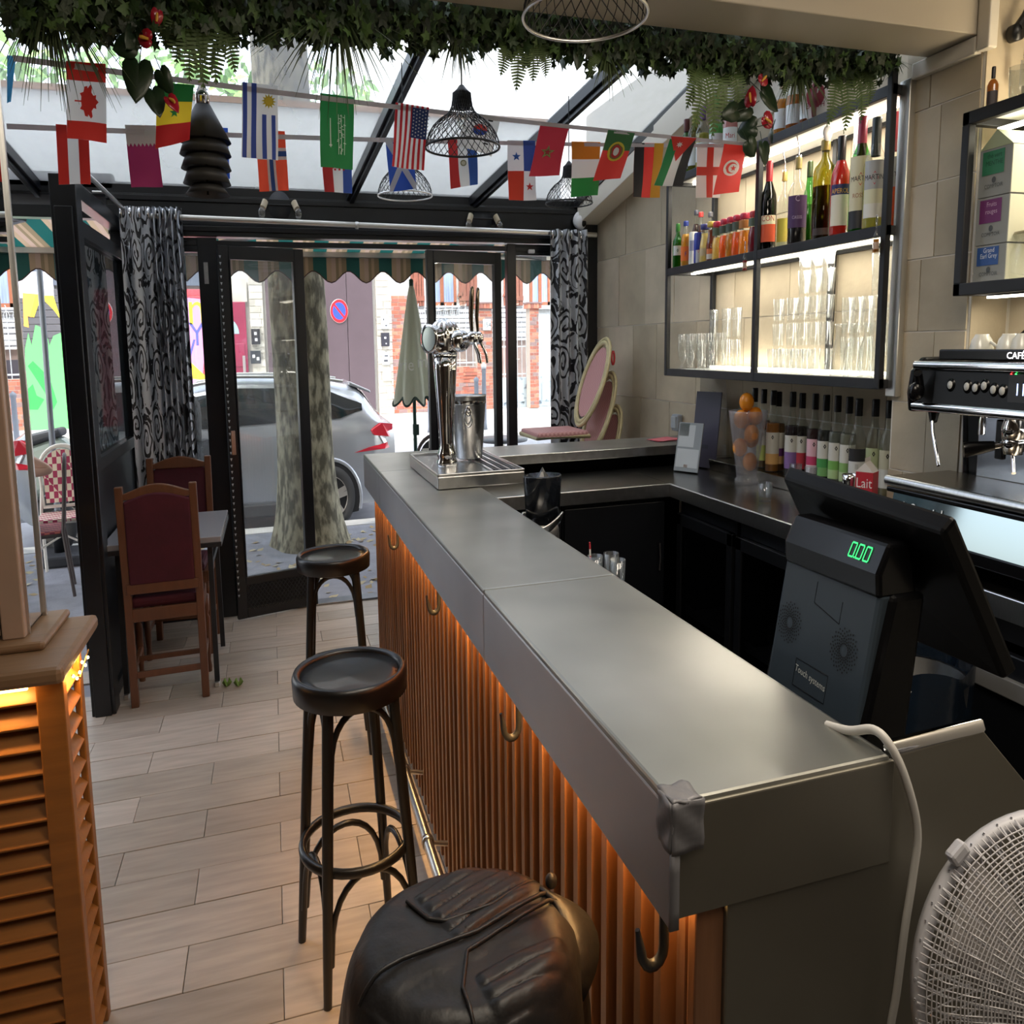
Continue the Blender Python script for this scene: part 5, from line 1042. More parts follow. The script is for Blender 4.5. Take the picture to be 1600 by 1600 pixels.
# fridges with glass doors along the wall
FGL = glassmat('fridge_glass', (.55, .57, .6), .08)
for i, (a, b) in enumerate(((3.24, 3.80), (2.63, 3.22), (2.02, 2.60), (1.42, 2.0))):
    lab = ('black glass-door fridge in the corner under the worktop', 'black glass-door fridge holding wine bottles, behind the till', 'black drawer fridge under the coffee machine', 'black drawer fridge at the near end under the coffee machine')[i]
    f = thing('bar_fridge', lab, 'fridge', (2.45, (a+b)/2, 0)); w = (b-a)/2-.005; bk_ = (.3, .12, .04, .22)[i]
    MB().box(-.26, bk_, -w, w, 0, .06).box(-.26, bk_, -w, w, .88, .93).box(bk_-.02, bk_, -w, w, .06, .88).box(-.26, bk_, -w, -w+.02, .06, .88).box(-.26, bk_, w-.02, w, .06, .88).build('body', DKC, f)
    if i < 2:
        MB().box(-.29, -.265, -w, -w+.05, .07, .88).box(-.29, -.265, w-.05, w, .07, .88).box(-.29, -.265, -w, w, .07, .12).box(-.29, -.265, -w, w, .83, .88).build('door_frame', BLACKP, f, bevel=.003)
        MB().box(-.281, -.277, -w+.05, w-.05, .12, .83).build('pane', FGL, f); MB().box(-.24, bk_-.04, -w+.03, w-.03, .44, .446).box(-.24, -.235, -w+.03, w-.03, .446, .475).build('rack', ALU, f)
    else:
        for z0, z1 in ((.50, .86), (.08, .47)): d_ = MB().box(-.29, -.262, -w, w, z0, z1).build('drawer', DKC, f, bevel=.004); MB().box(-.31, -.288, -w+.02, w-.02, z1-.10, z1-.055).build('handle', mat('grey_handle', srgb('8b8a88'), .4, .4), d_, bevel=.003)
for k, (y, lb, lab) in enumerate(((2.86, 'a9abb0', 'dark wine bottle with a grey label on the fridge rack, left'), (2.76, '9fa6b4', 'dark wine bottle with a blue-grey label on the fridge rack, right'))):
    bottle('wine_bottle', lab, 'bottle', (2.30, y, .448), .038, .30, 'wine', GDK, '14100c', .7, '1a1a1c', .06, (.12, .48, (lb,), 1.1, []))
# glasses by the sink behind the bar
for px, py, k, lab in ((930, 868, 'highball', 'straight glass with a red striped straw behind the bar'), (955, 864, 'highball', 'empty straight glass, back one of the pair behind the bar'), (965, 874, 'highball', 'empty straight glass, front one of the pair behind the bar'), (859, 827, 'tumbler', 'tumbler behind the bar, right beside the juicer')):
    p = on(px, py, 'z', .99 if k != 'tumbler' else 1.0); o = glass(k, (p.x, p.y, p.z-(.135 if k == 'highball' else .095)), lab, None)
    if px == 930:
        s_ = thing('straw', 'red and white striped paper straw in a glass behind the bar', 'straw', (p.x, p.y, p.z-.12))
        for i in range(8): MB().tube([(-.012-.0012*i, .004, .02*i), (-.012-.0012*(i+1), .004, .02*(i+1))], .0035, 6).build('band', flatc('b8303a' if i % 2 else 'e0dcd6'), s_)
sk = thing('sink_shelf', 'steel sink shelf below the bar top on the bartender side', 'shelf', (1.05, 2.4, 0)); MB().box(-.115, .16, -1.0, 1.1, .84, .86).build('top', STEEL, sk, bevel=.003); MB().box(-.11, .12, -.95, 1.05, 0, .84).build('body', DKC, sk)
# ---- things on the worktop
vs_ = thing('vase', 'clear tapered plastic vase full of oranges on the worktop', 'vase', (2.52, 3.66, WT))
MB().lathe([(0, 0), (.062, 0), (.064, .02), (.054, .03), (.056, .045), (.104, .30), (.106, .31), (.101, .31), (.051, .05), (0, .04)], 30).build('bowl', glassmat('vase_plastic', (.93, .93, .95), .09, .34, (.92, .92, .95), gmax=.8), vs_)
ORG = mat('orange_peel', srgb('e08a1e'), .38, 0, .12, 5, .25, 60, coat=.2)
for (dx, dy, dz, k) in ((.012, -.012, .095, 'bottom orange in the clear vase'), (-.034, .02, .155, 'orange second from the bottom, at the left of the vase'), (.034, .012, .19, 'orange at the right of the vase, third from the bottom'), (-.005, -.045, .215, 'orange at the front middle of the vase'), (-.045, .0, .275, 'orange at the vase rim, left side, under the top one'), (.04, -.01, .285, 'orange at the vase rim, right side'), (.0, .04, .27, 'orange at the back of the vase rim'), (-.008, .005, .345, 'topmost orange heaped above the vase')):
    o = thing('orange', k, 'fruit', (2.52+dx, 3.66+dy, WT+dz), 'oranges in the vase'); MB().sphere((0, 0, 0), .040, 18, 12, 0, 1, 1, .97).build('peel', ORG, o); MB().lathe([(0, .0392), (.004, .0395), (0, .041)], 8).build('stem_scar', flatc('5f6a2e'), o)
def menu(name, label, cat, at, w, h, tilt, rz, n, cov, cols=()):
    t = thing(name, label, cat, at); 
    for i in range(n):
        M = Mx((0, .014*i, .004), rz=0) @ Mx(rz=rz) @ Mx(rx=-tilt)
        MB().box(-w/2, w/2, -.002+.012*i, .006+.012*i, 0, h-(.012*i if i else 0), 0, M).build('menu_card', flatc(cov if i == 0 else '1d1d21', .35), t, bevel=.001)
    M = Mx(rz=rz) @ Mx(rx=-tilt); m = MB(); q = frame(M @ Vector((0, -.003, .004)), M.to_3x3() @ Vector((1, 0, 0)), M.to_3x3() @ Vector((0, 0, 1)))
    for (u0, v0, u1, v1, mi) in cols: m.flat([(u0*w, v0*h), (u1*w, v0*h), (u1*w, v1*h), (u0*w, v1*h)], q, .001, mi)
    if cols: m.build('print', [flatc(c) for c in ('b9bec0', '5b6460', 'b9804a', '3a3a44')], t)
    return t
menu('menu_stack', 'stack of black menu folders leaning upright beside the oranges', 'menus', (2.58, 4.22, WT+.002), .19, .36, R(9), R(-68), 6, '4a4857', ((-.2, .25, .15, .3, 3),))
menu('menu_holder', 'low tilted grey menu cards in front of the black folders', 'menus', (2.40, 4.12, WT+.002), .17, .23, R(16), R(-62), 4, '8e9497', ((-.45, .5, .2, .95, 0), (-.45, .72, -.05, .98, 1), (-.1, .08, .05, .14, 2), (-.45, .08, .45, .46, 0)))
mh = thing('acrylic_stand', 'empty clear acrylic leaflet stand behind the menu folders', 'stand', (2.70, 4.27, WT+.05)); MB().box(-.10, .10, -.004, .0, 0, .40, 0, Mx(rz=R(-30), rx=R(-9))).box(-.10, .10, -.09, 0, 0, .004, 0, Mx(rz=R(-30))).build('sheet', glassmat('acrylic', (.85, .86, .88), .12), mh)
sk_ = thing('wall_socket', 'grey surface-mounted socket on the tiled wall above the bar return', 'socket', (2.775, on(1062, 660, 'x', 2.775).y, on(1062, 660, 'x', 2.775).z)); MB().box(-.045, .0, -.045, .045, -.045, .045).build('box', mat('socket_grey', srgb('868c92'), .5), sk_, bevel=.008); MB().box(-.055, -.044, -.034, .034, -.03, .034).build('flap', mat('socket_flap', srgb('9aa1a6'), .4), sk_, bevel=.006)
lf_ = thing('leaflet', 'pink leaflets lying on the bar return by the wall', 'leaflet', (2.55, 4.66, 1.101))
for i in range(3): MB().box(-.1, .1, -.07, .07, .002*i, .002*i+.0015, 0, Mx(rz=R(14*i-8))).build('sheet', flatc(('5a4a50', 'c9505e', 'd9707a')[i]), lf_)
# syrup bottles
SY = [(1178, 608, 'c9a04a', ('d8d6cc', 'd8d6cc'), 'hidden'), (1192, 610, '8a6a3a', ('b9c46a', 'd8d6cc'), 'yellow-green'), (1207, 612, 'c98a3a', ('e0b070', 'd8d6cc', 'd8d6cc'), 'peach'), (1215, 614, '8a5a1e', ('c9a070', '6a3a7a', 'd8d6cc', 'd8d6cc'), 'passion fruit'), (1237, 614, '2a1626', ('8a6aa4', '8a6aa4', 'd8d6cc', 'd8d6cc'), 'violet'), (1252, 616, '1c1014', ('c03a4a', 'd8d6cc'), 'cherry'), (1272, 617, '3a0f1c', ('e4d0d4', 'c8406a', 'e8b9c4', 'e8b9c4'), 'raspberry pink'), (1289, 619, '1c1e1c', ('7ab06a', '4a9a52', 'd8d6cc', 'd8d6cc'), 'mint green'), (1307, 620, '8e9288', ('a9c48a', '7ab45a', 'd8d6cc', 'd8d6cc'), 'lime'), (1325, 622, 'a9a898', ('b9cc9a', '8ab46a', 'd8d6cc', 'd8d6cc'), 'pale lime'), (1340, 625, 'b8762a', ('d0d0ca', 'd0d0ca', '2a2a2c'), 'amber'), (1366, 626, 'c9bd96', ('c9d0b0', 'b9c49a'), 'almond'), (1388, 628, 'c0b08a', ('d8d6cc', 'c9c4a8'), 'vanilla')]
pt = None
for i, (px, top, liq, cols, nm) in enumerate(SY):
    x = 2.66 if i not in (0, 1, 3, 5, 11, 12) else 2.70
    if i == 10: x = 2.60
    y = on(px, 690, 'x', x).y; z = WT+.0505; h = on(px, top, 'x', x).z-z
    lab = 'hidden-label syrup bottle leftmost in the row behind the oranges' if i == 0 else nm+' syrup bottle with black cap in the row behind the worktop'
    bottle('syrup_bottle', lab, 'bottle', (x, y, z), .038, h, 'syrup', GCL, liq, .61 if i < 10 else .44, '17181a', .055, (.10, .50, cols, 1.15, [('<>', .44, .014, '17181a')] if i != 10 else [('|||', .3, .02, '6a6a6a')]), 'syrup bottles on the back ledge')
ml = thing('milk_carton', 'red milk carton with a white gable top beside the coffee machine', 'carton', (2.41, 2.63, WT)); M = Mx(rz=R(30))
zt_ = on(1385, 742, 'x', 2.41).z-WT
MB().box(-.036, .036, -.036, .036, 0, zt_, 0, M).build('body', flatc('b8303c', .4), ml, bevel=.002); MB().add([M @ Vector(p) for p in ((-.036, -.036, zt_), (.036, -.036, zt_), (.036, .036, zt_), (-.036, .036, zt_), (-.036, 0, zt_+.03), (.036, 0, zt_+.03), (-.036, 0, zt_+.045), (.036, 0, zt_+.045))], [(0, 1, 5, 4), (2, 3, 4, 5), (4, 5, 7, 6), (0, 4, 3), (1, 2, 5)]).build('gable', flatc('d9d2cc', .5), ml)
q = frame(M @ Vector((-.037, 0, 0)), M.to_3x3() @ Vector((0, -1, 0)), (0, 0, 1)); m = MB(); m.text('Lait', q, (0, zt_-.05), .045, .001); m.text('de', q, (0, zt_-.085), .03, .001); m.text('France', q, (0, zt_-.12), .028, .001); m.build('lettering', flatc('e8e4e0'), ml)
pj = thing('milk_jug', 'small steel milk jug between the syrups and the milk carton', 'jug', (2.44, 2.76, WT)); MB().lathe([(0, 0), (.036, 0), (.040, .02), (.034, .13), (.037, .15), (.035, .15), (.032, .13), (.037, .02), (0, .01)], 24).build('body', CHROME, pj); MB().tube([(.036, 0, .13), (.065, 0, .12), (.066, 0, .06), (.038, 0, .04)], .005, 6).build('handle', CHROME, pj)
p = on(1195, 783, 'z', WT); glass('shot', (p.x, p.y, WT), 'small faceted shot glass standing alone at the worktop edge', None)
for px, lab in ((1244, 'tumbler before the violet syrup, left of the pair'), (1268, 'tumbler before the pink syrup, right of the pair')):
    q = on(px, 712, 'x', 2.50); glass('highball', (2.50, q.y, WT), lab, None)
# ================================================================ coffee machine, till, fan, louvred cabinet, dining corner, curtains
random.seed(51)
cm = thing('coffee_machine', 'black and chrome two-group espresso machine with white cups on top', 'coffee machine', (2.2, 1.75, 1.0)); c0 = Vector((2.2, 1.75, 1.0))
def cp(name, mb, m, bev=0, par=None): mb.v = [(a-c0.x, b-c0.y, c-c0.z) for a, b, c in mb.v]; return mb.build(name, m, par or cm, bevel=bev)
GLB = mat('gloss_black', srgb('09090b'), .25, 0, coat=.05, spec=.3); PNB = mat('panel_black', srgb('121315'), .4, spec=.3)
YA, YB = 1.15, 2.215
cp('body', MB().prism([(2.215, 1.415), (2.22, 1.52), (2.27, 1.535), (2.62, 1.535), (2.62, 1.06), (2.50, 1.06), (2.46, 1.405)], YA, YB, 'xz'), PNB, .004)
cp('control_panel', MB().prism([(2.207, 1.425), (2.216, 1.512), (2.23, 1.512), (2.23, 1.425)], YA, 2.12, 'xz'), PNB, .002)
for n_, z, r in (('upper_trim', 1.524, .012), ('lower_trim', 1.415, .013)): cp(n_, MB().tube([(2.212, YA, z), (2.212, YB-.01, z)], r, 12), CHROME)
cp('end_cheek', MB().prism([(2.205, 1.40), (2.195, 1.45), (2.207, 1.51), (2.25, 1.545), (2.62, 1.545), (2.62, 1.0), (2.50, 1.0), (2.46, 1.39)], YB-.02, YB+.01, 'xz'), GLB, .006)
kn = cp('steam_knob', MB().sphere((2.18, 2.165, 1.455), .026, 16, 10).tube([(2.20, 2.165, 1.46), (2.17, 2.15, 1.505)], .014, 8), GLB)
for k, (y, z) in enumerate(((2.049, 1.476), (1.983, 1.474), (1.951, 1.472), (1.918, 1.478), (1.884, 1.470), (1.852, 1.468))):
    M = Mx((2.211, y, z), ry=-PI/2+R(5)); b = cp('button', MB().lathe([(.0, .004), (.0105, .004), (.012, .0), (.017, .0), (.018, -.003)], 20, M=M), [GLB]); cp('button_face', MB().lathe([(0, .006), (.010, .005), (.0105, .003)], 18, M=M), mat('button_pearl_%d' % k, srgb('c9c9c4'), .3), 0, b)
q = frame((2.2055, 1.80, 1.478), (0, -1, 0), (0, 0, 1)); d = MB(); d.flat([(-.03, -.035), (.09, -.035), (.09, .03), (-.03, .03)], q, 0, 0); d.text('11°', q, (.02, -.018), .04, .001, 1); cp('display', d, [GLB, mat('display_blue', srgb('a9c4ff'), .5, emit=srgb('a9c4ff'), es=2.5)])
for i, (dy, c) in enumerate(((1.828, 'ff3a3a'), (1.812, '3aff6a'), (1.78, '3aff6a'))): cp('indicator', MB().sphere((2.212, dy, 1.508), .0028, 8, 6), mat('indicator_%d' % i, srgb(c), .4, emit=srgb(c), es=3))
cp('cup_rail', MB().box(2.235, 2.25, YA, 2.13, 1.538, 1.566), GLB, .004); q = frame((2.234, 1.828, 1.541), (0, -1, 0), (0, 0, 1)); d = MB(); d.text('CAFÉS', q, (0, .003), .022, .001, sx=1.25); cp('rail_letters', d, mat('lit_letters', (1, 1, 1), .5, emit=(1, .95, 1), es=3))
cp('back_rail', MB().tube([(2.60, 2.20, 1.54), (2.60, 2.10, 1.60), (2.60, 1.95, 1.635), (2.60, 1.2, 1.64)], .016, 8), GLB)
BKS = mat('machine_steel', srgb('aab0ba'), .18, 1, .1, 6); cp('back_plate', MB().box(2.44, 2.46, YA, 2.13, 1.22, 1.41), BKS, .002); cp('slot', MB().box(2.43, 2.441, 2.02, 2.055, 1.275, 1.38), GLB, .012)
cp('work_light', MB().box(2.40, 2.43, YA, 1.93, 1.34, 1.352), mat('work_light', (1, .95, .85), .5, emit=(1, .93, .82), es=8))
cp('tray_cover', MB().box(2.17, 2.46, YA, 2.265, 1.205, 1.22), mat('tray_steel', srgb('a39887'), .25, 1, .06, 8), .003); cp('tray_lip', MB().tube([(2.17, YA, 1.207), (2.17, 2.268, 1.207)], .014, 12), STEEL); cp('lower_frame', MB().box(2.165, 2.2, YA, 2.265, 1.176, 1.19).box(2.165, 2.60, YA, 2.26, 1.04, 1.075), GLB, .004)
cp('front_mirror', MB().prism([(2.168, 1.075), (2.194, 1.178), (2.21, 1.178), (2.21, 1.075)], YA, 2.255, 'xz'), mat('dark_mirror', srgb('7a8488'), .08, 1)); cp('feet', MB().box(2.22, 2.28, 2.16, 2.22, 1.0, 1.04).box(2.22, 2.28, 1.2, 1.26, 1.0, 1.04).box(2.5, 2.56, 2.16, 2.22, 1.0, 1.06), GLB)
q = frame((2.1768, 2.10, 1.116), (0, -1, 0), (.026, 0, .103)); d = MB(); d.text('laSpaziale', q, (0, .002), .054, .0025); cp('maker_lettering', d, mat('lettering_silver', srgb('f4f8fa'), .4, 0))
for i, y in enumerate((1.90, 1.45)):
    g = cp('group_head', MB().lathe([(0, .0), (.036, 0), (.038, .03), (.030, .05), (.030, .09), (0, .09)], 22, (2.33, y, 1.345)).box(2.30, 2.45, y-.035, y+.035, 1.40, 1.43), CHROME)
    a = Vector((2.33, y, 1.335)); e = Vector((2.225, y+.085, 1.315)); cp('portafilter', MB().lathe([(0, -.03), (.028, -.028), (.034, 0), (.034, .012), (0, .012)], 22, tuple(a)).tube([a, a.lerp(e, .45)], .009, 10).tube([a+Vector((0, 0, -.03)), a+Vector((-.01, -.012, -.05)), a+Vector((-.02, -.024, -.072))], .007, 8), CHROME, 0, g)
    cp('portafilter_handle', MB().tube([a.lerp(e, .4), a.lerp(e, .7), e, e+(e-a)*.06], [.012, .017, .020, .019], 14), GLB, 0, g)
cp('steam_wand', MB().tube([(2.24, 2.15, 1.405), (2.235, 2.14, 1.375), (2.22, 2.12, 1.345), (2.205, 2.075, 1.265)], .006, 8), CHROME); cp('wand_joint', MB().tube([(2.25, 2.15, 1.41), (2.24, 2.14, 1.375)], [.022, .012], 10), GLB); cp('hot_tap', MB().tube([(2.34, 2.03, 1.405), (2.34, 2.03, 1.38), (2.34, 2.03, 1.345)], [.006, .011, .011], 10), CHROME)
PORC = mat('white_porcelain', srgb('d3d2c8'), .25, coat=.3); CUP = None
for i, (x, y, lab) in enumerate(((2.32, 2.035, 'white cup with handle, upside down at the left on the coffee machine'), (2.34, 1.945, 'white upside-down cup, second from the left on the coffee machine'), (2.30, 1.915, 'white upside-down cup, third from the left, in front on the machine'), (2.30, 1.865, 'white upside-down cup, fourth from the left on the machine'), (2.42, 1.89, 'white cup in the back row on the coffee machine'), (2.44, 1.82, 'white cup at the right of the back row on the machine'))):
    t = thing('coffee_cup', lab, 'cup', (x, y, 1.537), 'cups warming on the coffee machine'); MB().lathe([(.040, 0), (.041, .004), (.039, .02), (.031, .052), (.022, .062), (.021, .066), (0, .066)], 24).build('bowl', PORC, t)
    if i == 0 or i > 3: MB().tube([(.0, -.036, .02), (.0, -.058, .016), (.0, -.062, .034), (.0, -.034, .046)], .0042, 8).build('handle', PORC, t)
o = glass('tumbler', (2.30, 1.79, 1.537), 'clear glass standing on the coffee machine right of the cups', None)
# ---- second wall shelf
S2 = thing('wall_shelf', 'small black steel wall shelf with tea boxes above the coffee machine', 'shelf', (2.5, 1.7, 1.7)); s0 = Vector((2.5, 1.7, 1.7))
def s2(name, x0, x1, y0, y1, z0, z1, m=SBAR, bev=.002): return MB().box(x0-s0.x, x1-s0.x, y0-s0.y, y1-s0.y, z0-s0.z, z1-s0.z).build(name, m, S2, bevel=bev)
for z in (1.705, 2.14): s2('front_bar', 2.335, 2.365, 1.1, 2.18, z, z+.032); s2('end_bar', 2.335, 2.675, 2.15, 2.18, z, z+.032); s2('shelf_plate', 2.365, 2.675, 1.1, 2.15, z+.02, z+.03, mat('plate_'+str(z), srgb('c9c6bc'), .35), 0)
s2('post', 2.335, 2.365, 2.15, 2.18, 1.737, 2.14); s2('post', 2.645, 2.675, 2.15, 2.18, 1.737, 2.14)
s2('led_strip', 2.45, 2.48, 1.12, 2.14, 2.126, 2.134, LED, 0); s2('led_strip', 2.655, 2.67, 1.12, 2.14, 2.172, 2.18, LED, 0); s2('led_strip', 2.45, 2.48, 1.12, 2.14, 1.697, 1.703, LED, 0); s2('led_strip', 2.655, 2.67, 1.12, 2.14, 1.737, 1.745, LED, 0)
lamp('shelf_led_light', 'AREA', (2.5, 1.65, 2.12), None, 1.2, (1, .88, .68), .03, 1.0*S[1]); lamp('shelf_led_light', 'AREA', (2.62, 1.65, 2.19), None, 1.4, (1, .84, .58), .03, 1.0*S[1], rot=(PI, 0, 0)); lamp('shelf_led_light', 'AREA', (2.5, 1.65, 1.692), None, .9, (1, .88, .68), .03, 1.0*S[1])
def teabox(lab, z, h, cols, txt, gable=False):
    t = thing('tea_box', lab, 'box', (2.45, 2.14, z), 'tea cartons on the small shelf'); x0, x1, y0, y1 = -.06, .07, -.115, .01
    MB().box(x0, x1, y0, y1, 0, h).build('carton', flatc('8f9290', .6), t, bevel=.002); MB().box(x0+.001, x1-.001, y0-.002, y0+.001, .002, h-.002).build('side', flatc('d9dac4', .6), t)
    if gable: MB().prism([(y0-.001, h), (y1, h), ((y0+y1)/2, h+.045)], x0, x1, 'yz').build('gable', flatc('a9b492', .6), t)
    q = frame((x0-.001, -.052, 0), (0, -1, 0), (0, 0, 1)); m = MB(); m.flat([(-.048, h*.46), (.036, h*.46), (.036, h*.95), (-.048, h*.95)], q, .0006, 0)
    for i, s_ in enumerate(txt): m.text(s_, q, (-.002, h*(.80-.15*i)), .017, .0012, 2)
    m.text('COMPTOIR', q, (0, h*.18), .014, .0012, 1); m.disc(q, (0, h*.34), .008, 10, .0012, 1); m.build('print', [flatc(cols[0]), flatc('4a4e50'), flatc(cols[1])], t)
teabox('grey tea carton with a blue label at the bottom of the pile', 1.736, .095, ('2f5596', 'd9e0ea'), ('Grand', 'Earl Grey')); teabox('grey tea carton with a purple label in the middle of the pile', 1.832, .12, ('6d2a66', 'c9a9c4'), ('Fruits', 'rouges')); teabox('grey gabled tea carton with a green label topping the pile', 1.953, .12, ('2f7a56', '1c4a36'), ('thé vert', 'MENTHE'), True)
cj = thing('cookie_jar', 'clear glass jar with a domed lid on the small shelf', 'jar', (2.45, 1.99, 1.736)); MB().lathe([(0, 0), (.05, 0), (.058, .02), (.055, .07), (.042, .10), (.046, .115), (.04, .11), (.038, .10), (.05, .07), (.052, .02), (0, .01)], 22).build('jar', GLS, cj); MB().lathe([(.05, .113), (.046, .12), (.0, .125)], 22).build('lid', mat('jar_lid', srgb('8a8470'), .3, .6), cj)
bottle('miniature_bottle', 'square amber whisky miniature with black cap on top of the small shelf', 'bottle', (2.40, 2.125, 2.1715), .018, .10, 'square', GCL, 'd98a1e', .75, '1c1a1c', .022, (.1, .45, ('3a3236',), 1.0, [])); glass('tumbler', (2.45, 2.07, 2.1715), 'glass beside the whisky miniature on top of the small shelf', None)
gj = thing('sweet_jar', 'large round glass jar at the right end on top of the small shelf', 'jar', (2.45, 1.955, 2.1715)); MB().lathe([(0, 0), (.05, 0), (.068, .04), (.062, .085), (.045, .105), (.048, .12), (.043, .12), (.04, .105), (.056, .085), (.062, .04), (0, .01)], 22).build('jar', GLS, gj); MB().sphere((0, 0, .05), .045, 14, 8).build('sweets', flatc('d9d4c4', .8), gj)
hk = thing('wall_bracket', 'black curved wall bracket with a metal tag on a chain, top right', 'bracket', (2.62, 2.235, on(1555, 45, 'y', 2.235).z)); MB().lathe([(0, -.02), (.022, -.02), (.024, .02), (.0, .022)], 18, M=Mx((-.03, -.02, -.01), rx=PI/2)).tube([(-.03, -.03, 0), (-.01, -.035, .025), (.005, -.04, .05), (.012, -.04, .075)], [.016, .014, .013, .012], 10).build('arm', BLACKP, hk); MB().tube([(.0, -.05, -.01), (.12, -.10, .015)], .008, 8).build('glass_rod', GLS, hk)
MB().tube([(-.012, -.045, -.03), (-.013, -.045, -.08)], .0015, 5).build('chain', CHROME, hk); MB().prism([(-.026, -.15), (-.002, -.15), (-.002, -.085), (-.026, -.085)], -.047, -.044, 'xz').build('tag', ALU, hk, bevel=.001)
# ---- till
ps = thing('till', 'black and slate grey touch-screen till with a green customer display', 'till', (1.25, 1.30, .86)); p0 = Vector((1.25, 1.30, .86))
def pp(name, mb, m, bev=0, par=None): mb.v = [(a-p0.x, b-p0.y, c-p0.z) for a, b, c in mb.v]; return mb.build(name, m, par or ps, bevel=bev)
SLATE = mat('slate_plastic', srgb('333d46'), .5, 0, .05, 6, spec=.3); TB = mat('till_black', srgb('08080a'), .42, spec=.2)
ya, yb = 1.150, 1.437
pp('back_cover', MB().prism([(1.045, .97), (1.10, 1.232), (1.13, 1.232), (1.13, .97)], ya, yb, 'xz'), SLATE, .006)
pp('base', MB().prism([(1.03, .862), (1.045, .97), (1.12, 1.23), (1.20, 1.23), (1.165, .97), (1.19, .862)], ya-.012, yb+.012, 'xz'), TB, .008); pp('customer_display', MB().prism([(1.096, 1.225), (1.092, 1.262), (1.118, 1.306), (1.165, 1.306), (1.19, 1.225)], ya+.0, yb+.0, 'xz'), GLB, .006)
v1 = (Vector((1.118, 0, 1.306))-Vector((1.092, 0, 1.262))).normalized(); q = frame(Vector((1.1045, 1.215, 1.283)), (0, -1, 0), v1); m = MB()
for i in range(3):
    x = -.018+i*.020
    for (a, b, c_, d_) in ((-.0065, .0115, .0065, .0115), (-.0065, -.0115, .0065, -.0115), (-.0065, -.011, -.0065, .011), (.0065, -.011, .0065, .011)):
        if a == c_: m.flat([(x+a-.0012, b), (x+a+.0012, b), (x+a+.0012, d_), (x+a-.0012, d_)], q, .002)
        else: m.flat([(x+a, b-.0014), (x+c_, b-.0014), (x+c_, b+.0014), (x+a, b+.0014)], q, .002)
m.flat([(-.0095, -.0128), (-.0065, -.0128), (-.0065, -.010), (-.0095, -.010)], q, .002)
pp('digits', m, mat('green_digits', srgb('2fd06a'), .5, emit=srgb('2fd06a'), es=1.3))
u1 = Vector((0, -1, 0)); vv = (Vector((1.10, 0, 1.232))-Vector((1.045, 0, .97))).normalized(); q = frame(Vector((1.045, (ya+yb)/2, .97)), u1, vv)
dots = MB()
for (cx, cy) in ((-.095, .165), (.075, .165)):
    for ring in range(7):
        n = 18
        for k in range(n):
            a = 2*PI*(k+ring*.5)/n; r = .012+ring*.0042; dots.disc(q, (cx+r*math.cos(a), cy+r*math.sin(a)*.9), .0017, 6, .0012)
stuff(pp('speaker_holes', dots, mat('hole_black', (.003, .003, .004), .9))); m = MB(); m.text('Touch systems', q, (-.005, .092), .016, .0015, 0, R(-4)); pp('maker_print', m, flatc('c4c8c0')); m = MB(); hw_ = .05; m.tube([q[0]+q[1]*a+q[2]*b for a, b in ((-.055, .07), (.045, .07), (.045, .115), (-.055, .115))], .0008, 4, closed=True).tube([q[0]+q[1]*a+q[2]*b for a, b in ((-.03, .25), (-.03, .215), (.05, .20), (.05, .235))], .0008, 4); pp('cover_seam', m, TB)
T1, T2, B2, B1 = Vector((1.13, 1.50, 1.358)), Vector((1.13, 1.045, 1.340)), Vector((1.35, 1.085, 1.095)), Vector((1.35, 1.54, 1.09)); nn = (B1-T1).cross(T2-T1).normalized(); nn = nn if nn.x > 0 else -nn
m = MB(); m.add([T1, T2, B2, B1]+[p+nn*.03+((T1+T2+B1+B2)/4-p)*-.03 for p in (T1, T2, B2, B1)], [(0, 1, 2, 3), (7, 6, 5, 4), (0, 4, 5, 1), (1, 5, 6, 2), (2, 6, 7, 3), (3, 7, 4, 0)]); scr = pp('screen', m, TB, .006); c_ = (T1+T2+B1+B2)/4
m = MB(); m.add([c_+(p-c_)*.93+nn*.0312 for p in (T1, T2, B2, B1)], [(0, 1, 2, 3)]); pp('screen_glass', m, GLB, 0, scr); pp('screen_hinge', MB().bar((1.17, 1.29, 1.20), tuple(c_), .16, .05), TB, .006)
pt_ = thing('till_shelf', 'dark shelf under the bar carrying the till', 'shelf', (1.2, 1.28, 0)); MB().box(-.255, .04, -.30, .115, .82, .858).build('top', mat('shelf_board', srgb('5b5852'), .5), pt_, bevel=.003); MB().box(-.25, .02, -.28, .10, 0, .82).build('body', DKC, pt_)
MB().prism([(1.0, 1.0), (1.0, 1.08), (1.13, 1.0)], .985, .99, 'xz').build('card', flatc('9a9a9c'), pt_, at=(-1.2, -1.28, -.14))
bn = thing('waste_bin', 'blue bin bag in a dark bin behind the till', 'bin', (1.93, 1.86, 0)); MB().lathe([(0, 0), (.13, 0), (.155, .80), (.14, .80), (.12, .02), (0, .02)], 22).build('bin', BLACKP, bn); MB().grid(lambda u, v: ((.16+.012*math.sin(u*50)*v)*math.cos(2*PI*u), (.16+.012*math.sin(u*37)*v)*math.sin(2*PI*u), .56+.28*v+.01*math.sin(u*30)), 60, 8, wrap=True).build('bag', mat('blue_bag', srgb('141e2a'), .25, 0, .2, 8, .5, 14), bn)
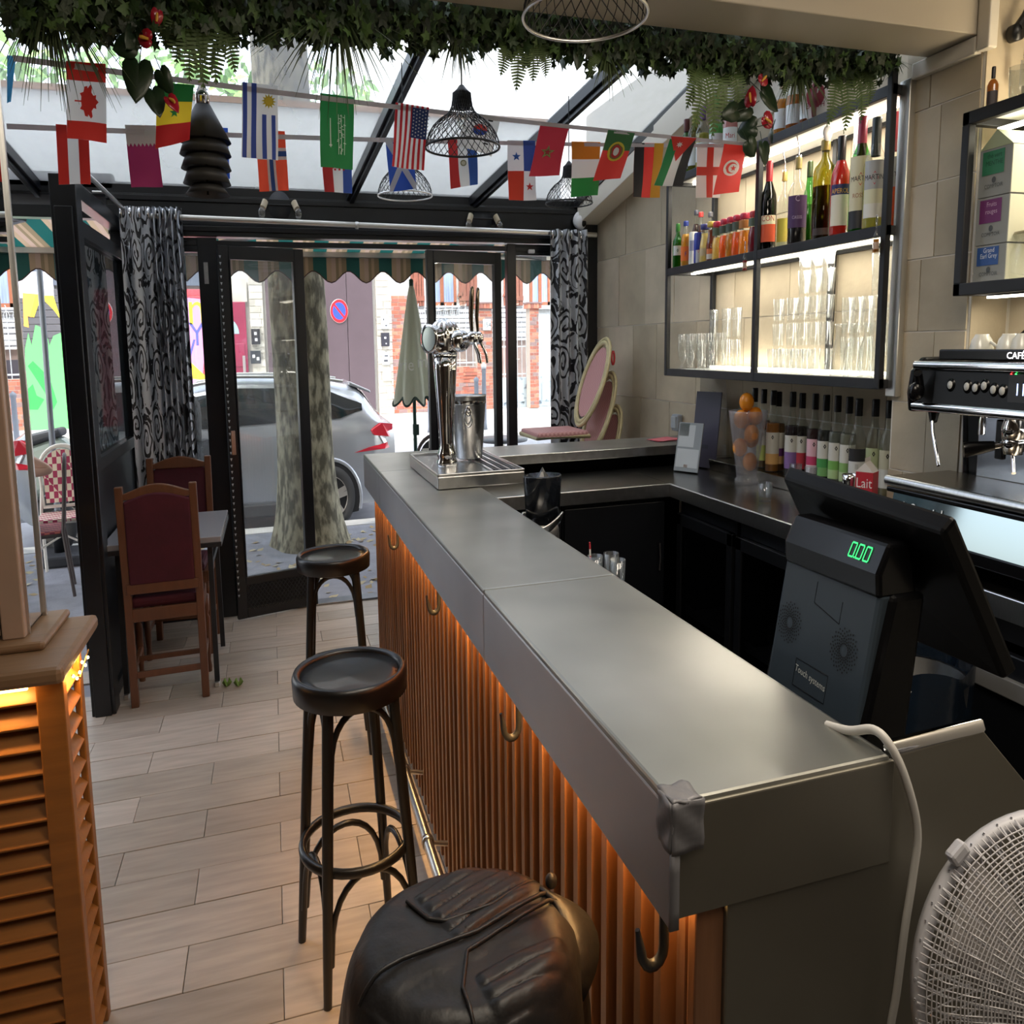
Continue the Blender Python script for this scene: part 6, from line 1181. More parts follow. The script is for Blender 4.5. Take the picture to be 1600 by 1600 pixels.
# ---- white cable over the end of the bar
cbl = thing('white_cable', 'white cable hanging over the near end of the bar', 'cable', (.95, .92, 0)); pts = [(.90, 1.05, 1.098), (.905, 1.00, 1.108), (.912, .955, 1.125), (.918, .925, 1.115), (.938, .91, 1.075), (.962, .905, 1.01), (.958, .905, .95), (.947, .905, .88), (.938, .905, .80), (.925, .905, .70), (.92, .90, .4), (.93, .85, .02)]
def spl(P, n=6):
    P = [Vector(p) for p in P]; out = []
    for i in range(len(P)-1):
        a, b, c, d = P[max(i-1, 0)], P[i], P[i+1], P[min(i+2, len(P)-1)]
        for k in range(n): t = k/n; out.append(.5*((2*b)+(c-a)*t+(2*a-5*b+4*c-d)*t*t+(3*b-a-3*c+d)*t**3))
    return out+[P[-1]]
MB().tube([p-Vector((.95, .92, 0)) for p in spl(pts)], .0062, 8).build('cord', mat('cable_white', srgb('c9c6c0'), .45), cbl)
# ---- fan in the foreground
fc = Vector((1.03, .70, .895)); fn = thing('fan', 'white pedestal fan with a mesh cover in the near right corner', 'fan', (1.03, .70, 0)); Mf = Matrix.Translation((0, 0, .895)) @ Vector((-.34, -.88, .22)).normalized().to_track_quat('Z', 'Y').to_matrix().to_4x4()
FW = mat('fan_white', srgb('c4c3c8'), .4); Rf = .205
MB().lathe([(Rf-.012, -.030), (Rf-.002, -.026), (Rf, -.014), (Rf-.002, -.002), (Rf-.012, .0), (Rf-.012, -.030)], 64, M=Mf).build('rim', FW, fn); MB().box(-.014, .014, Rf, Rf+.016, -.012, .012, 0, Mf @ Matrix.Rotation(R(42), 4, 'Z')).build('clip', FW, fn, bevel=.004)
def domez(r, s): return s*(.004+.062*math.sqrt(max(0, 1-(r/Rf)**2))**.8)
net = MB(); NR = 150; Rn = Rf+.006
for k in range(NR):
    a = 2*PI*k/NR; net.tube([Mf @ Vector((r*math.cos(a+.8*r), r*math.sin(a+.8*r), domez(r, 1)+.002*math.sin(k*2.1+r*60))) for r in [Rf*i/9+.012*(1-i/9) for i in range(10)]], 0.0009, 4, cap=False)
for i in range(2, 40):
    r = Rf*(i/40)**.8; net.tube([Mf @ Vector((r*math.cos(a), r*math.sin(a), domez(r, 1)+.001+.0015*math.sin(a*7+i))) for a in [2*PI*j/60 for j in range(60)]], .0010, 4, closed=True)
stuff(net.build('mesh_cover', mat('mesh_white', srgb('c9c6c8'), .6), fn)); grd = MB()
for k in range(60):
    a = 2*PI*k/60; grd.tube([Mf @ Vector((r*math.cos(a), r*math.sin(a), domez(r, .85))) for r in [.05+(Rf-.05)*i/6 for i in range(7)]], .0016, 4, cap=False); grd.tube([Mf @ Vector((r*math.cos(a), r*math.sin(a), -domez(r, 1.3))) for r in [.05+(Rf-.05)*i/6 for i in range(7)]], .0016, 4, cap=False)
stuff(grd.build('guard_wires', FW, fn)); MB().lathe([(0, .075), (.045, .073), (.05, .066), (0, .064)], 28, M=Mf).build('badge', FW, fn); MB().lathe([(0, -.17), (.05, -.165), (.062, -.12), (.058, -.06), (.03, -.04), (.03, .03), (0, .04)], 28, M=Mf).build('motor', FW, fn)
for k in range(5):
    Mk = Mf @ Matrix.Rotation(k*2*PI/5, 4, 'Z'); MB().grid(lambda u, v: Mk @ Vector((lerp(.03, .175, u), lerp(-.035-.035*u, .035+.04*u, v)*(1-.25*u*u), lerp(-.02, .02, v))), 6, 4).build('blade', mat('fan_blade', srgb('a9a4a0'), .4) if k == 0 else bpy.data.materials['fan_blade'], fn, solid=.002)
MB().tube([(.03, .03, .02), (.03, .05, .68), (.05, .10, .83)], .016, 10).build('pole', FW, fn); MB().lathe([(0, 0), (.19, 0), (.18, .02), (.03, .035), (0, .035)], 30, (.03, .02, 0)).build('base', FW, fn)
# ---- louvred cabinet with a mirrored pillar on it
OAKL = mat('louvre_oak', srgb('8f5a26'), .42, 0, .14, 6, .04, 30, (.6, 6, 6)); OAKT = mat('oak_board', srgb('7d6148'), .4, 0, .14, 5, .04, 24, (.6, 6, 6))
lc = thing('louvred_cabinet', 'oak louvred cabinet glowing with warm lights under its top, at the left', 'cabinet', (-1.0, 2.45, 0)); l0 = Vector((-1.0, 2.45, 0))
def lp(name, mb, m, bev=.003, par=None): mb.v = [(a-l0.x, b-l0.y, c-l0.z) for a, b, c in mb.v]; return mb.build(name, m, par or lc, bevel=bev)
lp('top_board', MB().box(-1.6, -.585, 2.275, 2.74, .928, .965), OAKT, .012); lp('moulding', MB().box(-1.6, -.665, 2.43, 2.74, .965, .985), OAKT, .008)
lp('stile', MB().box(-.672, -.602, 2.335, 2.375, 0, .928), OAKL); lp('stile', MB().box(-.622, -.602, 2.52, 2.56, 0, .928), OAKL); lp('stile', MB().box(-1.5, -1.43, 2.335, 2.375, 0, .928), OAKL); lp('rail', MB().box(-1.43, -.672, 2.34, 2.37, 0, .05), OAKL); lp('back', MB().box(-1.5, -.64, 2.55, 2.56, 0, .92), OAKL); lp('shade_block', MB().box(-1.45, -.67, 2.40, 2.54, .02, .90), mat('cabinet_shade', srgb('3a2413'), .8), 0)  # dark block added inside to stand in for the shaded cabinet interior
for i in range(17):
    z = .045+.0525*i; lp('slat', MB().box(-.38, .38, -.032, .032, -.004, .004, 0, Mx((-1.05, 2.365, z+.012), rx=R(38))), OAKL, .0015); lp('slat', MB().box(-.034, .034, -.072, .072, -.004, .004, 0, Mx((-.632, 2.448, z+.012), ry=R(38))), OAKL, .0015)
fl = thing('fairy_lights', 'string of tiny warm lights tucked under the cabinet top', 'fairy lights', (-.60, 2.45, .93)); MB().tube([(.018, -.10, -.005), (.02, -.02, -.035), (.02, .05, -.018), (.02, .10, -.006)], .002, 5).build('wire', mat('light_wire', srgb('b98a3a'), .4), fl)
FLM = mat('fairy_bulb', (1, .6, .2), .5, emit=(1, .62, .2), es=40)
for i in range(6): MB().sphere((.020, -.09+.035*i, -.010-.02*math.sin(i*1.1)**2), .0035, 8, 6).build('bulb', FLM, fl)
lamp('cabinet_strip_light', 'AREA', (-1.05, 2.315, .922), None, 1.6, (1, .55, .16), .7*S[0], .015, rot=(R(10), 0, 0)); lamp('cabinet_strip_light', 'AREA', (-.592, 2.44, .922), None, .35, (1, .55, .16), .015, .16*S[1], rot=(0, R(12), 0))
lp('light_strip', MB().box(-1.4, -.68, 2.30, 2.31, .92, .927), mat('amber_led', (1, .6, .2), .5, emit=(1, .55, .18), es=8), 0)
mp_ = thing('mirrored_pillar', 'square pillar clad in mirrors with wooden corner strips, standing on the cabinet', 'pillar', (-1.12, 2.6, .985)); MIR = mat('mirror', (.80, .82, .82), .01, 1)
MB().box(-.4, .385, -.10, .095, 0, 2.0).build('core', DARKWALL, mp_); MB().box(.386, .392, -.085, .085, .01, 2.0).build('mirror', MIR, mp_); MB().box(-.4, .33, -.108, -.102, .01, 2.0).build('mirror', MIR, mp_)
MB().box(.335, .394, -.118, -.088, 0, 2.0).build('corner_strip', mat('corner_wood', srgb('a58a78'), .4, 0, .08, 5), mp_, bevel=.003)
for y0, y1 in ((-.088, -.082), (.082, .096)): MB().box(.388, .400, y0, y1, 0, 2.0).build('edge_profile', ALU, mp_, bevel=.001)
# ---- dining chairs and table
OAKC = mat('chair_oak', srgb('66402a'), .4, 0, .12, 6, .03, 30, (6, 6, 1)); VELV = mat('burgundy_velvet', srgb('46101f'), .85, 0, .15, 10, .1, 60)
def dchair(label, at, rz):
    t = thing('dining_chair', label, 'chair', at, 'wooden dining chairs with burgundy velvet'); M = Mx(rz=rz); w, d_ = .20, .19
    for sx in (-1, 1):
        MB().prism([(-d_-.035, 0), (-d_+.01, 0), (-d_+.012, .46), (-d_-.04, 1.02), (-d_-.082, 1.02), (-d_-.030, .46)], sx*w-.022, sx*w+.022, 'yz', 0, M).build('rear_leg', OAKC, t, bevel=.004)
        MB().lathe([(.018, 0), (.020, .03), (.014, .06), (.020, .12), (.023, .28), (.014, .30), (.022, .32), (.024, .40), (0, .40)], 14, M=M @ Mx((sx*(w+.005), d_, 0))).build('front_leg', OAKC, t); MB().box(sx*w-.012, sx*w+.012, -d_, d_, .15, .18, 0, M).build('side_stretcher', OAKC, t, bevel=.003); MB().box(sx*w-.016, sx*w+.016, -d_, d_+.02, .395, .455, 0, M).build('seat_rail', OAKC, t, bevel=.003)
    MB().box(-w, w, d_-.0, d_+.028, .395, .455, 0, M).build('seat_rail', OAKC, t, bevel=.003); MB().box(-w, w, -d_-.022, -d_+.004, .395, .455, 0, M).build('seat_rail', OAKC, t, bevel=.003); MB().box(-w, w, -.012, .012, .155, .178, 0, M).box(-w, w, -d_-.015, -d_+.005, .13, .16, 0, M).build('cross_stretcher', OAKC, t, bevel=.003)
    pl = [(-w+.01, .96), (w-.01, .96)]+[(lerp(w-.01, -w+.01, i/12), .985+.04*math.sin(PI*i/12)**1.3) for i in range(13)]; MB().prism(pl, -d_-.076, -d_-.046, 'xz', 0, M).build('crest_rail', OAKC, t, bevel=.004); MB().box(-w, w, -d_-.05, -d_-.02, .53, .575, 0, M).build('lower_rail', OAKC, t, bevel=.003)
    MB().prism([(-w+.02, .575), (w-.02, .575), (w-.02, .955)]+[(lerp(w-.02, -w+.02, i/8), .955+.035*math.sin(PI*i/8)) for i in range(1, 8)]+[(-w+.02, .955)], -.012, .012, 'xz', 0, M @ Mx((0, -d_-.002, 0)) @ Matrix.Rotation(R(4.2), 4, 'X')).build('back_pad', VELV, t, bevel=.008)
    MB().box(-w+.008, w-.008, -d_+.006, d_+.02, .45, .50, 0, M).build('seat_pad', VELV, t, bevel=.018)
dchair('oak dining chair with burgundy velvet, back turned to us, before the table', (-.695, 5.13, 0), R(2)); dchair('oak dining chair with burgundy velvet beyond the table, beside the curtain', (-.70, 5.85, 0), R(178))
tbl = thing('dining_table', 'small black dining table with a pale top between the two wooden chairs', 'table', (-.68, 5.42, 0)); MB().box(-.34, .33, -.46, .36, .722, .75).build('tabletop', mat('table_top', srgb('8e8c90'), .22), tbl, bevel=.004); MB().box(-.342, .332, -.462, .362, .70, .724).build('edge', BLACKSTEEL, tbl, bevel=.003)
for sx in (-.28, .25):
    MB().bar((sx, .22, .70), (sx, .28, .02), .03, .03, up=(0, 1, 0)).build('leg', BLACKSTEEL, tbl); MB().bar((sx, -.30, .70), (sx, -.34, .02), .03, .03, up=(0, 1, 0)).build('leg', BLACKSTEEL, tbl); MB().box(sx-.012, sx+.012, -.32, .25, .58, .61).build('crossbar', BLACKSTEEL, tbl); MB().box(sx-.015, sx+.015, -.38, -.30, 0, .022).build('foot', ALU, tbl, bevel=.004)
for i, (x, y) in enumerate(((-.30, 5.02), (-.37, 5.04))): o = MB().grid(lambda u, v: (lerp(-.03, .03, u)*(1-abs(2*v-1)*.7), lerp(-.03, .03, v), .004+.022*(2*u-1)**2+.008*math.sin(v*9)), 6, 6).build('green_leaf', mat('fallen_green_leaf', srgb('6f8a3a'), .6) if i == 0 else bpy.data.materials['fallen_green_leaf'], at=(x, y, 0), solid=.001); tag(o, ('curled green leaf on the floor right of the table leg', 'small green leaf against the foot of the table leg')[i], 'leaf')
# ---- patterned curtains, rods
def damask():
    m = bpy.data.materials.new('black_silver_damask'); m.use_nodes = True; nt = m.node_tree; N = nt.nodes.new; L = nt.links.new; b = nt.nodes['Principled BSDF']; b.inputs['Roughness'].default_value = .42
    uv = N('ShaderNodeUVMap'); mp = N('ShaderNodeMapping'); L(uv.outputs[0], mp.inputs[0])
    ns = N('ShaderNodeTexNoise'); ns.inputs['Scale'].default_value = 9; ns.inputs['Detail'].default_value = 2; L(mp.outputs[0], ns.inputs['Vector'])
    mixv = N('ShaderNodeVectorMath'); mixv.operation = 'SCALE'; L(ns.outputs['Color'], mixv.inputs[0]); mixv.inputs['Scale'].default_value = .10; addv = N('ShaderNodeVectorMath'); L(mp.outputs[0], addv.inputs[0]); L(mixv.outputs[0], addv.inputs[1])
    vo = N('ShaderNodeTexVoronoi'); vo.voronoi_dimensions = '2D'; vo.inputs['Scale'].default_value = 4.6; vo.inputs['Randomness'].default_value = .55; L(addv.outputs[0], vo.inputs['Vector'])
    sb2 = N('ShaderNodeVectorMath'); sb2.operation = 'SUBTRACT'; L(addv.outputs[0], sb2.inputs[0]); L(vo.outputs['Position'], sb2.inputs[1]); sx_ = N('ShaderNodeSeparateXYZ'); L(sb2.outputs[0], sx_.inputs[0]); at_ = N('ShaderNodeMath'); at_.operation = 'ARCTAN2'; L(sx_.outputs[1], at_.inputs[0]); L(sx_.outputs[0], at_.inputs[1])
    mu = N('ShaderNodeMath'); mu.operation = 'MULTIPLY'; mu.inputs[1].default_value = 34; L(vo.outputs['Distance'], mu.inputs[0]); ad = N('ShaderNodeMath'); L(mu.outputs[0], ad.inputs[0]); L(at_.outputs[0], ad.inputs[1]); sn = N('ShaderNodeMath'); sn.operation = 'SINE'; L(ad.outputs[0], sn.inputs[0])
    gt_ = N('ShaderNodeMath'); gt_.operation = 'GREATER_THAN'; gt_.inputs[1].default_value = -.35; L(sn.outputs[0], gt_.inputs[0])
    n2 = N('ShaderNodeTexNoise'); n2.inputs['Scale'].default_value = 7; n2.inputs['Detail'].default_value = 3; n2.inputs['Distortion'].default_value = 2.5; L(mp.outputs[0], n2.inputs['Vector']); g2 = N('ShaderNodeMath'); g2.operation = 'GREATER_THAN'; g2.inputs[1].default_value = .47; L(n2.outputs['Fac'], g2.inputs[0])
    lt = N('ShaderNodeMath'); lt.operation = 'LESS_THAN'; lt.inputs[1].default_value = .42; L(vo.outputs['Distance'], lt.inputs[0]); mx = N('ShaderNodeMix'); L(lt.outputs[0], mx.inputs[0]); L(g2.outputs[0], mx.inputs[2]); L(gt_.outputs[0], mx.inputs[3])
    cr = N('ShaderNodeMix'); cr.data_type = 'RGBA'; cr.inputs[6].default_value = (*srgb('222228'), 1); cr.inputs[7].default_value = (*srgb('c6cbd4'), 1); L(mx.outputs[0], cr.inputs[0]); L(cr.outputs[2], b.inputs['Base Color']); m2 = N('ShaderNodeMath'); m2.operation = 'MULTIPLY'; m2.inputs[1].default_value = .35; L(mx.outputs[0], m2.inputs[0]); L(m2.outputs[0], b.inputs['Metallic']); return m
DAM = damask()
def curtain(label, at, W_, Hh, n, amp, fn_=None, width=1.0):
    t = thing('curtain', label, 'curtain', at); nu, nv = n*14, 40; mb = MB()
    def f(u, v):
        x, y = fn_(u) if fn_ else (W_*(u-.5), amp*math.sin(2*PI*n*u)); k = 1+.10*math.sin(v*3+u*11)*v
        return (x*(1+.04*v), y*k, -Hh*v)
    mb.grid(f, nu, nv); o = mb.build('cloth', DAM, t); me = o.data; l = me.uv_layers.new(name='UVMap')
    for p in me.polygons:
        for li in p.loop_indices: vi = me.loops[li].vertex_index; i, j = divmod(vi, nv+1); l.data[li].uv = (i/nu*width, j/nv*Hh*.72)
    for k in range(n): M = Mx((W_*((k+.25)/n-.5) if not fn_ else fn_((k+.25)/n)[0], (amp if not fn_ else fn_((k+.25)/n)[1])*.4, -.035)); MB().lathe([(.020, -.006), (.030, -.006), (.030, .006), (.020, .006), (.020, -.006)], 18, M=M @ Mx(ry=PI/2)).build('eyelet', CHROME, t)
    return t
def left_fold(u):
    if u < .42: return (-.20+u/.42*.20, .012*math.sin(u*30))
    s_ = (u-.42)/.58; return (.0+.215*s_, .045*math.sin(2*PI*5.5*s_))
curtain('black and silver patterned curtain gathered in the left corner behind the chairs', (-.79, 6.2, 2.375), .42, 1.55, 8, .04, left_fold, 1.2)
curtain('black and silver patterned curtain hanging at the right end of the street front', (2.46, 6.20, 2.315), .34, 1.95, 4, .035, None, .62)
ct = thing('curtain_rod', 'long pale metal curtain rod across the street front', 'curtain rod', (.75, 6.24, 2.31)); MB().tube([(-1.66, 0, .022), (1.98, 0, -.02)], .016, 12).build('rod', ALU, ct); MB().tube([(-.06, .0, -.0), (-.06, .10, 0)], .008, 8).lathe([(.018, -.01), (.022, -.01), (.022, .01), (.018, .01)], 16, M=Mx((-.06, 0, .001), ry=PI/2)).build('bracket', ALU, ct)
c2 = thing('curtain_rod', 'short curtain rod with a ball end along the side glass, top left', 'curtain rod', (-.96, 5.5, 2.36)); MB().tube([(0, -.62, .0), (0, .70, .0)], .013, 10).build('rod', ALU, c2); MB().sphere((0, -.645, 0), .028, 14, 10).build('ball_end', CHROME, c2); MB().tube([(0, .1, 0), (-.08, .1, 0)], .007, 8).build('bracket', ALU, c2)
# ================================================================ bunting, hanging plants, lamps
random.seed(61)
RED_, WHT, BLU_, GRN_, YEL_, BLK, ORG_ = 'd8342c', 'dcdcdc', '2a4aa8', '1f8a4c', 'e6c62c', '2b2a2c', 'ec8a2a'
def pfl(c): return MC.setdefault(('paper', c), paper('flag_'+c, srgb(c), .30))
def strg(name, lab, a, b):
    t = thing(name, lab, 'bunting string', tuple(a)); n = 24; sag = .012
    P = [(Vector(b)-Vector(a))*(i/n)-Vector((0, 0, sag*4*(i/n)*(1-i/n))) for i in range(n+1)]
    m = MB(); vs = [p for q in P for p in (q, q-Vector((0, 0, .013)))]; m.add(vs, [(2*i, 2*i+1, 2*i+3, 2*i+2) for i in range(n)]); m.build('tape', pfl('cfc8cc'), t, solid=.001); return t
A0, A1 = on(20, 86, 'y', 2.66), on(1185, 224, 'y', 3.62); B0, B1 = on(10, 193, 'y', 2.96), on(1168, 225, 'y', 3.74)
strg('bunting_string', 'upper white bunting string carrying the front row of flags', A0, A1); strg('bunting_string', 'lower white bunting string carrying the back row of flags', B0, B1)
def onrow(px, py, a, b):
    d = sight(px, py); n = (b-a).cross(Vector((0, 0, 1))); c = Vector((0, 0, H)); return c+d*((a-c).dot(n)/d.dot(n))
def star(c, r, n=5, a0=-PI/2, k=.4, ry=1.0): return [(c[0]+(r if i % 2 == 0 else r*k)*math.cos(a0+i*PI/n)*1.0, c[1]+(r if i % 2 == 0 else r*k)*math.sin(a0+i*PI/n)*ry) for i in range(2*n)]
def rc(a, b, c, d): return [(a, b), (c, b), (c, d), (a, d)]
def circ(c, r, n=18, ry=1): return [(c[0]+r*math.cos(2*PI*i/n), c[1]+r*ry*math.sin(2*PI*i/n)) for i in range(n)]
LEAF = [(.36, .5), (.37, .44), (.33, .40), (.42, .38), (.45, .31), (.52, .30), (.53, .33), (.60, .28), (.64, .31), (.62, .38), (.67, .42), (.74, .41), (.73, .46), (.80, .5)]
LEAF = LEAF+[(a, 1-b) for a, b in LEAF[::-1][1:]]
def flag(lab, quad, row, base, shapes, bend=0.0):
    a, b = (A0, A1) if row == 'a' else (B0, B1); Q = [onrow(x, y, a, b) for x, y in quad]; o = (Q[0]+Q[1])/2; nrm = (b-a).cross(Vector((0, 0, 1))).normalized(); nrm = nrm if nrm.y < 0 else -nrm
    def P(u, v, off): return Q[0].lerp(Q[1], u).lerp(Q[3].lerp(Q[2], u), v)+nrm*(off+bend*v*v*(u-.5)*2+.006*math.sin(u*5+v*4+o.x*9)*v)-o
    t = thing('flag', lab, 'flag', tuple(o), 'paper flags on the strings'); m = MB(); m.grid(lambda u, v: P(u, v, 0), 10, 14); m.build('sheet', pfl(base), t)
    cols = []; s_ = MB()
    for k, (poly, c) in enumerate(shapes):
        if c not in cols: cols.append(c)
        off = .0008+.0003*k
        if len(poly) == 4 and poly[0][1] == poly[1][1] and poly[0][0] == poly[3][0]:
            (u0, v0), (u1, v1) = poly[0], poly[2]; s_.grid(lambda u, v: P(lerp(u0, u1, u), lerp(v0, v1, v), off), max(1, int(10*(u1-u0)+.5)), max(1, int(14*(v1-v0)+.5)), cols.index(c))
        else: s_.add([P(u, v, off+.001) for u, v in poly], [tuple(range(len(poly)))], cols.index(c))
    if cols: o_ = s_.build('print', [pfl(c) for c in cols], t); o_['kind'] = 'stuff'
    return t
def q4(x0, y0, x1, y1, x2, y2, x3, y3): return ((x0, y0), (x1, y1), (x2, y2), (x3, y3))
flag('plain blue flag, leftmost on the upper string beside the pillar', q4(11, 86, 25, 88, 17, 160, 11, 160), 'a', '3f8fc4', [])
flag('red and white flag with a red maple leaf, upper string at the left', q4(103, 95, 165, 100, 167, 223, 105, 216), 'a', WHT, [(rc(0, 0, 1, .24), RED_), (rc(0, .76, 1, 1), RED_), (LEAF, RED_), (rc(.20, .49, .37, .51), RED_)])
flag('green, yellow and red flag with a green star behind the red anthurium', q4(246, 128, 303, 133, 295, 220, 243, 232), 'a', YEL_, [(rc(0, 0, 1, .30), GRN_), (rc(0, .66, 1, 1), 'c8202c'), (star((.5, .48), .15, ry=.6), GRN_)], .01)
flag('white and blue striped flag with a yellow sun, upper string', q4(378, 128, 434, 134, 434, 251, 378, 245), 'a', WHT, [(rc(.06, 0, .20, 1), '3a52a8'), (rc(.32, 0, .44, 1), '3a52a8')][:0]+[(rc(.02, 0, .14, 1), '3a52a8'), (rc(.26, 0, .40, 1), '3a52a8'), (rc(.56, .40, .68, 1), '3a52a8'), (rc(.82, .40, .93, 1), '3a52a8'), (star((.74, .22), .21, 12, 0, .6, .48), 'c9b23a'), (circ((.74, .22), .10, 14, .5), 'd9c03a')])
sw = [rc(.285, .32, .315, .72), rc(.26, .68, .34, .70)]; import itertools
scr_ = []
for i in range(26):
    u = random.uniform(.47, .70); v = .27+.55*i/26; w_ = random.uniform(.03, .07); scr_.append(([(u, v), (u+w_, v+.006), (u+w_*1.1, v+.022), (u+w_*.6, v+.012), (u-.01, v+.016)], 'e6ece6'))
for u in (.50, .58, .68): scr_.append((rc(u, .27, u+.018, .82), 'e6ece6'))
flag('green flag with white script and a sword, upper string', q4(500, 145, 553, 152, 552, 265, 501, 261), 'a', '1f7a3e', [(p, 'e6ece6') for p in sw]+scr_)
us = [(rc(i/13, 0, (i+1)/13, 1), 'cc2a36') for i in range(0, 13, 2)]+[(rc(.50, .04, 1, .51), '2c3f7a')]+[(star((.55+.083*i, .08+.055*j+(.02 if i % 2 else 0)), .032, 5, -PI/2, .42, .5), 'e8e8ec') for i in range(6) for j in range(8)]
flag('stars and stripes flag, upper string left of the wire lamp', q4(618, 160, 670, 168, 661, 267, 612, 260), 'a', WHT, us)
flag('white flag with a red and blue disc and black bars behind the wire lamp', q4(728, 174, 783, 183, 765, 246, 718, 226), 'a', WHT, [(circ((.5, .42), .20, 18, .75)[:10], BLU_), (circ((.5, .42), .20, 18, .75)[9:]+[circ((.5, .42), .20, 18, .75)[0]], RED_), (rc(.2, .12, .34, .16), BLK), (rc(.2, .19, .34, .23), BLK), (rc(.66, .12, .8, .16), BLK), (rc(.2, .66, .34, .70), BLK), (rc(.66, .66, .8, .70), BLK), (rc(.66, .73, .8, .77), BLK)], .02)
ms = star((.44, .55), .26, 5, -PI/2, .4, .5); flag('red flag with a small green star outline, upper string right of the lamp', q4(845, 190, 890, 196, 870, 275, 828, 275), 'a', 'b0283a', [(ms, '7aa05a'), (star((.44, .55), .15, 5, -PI/2, .4, .5), 'b0283a')], .012)
flag('green and red flag with a round yellow crest, upper string', q4(950, 203, 992, 208, 968, 279, 930, 282), 'a', 'd0342e', [(rc(0, 0, 1, .40), '3a7a48'), (circ((.5, .42), .30, 20, .68), 'd9c43a'), (circ((.5, .42), .24, 20, .68), '7a6a3a'), (circ((.5, .42), .17, 16, .8), 'c02a30'), (circ((.5, .42), .10, 12, .9), 'e0e0e0'), (rc(.46, .36, .54, .48), BLU_)], .012)
flag('green, white and black flag with a red triangle and white star', q4(1048, 213, 1088, 216, 1062, 292, 1024, 289), 'a', WHT, [(rc(0, 0, .34, 1), GRN_), (rc(.67, 0, 1, 1), BLK), ([(0, 0), (1, 0), (.48, .50)], RED_), (star((.42, .16), .13, 7, 0, .5, .5), 'e8e8e8')], .012)
flag('red flag with a white disc, crescent and star, rightmost on the upper string', q4(1132, 222, 1166, 224, 1153, 300, 1117, 304), 'a', RED_, [(circ((.5, .50), .32, 22, .5), 'e0dcd8'), (circ((.5, .50), .23, 20, .5), RED_), (circ((.56, .51), .18, 18, .5), 'e0dcd8'), (star((.57, .51), .13, 5, -PI/2, .4, .5), RED_)], .012)
flag('red, white and red striped flag, leftmost on the lower string', q4(87, 194, 138, 197, 142, 288, 92, 288), 'b', 'dcdcdc', [(rc(0, 0, .33, 1), RED_), (rc(.67, 0, 1, 1), RED_)])
zz = [(0, .0), (1, .0), (1, .33)]+[(1-(i+.5)/8 if False else 1-i/16, .33 if i % 2 == 0 else .24) for i in range(1, 17)]; zz = [(0, 1), (0, .33)]+[(i/16, .27 if i % 2 else .33) for i in range(1, 17)]+[(1, 1)]
flag('white and maroon flag with a zigzag edge, lower string', q4(195, 195, 243, 196, 255, 292, 205, 293), 'b', '8e2350', [(rc(0, 0, 1, .29), 'd4d4d4')]+[([(i/8, .29), ((i+1)/8, .29), ((i+.5)/8, .35)], 'd4d4d4') for i in range(8)])
flag('blue flag hidden behind the black cone lamp', q4(318, 198, 356, 200, 359, 280, 322, 281), 'b', '2f5cc0', [])
flag('orange-red flag with a blue and white cross behind the striped sun flag', q4(398, 203, 445, 205, 451, 298, 406, 299), 'b', 'dd4a2e', [(rc(.33, 0, .62, 1), 'd8d8dc'), (rc(0, .28, 1, .48), 'd8d8dc'), (rc(.41, 0, .54, 1), '2c4f96'), (rc(0, .335, 1, .425), '2c4f96')])
flag('red, white and blue flag with a checked crest below the green flag', q4(500, 208, 548, 209, 551, 302, 507, 300), 'b', WHT, [(rc(0, 0, .33, 1), 'cf3a3c'), (rc(.67, 0, 1, 1), '3a5cb4')]+[(rc(.30+.07*i, .42+.035*j, .37+.07*i, .455+.035*j), 'c8323a') for i in range(6) for j in range(6) if (i+j) % 2 == 0])
flag('blue flag with a white diagonal cross behind the stars and stripes', q4(602, 215, 645, 216, 650, 295, 609, 300), 'b', '2a4ea6', [([(0, 0), (.15, 0), (1, .90), (1, 1), (.88, 1), (0, .12)], 'd4d6dc'), ([(1, 0), (.85, 0), (0, .90), (0, 1), (.12, 1), (1, .12)], 'd4d6dc')])
flag('red, white and blue striped flag with a small crest under the wire lamp', q4(699, 217, 744, 218, 747, 288, 705, 295), 'b', WHT, [(rc(0, 0, .33, 1), 'd2383c'), (rc(.67, 0, 1, 1), '2f5cae'), (circ((.5, .5), .11, 14, .62), '8a8a6a'), (circ((.5, .5), .07, 12, .62), 'd4d4c4')])
flag('quartered white, blue and red flag with two stars, lower string', q4(793, 219, 836, 220, 838, 313, 794, 313), 'b', 'dcdadc', [(rc(.56, 0, 1, .51), '3a5cb4'), (rc(0, .51, .56, 1), 'd8452f'), (star((.30, .27), .16, 5, -PI/2, .4, .5), '2f5cae'), (star((.78, .77), .15, 5, -PI/2, .4, .5), 'cf3a3c')])
flag('orange, white and green banded flag, lower string', q4(893, 221, 938, 222, 934, 305, 893, 308), 'b', 'd8d4ce', [(rc(0, 0, 1, .32), 'dd8a1e'), (rc(0, .66, 1, 1), '2a9a4a')])
flag('black, red and gold striped flag, lower string', q4(992, 223, 1037, 224, 1030, 309, 988, 308), 'b', 'd8342c', [(rc(0, 0, .33, 1), '2e2e30'), (rc(.67, 0, 1, 1), 'd9a82c')])
flag('white flag with a red cross, rightmost on the lower string', q4(1089, 225, 1132, 226, 1126, 309, 1088, 309), 'b', 'd8d0c8', [(rc(.38, 0, .62, 1), 'd2402e'), (rc(0, .42, 1, .58), 'd2402e')])
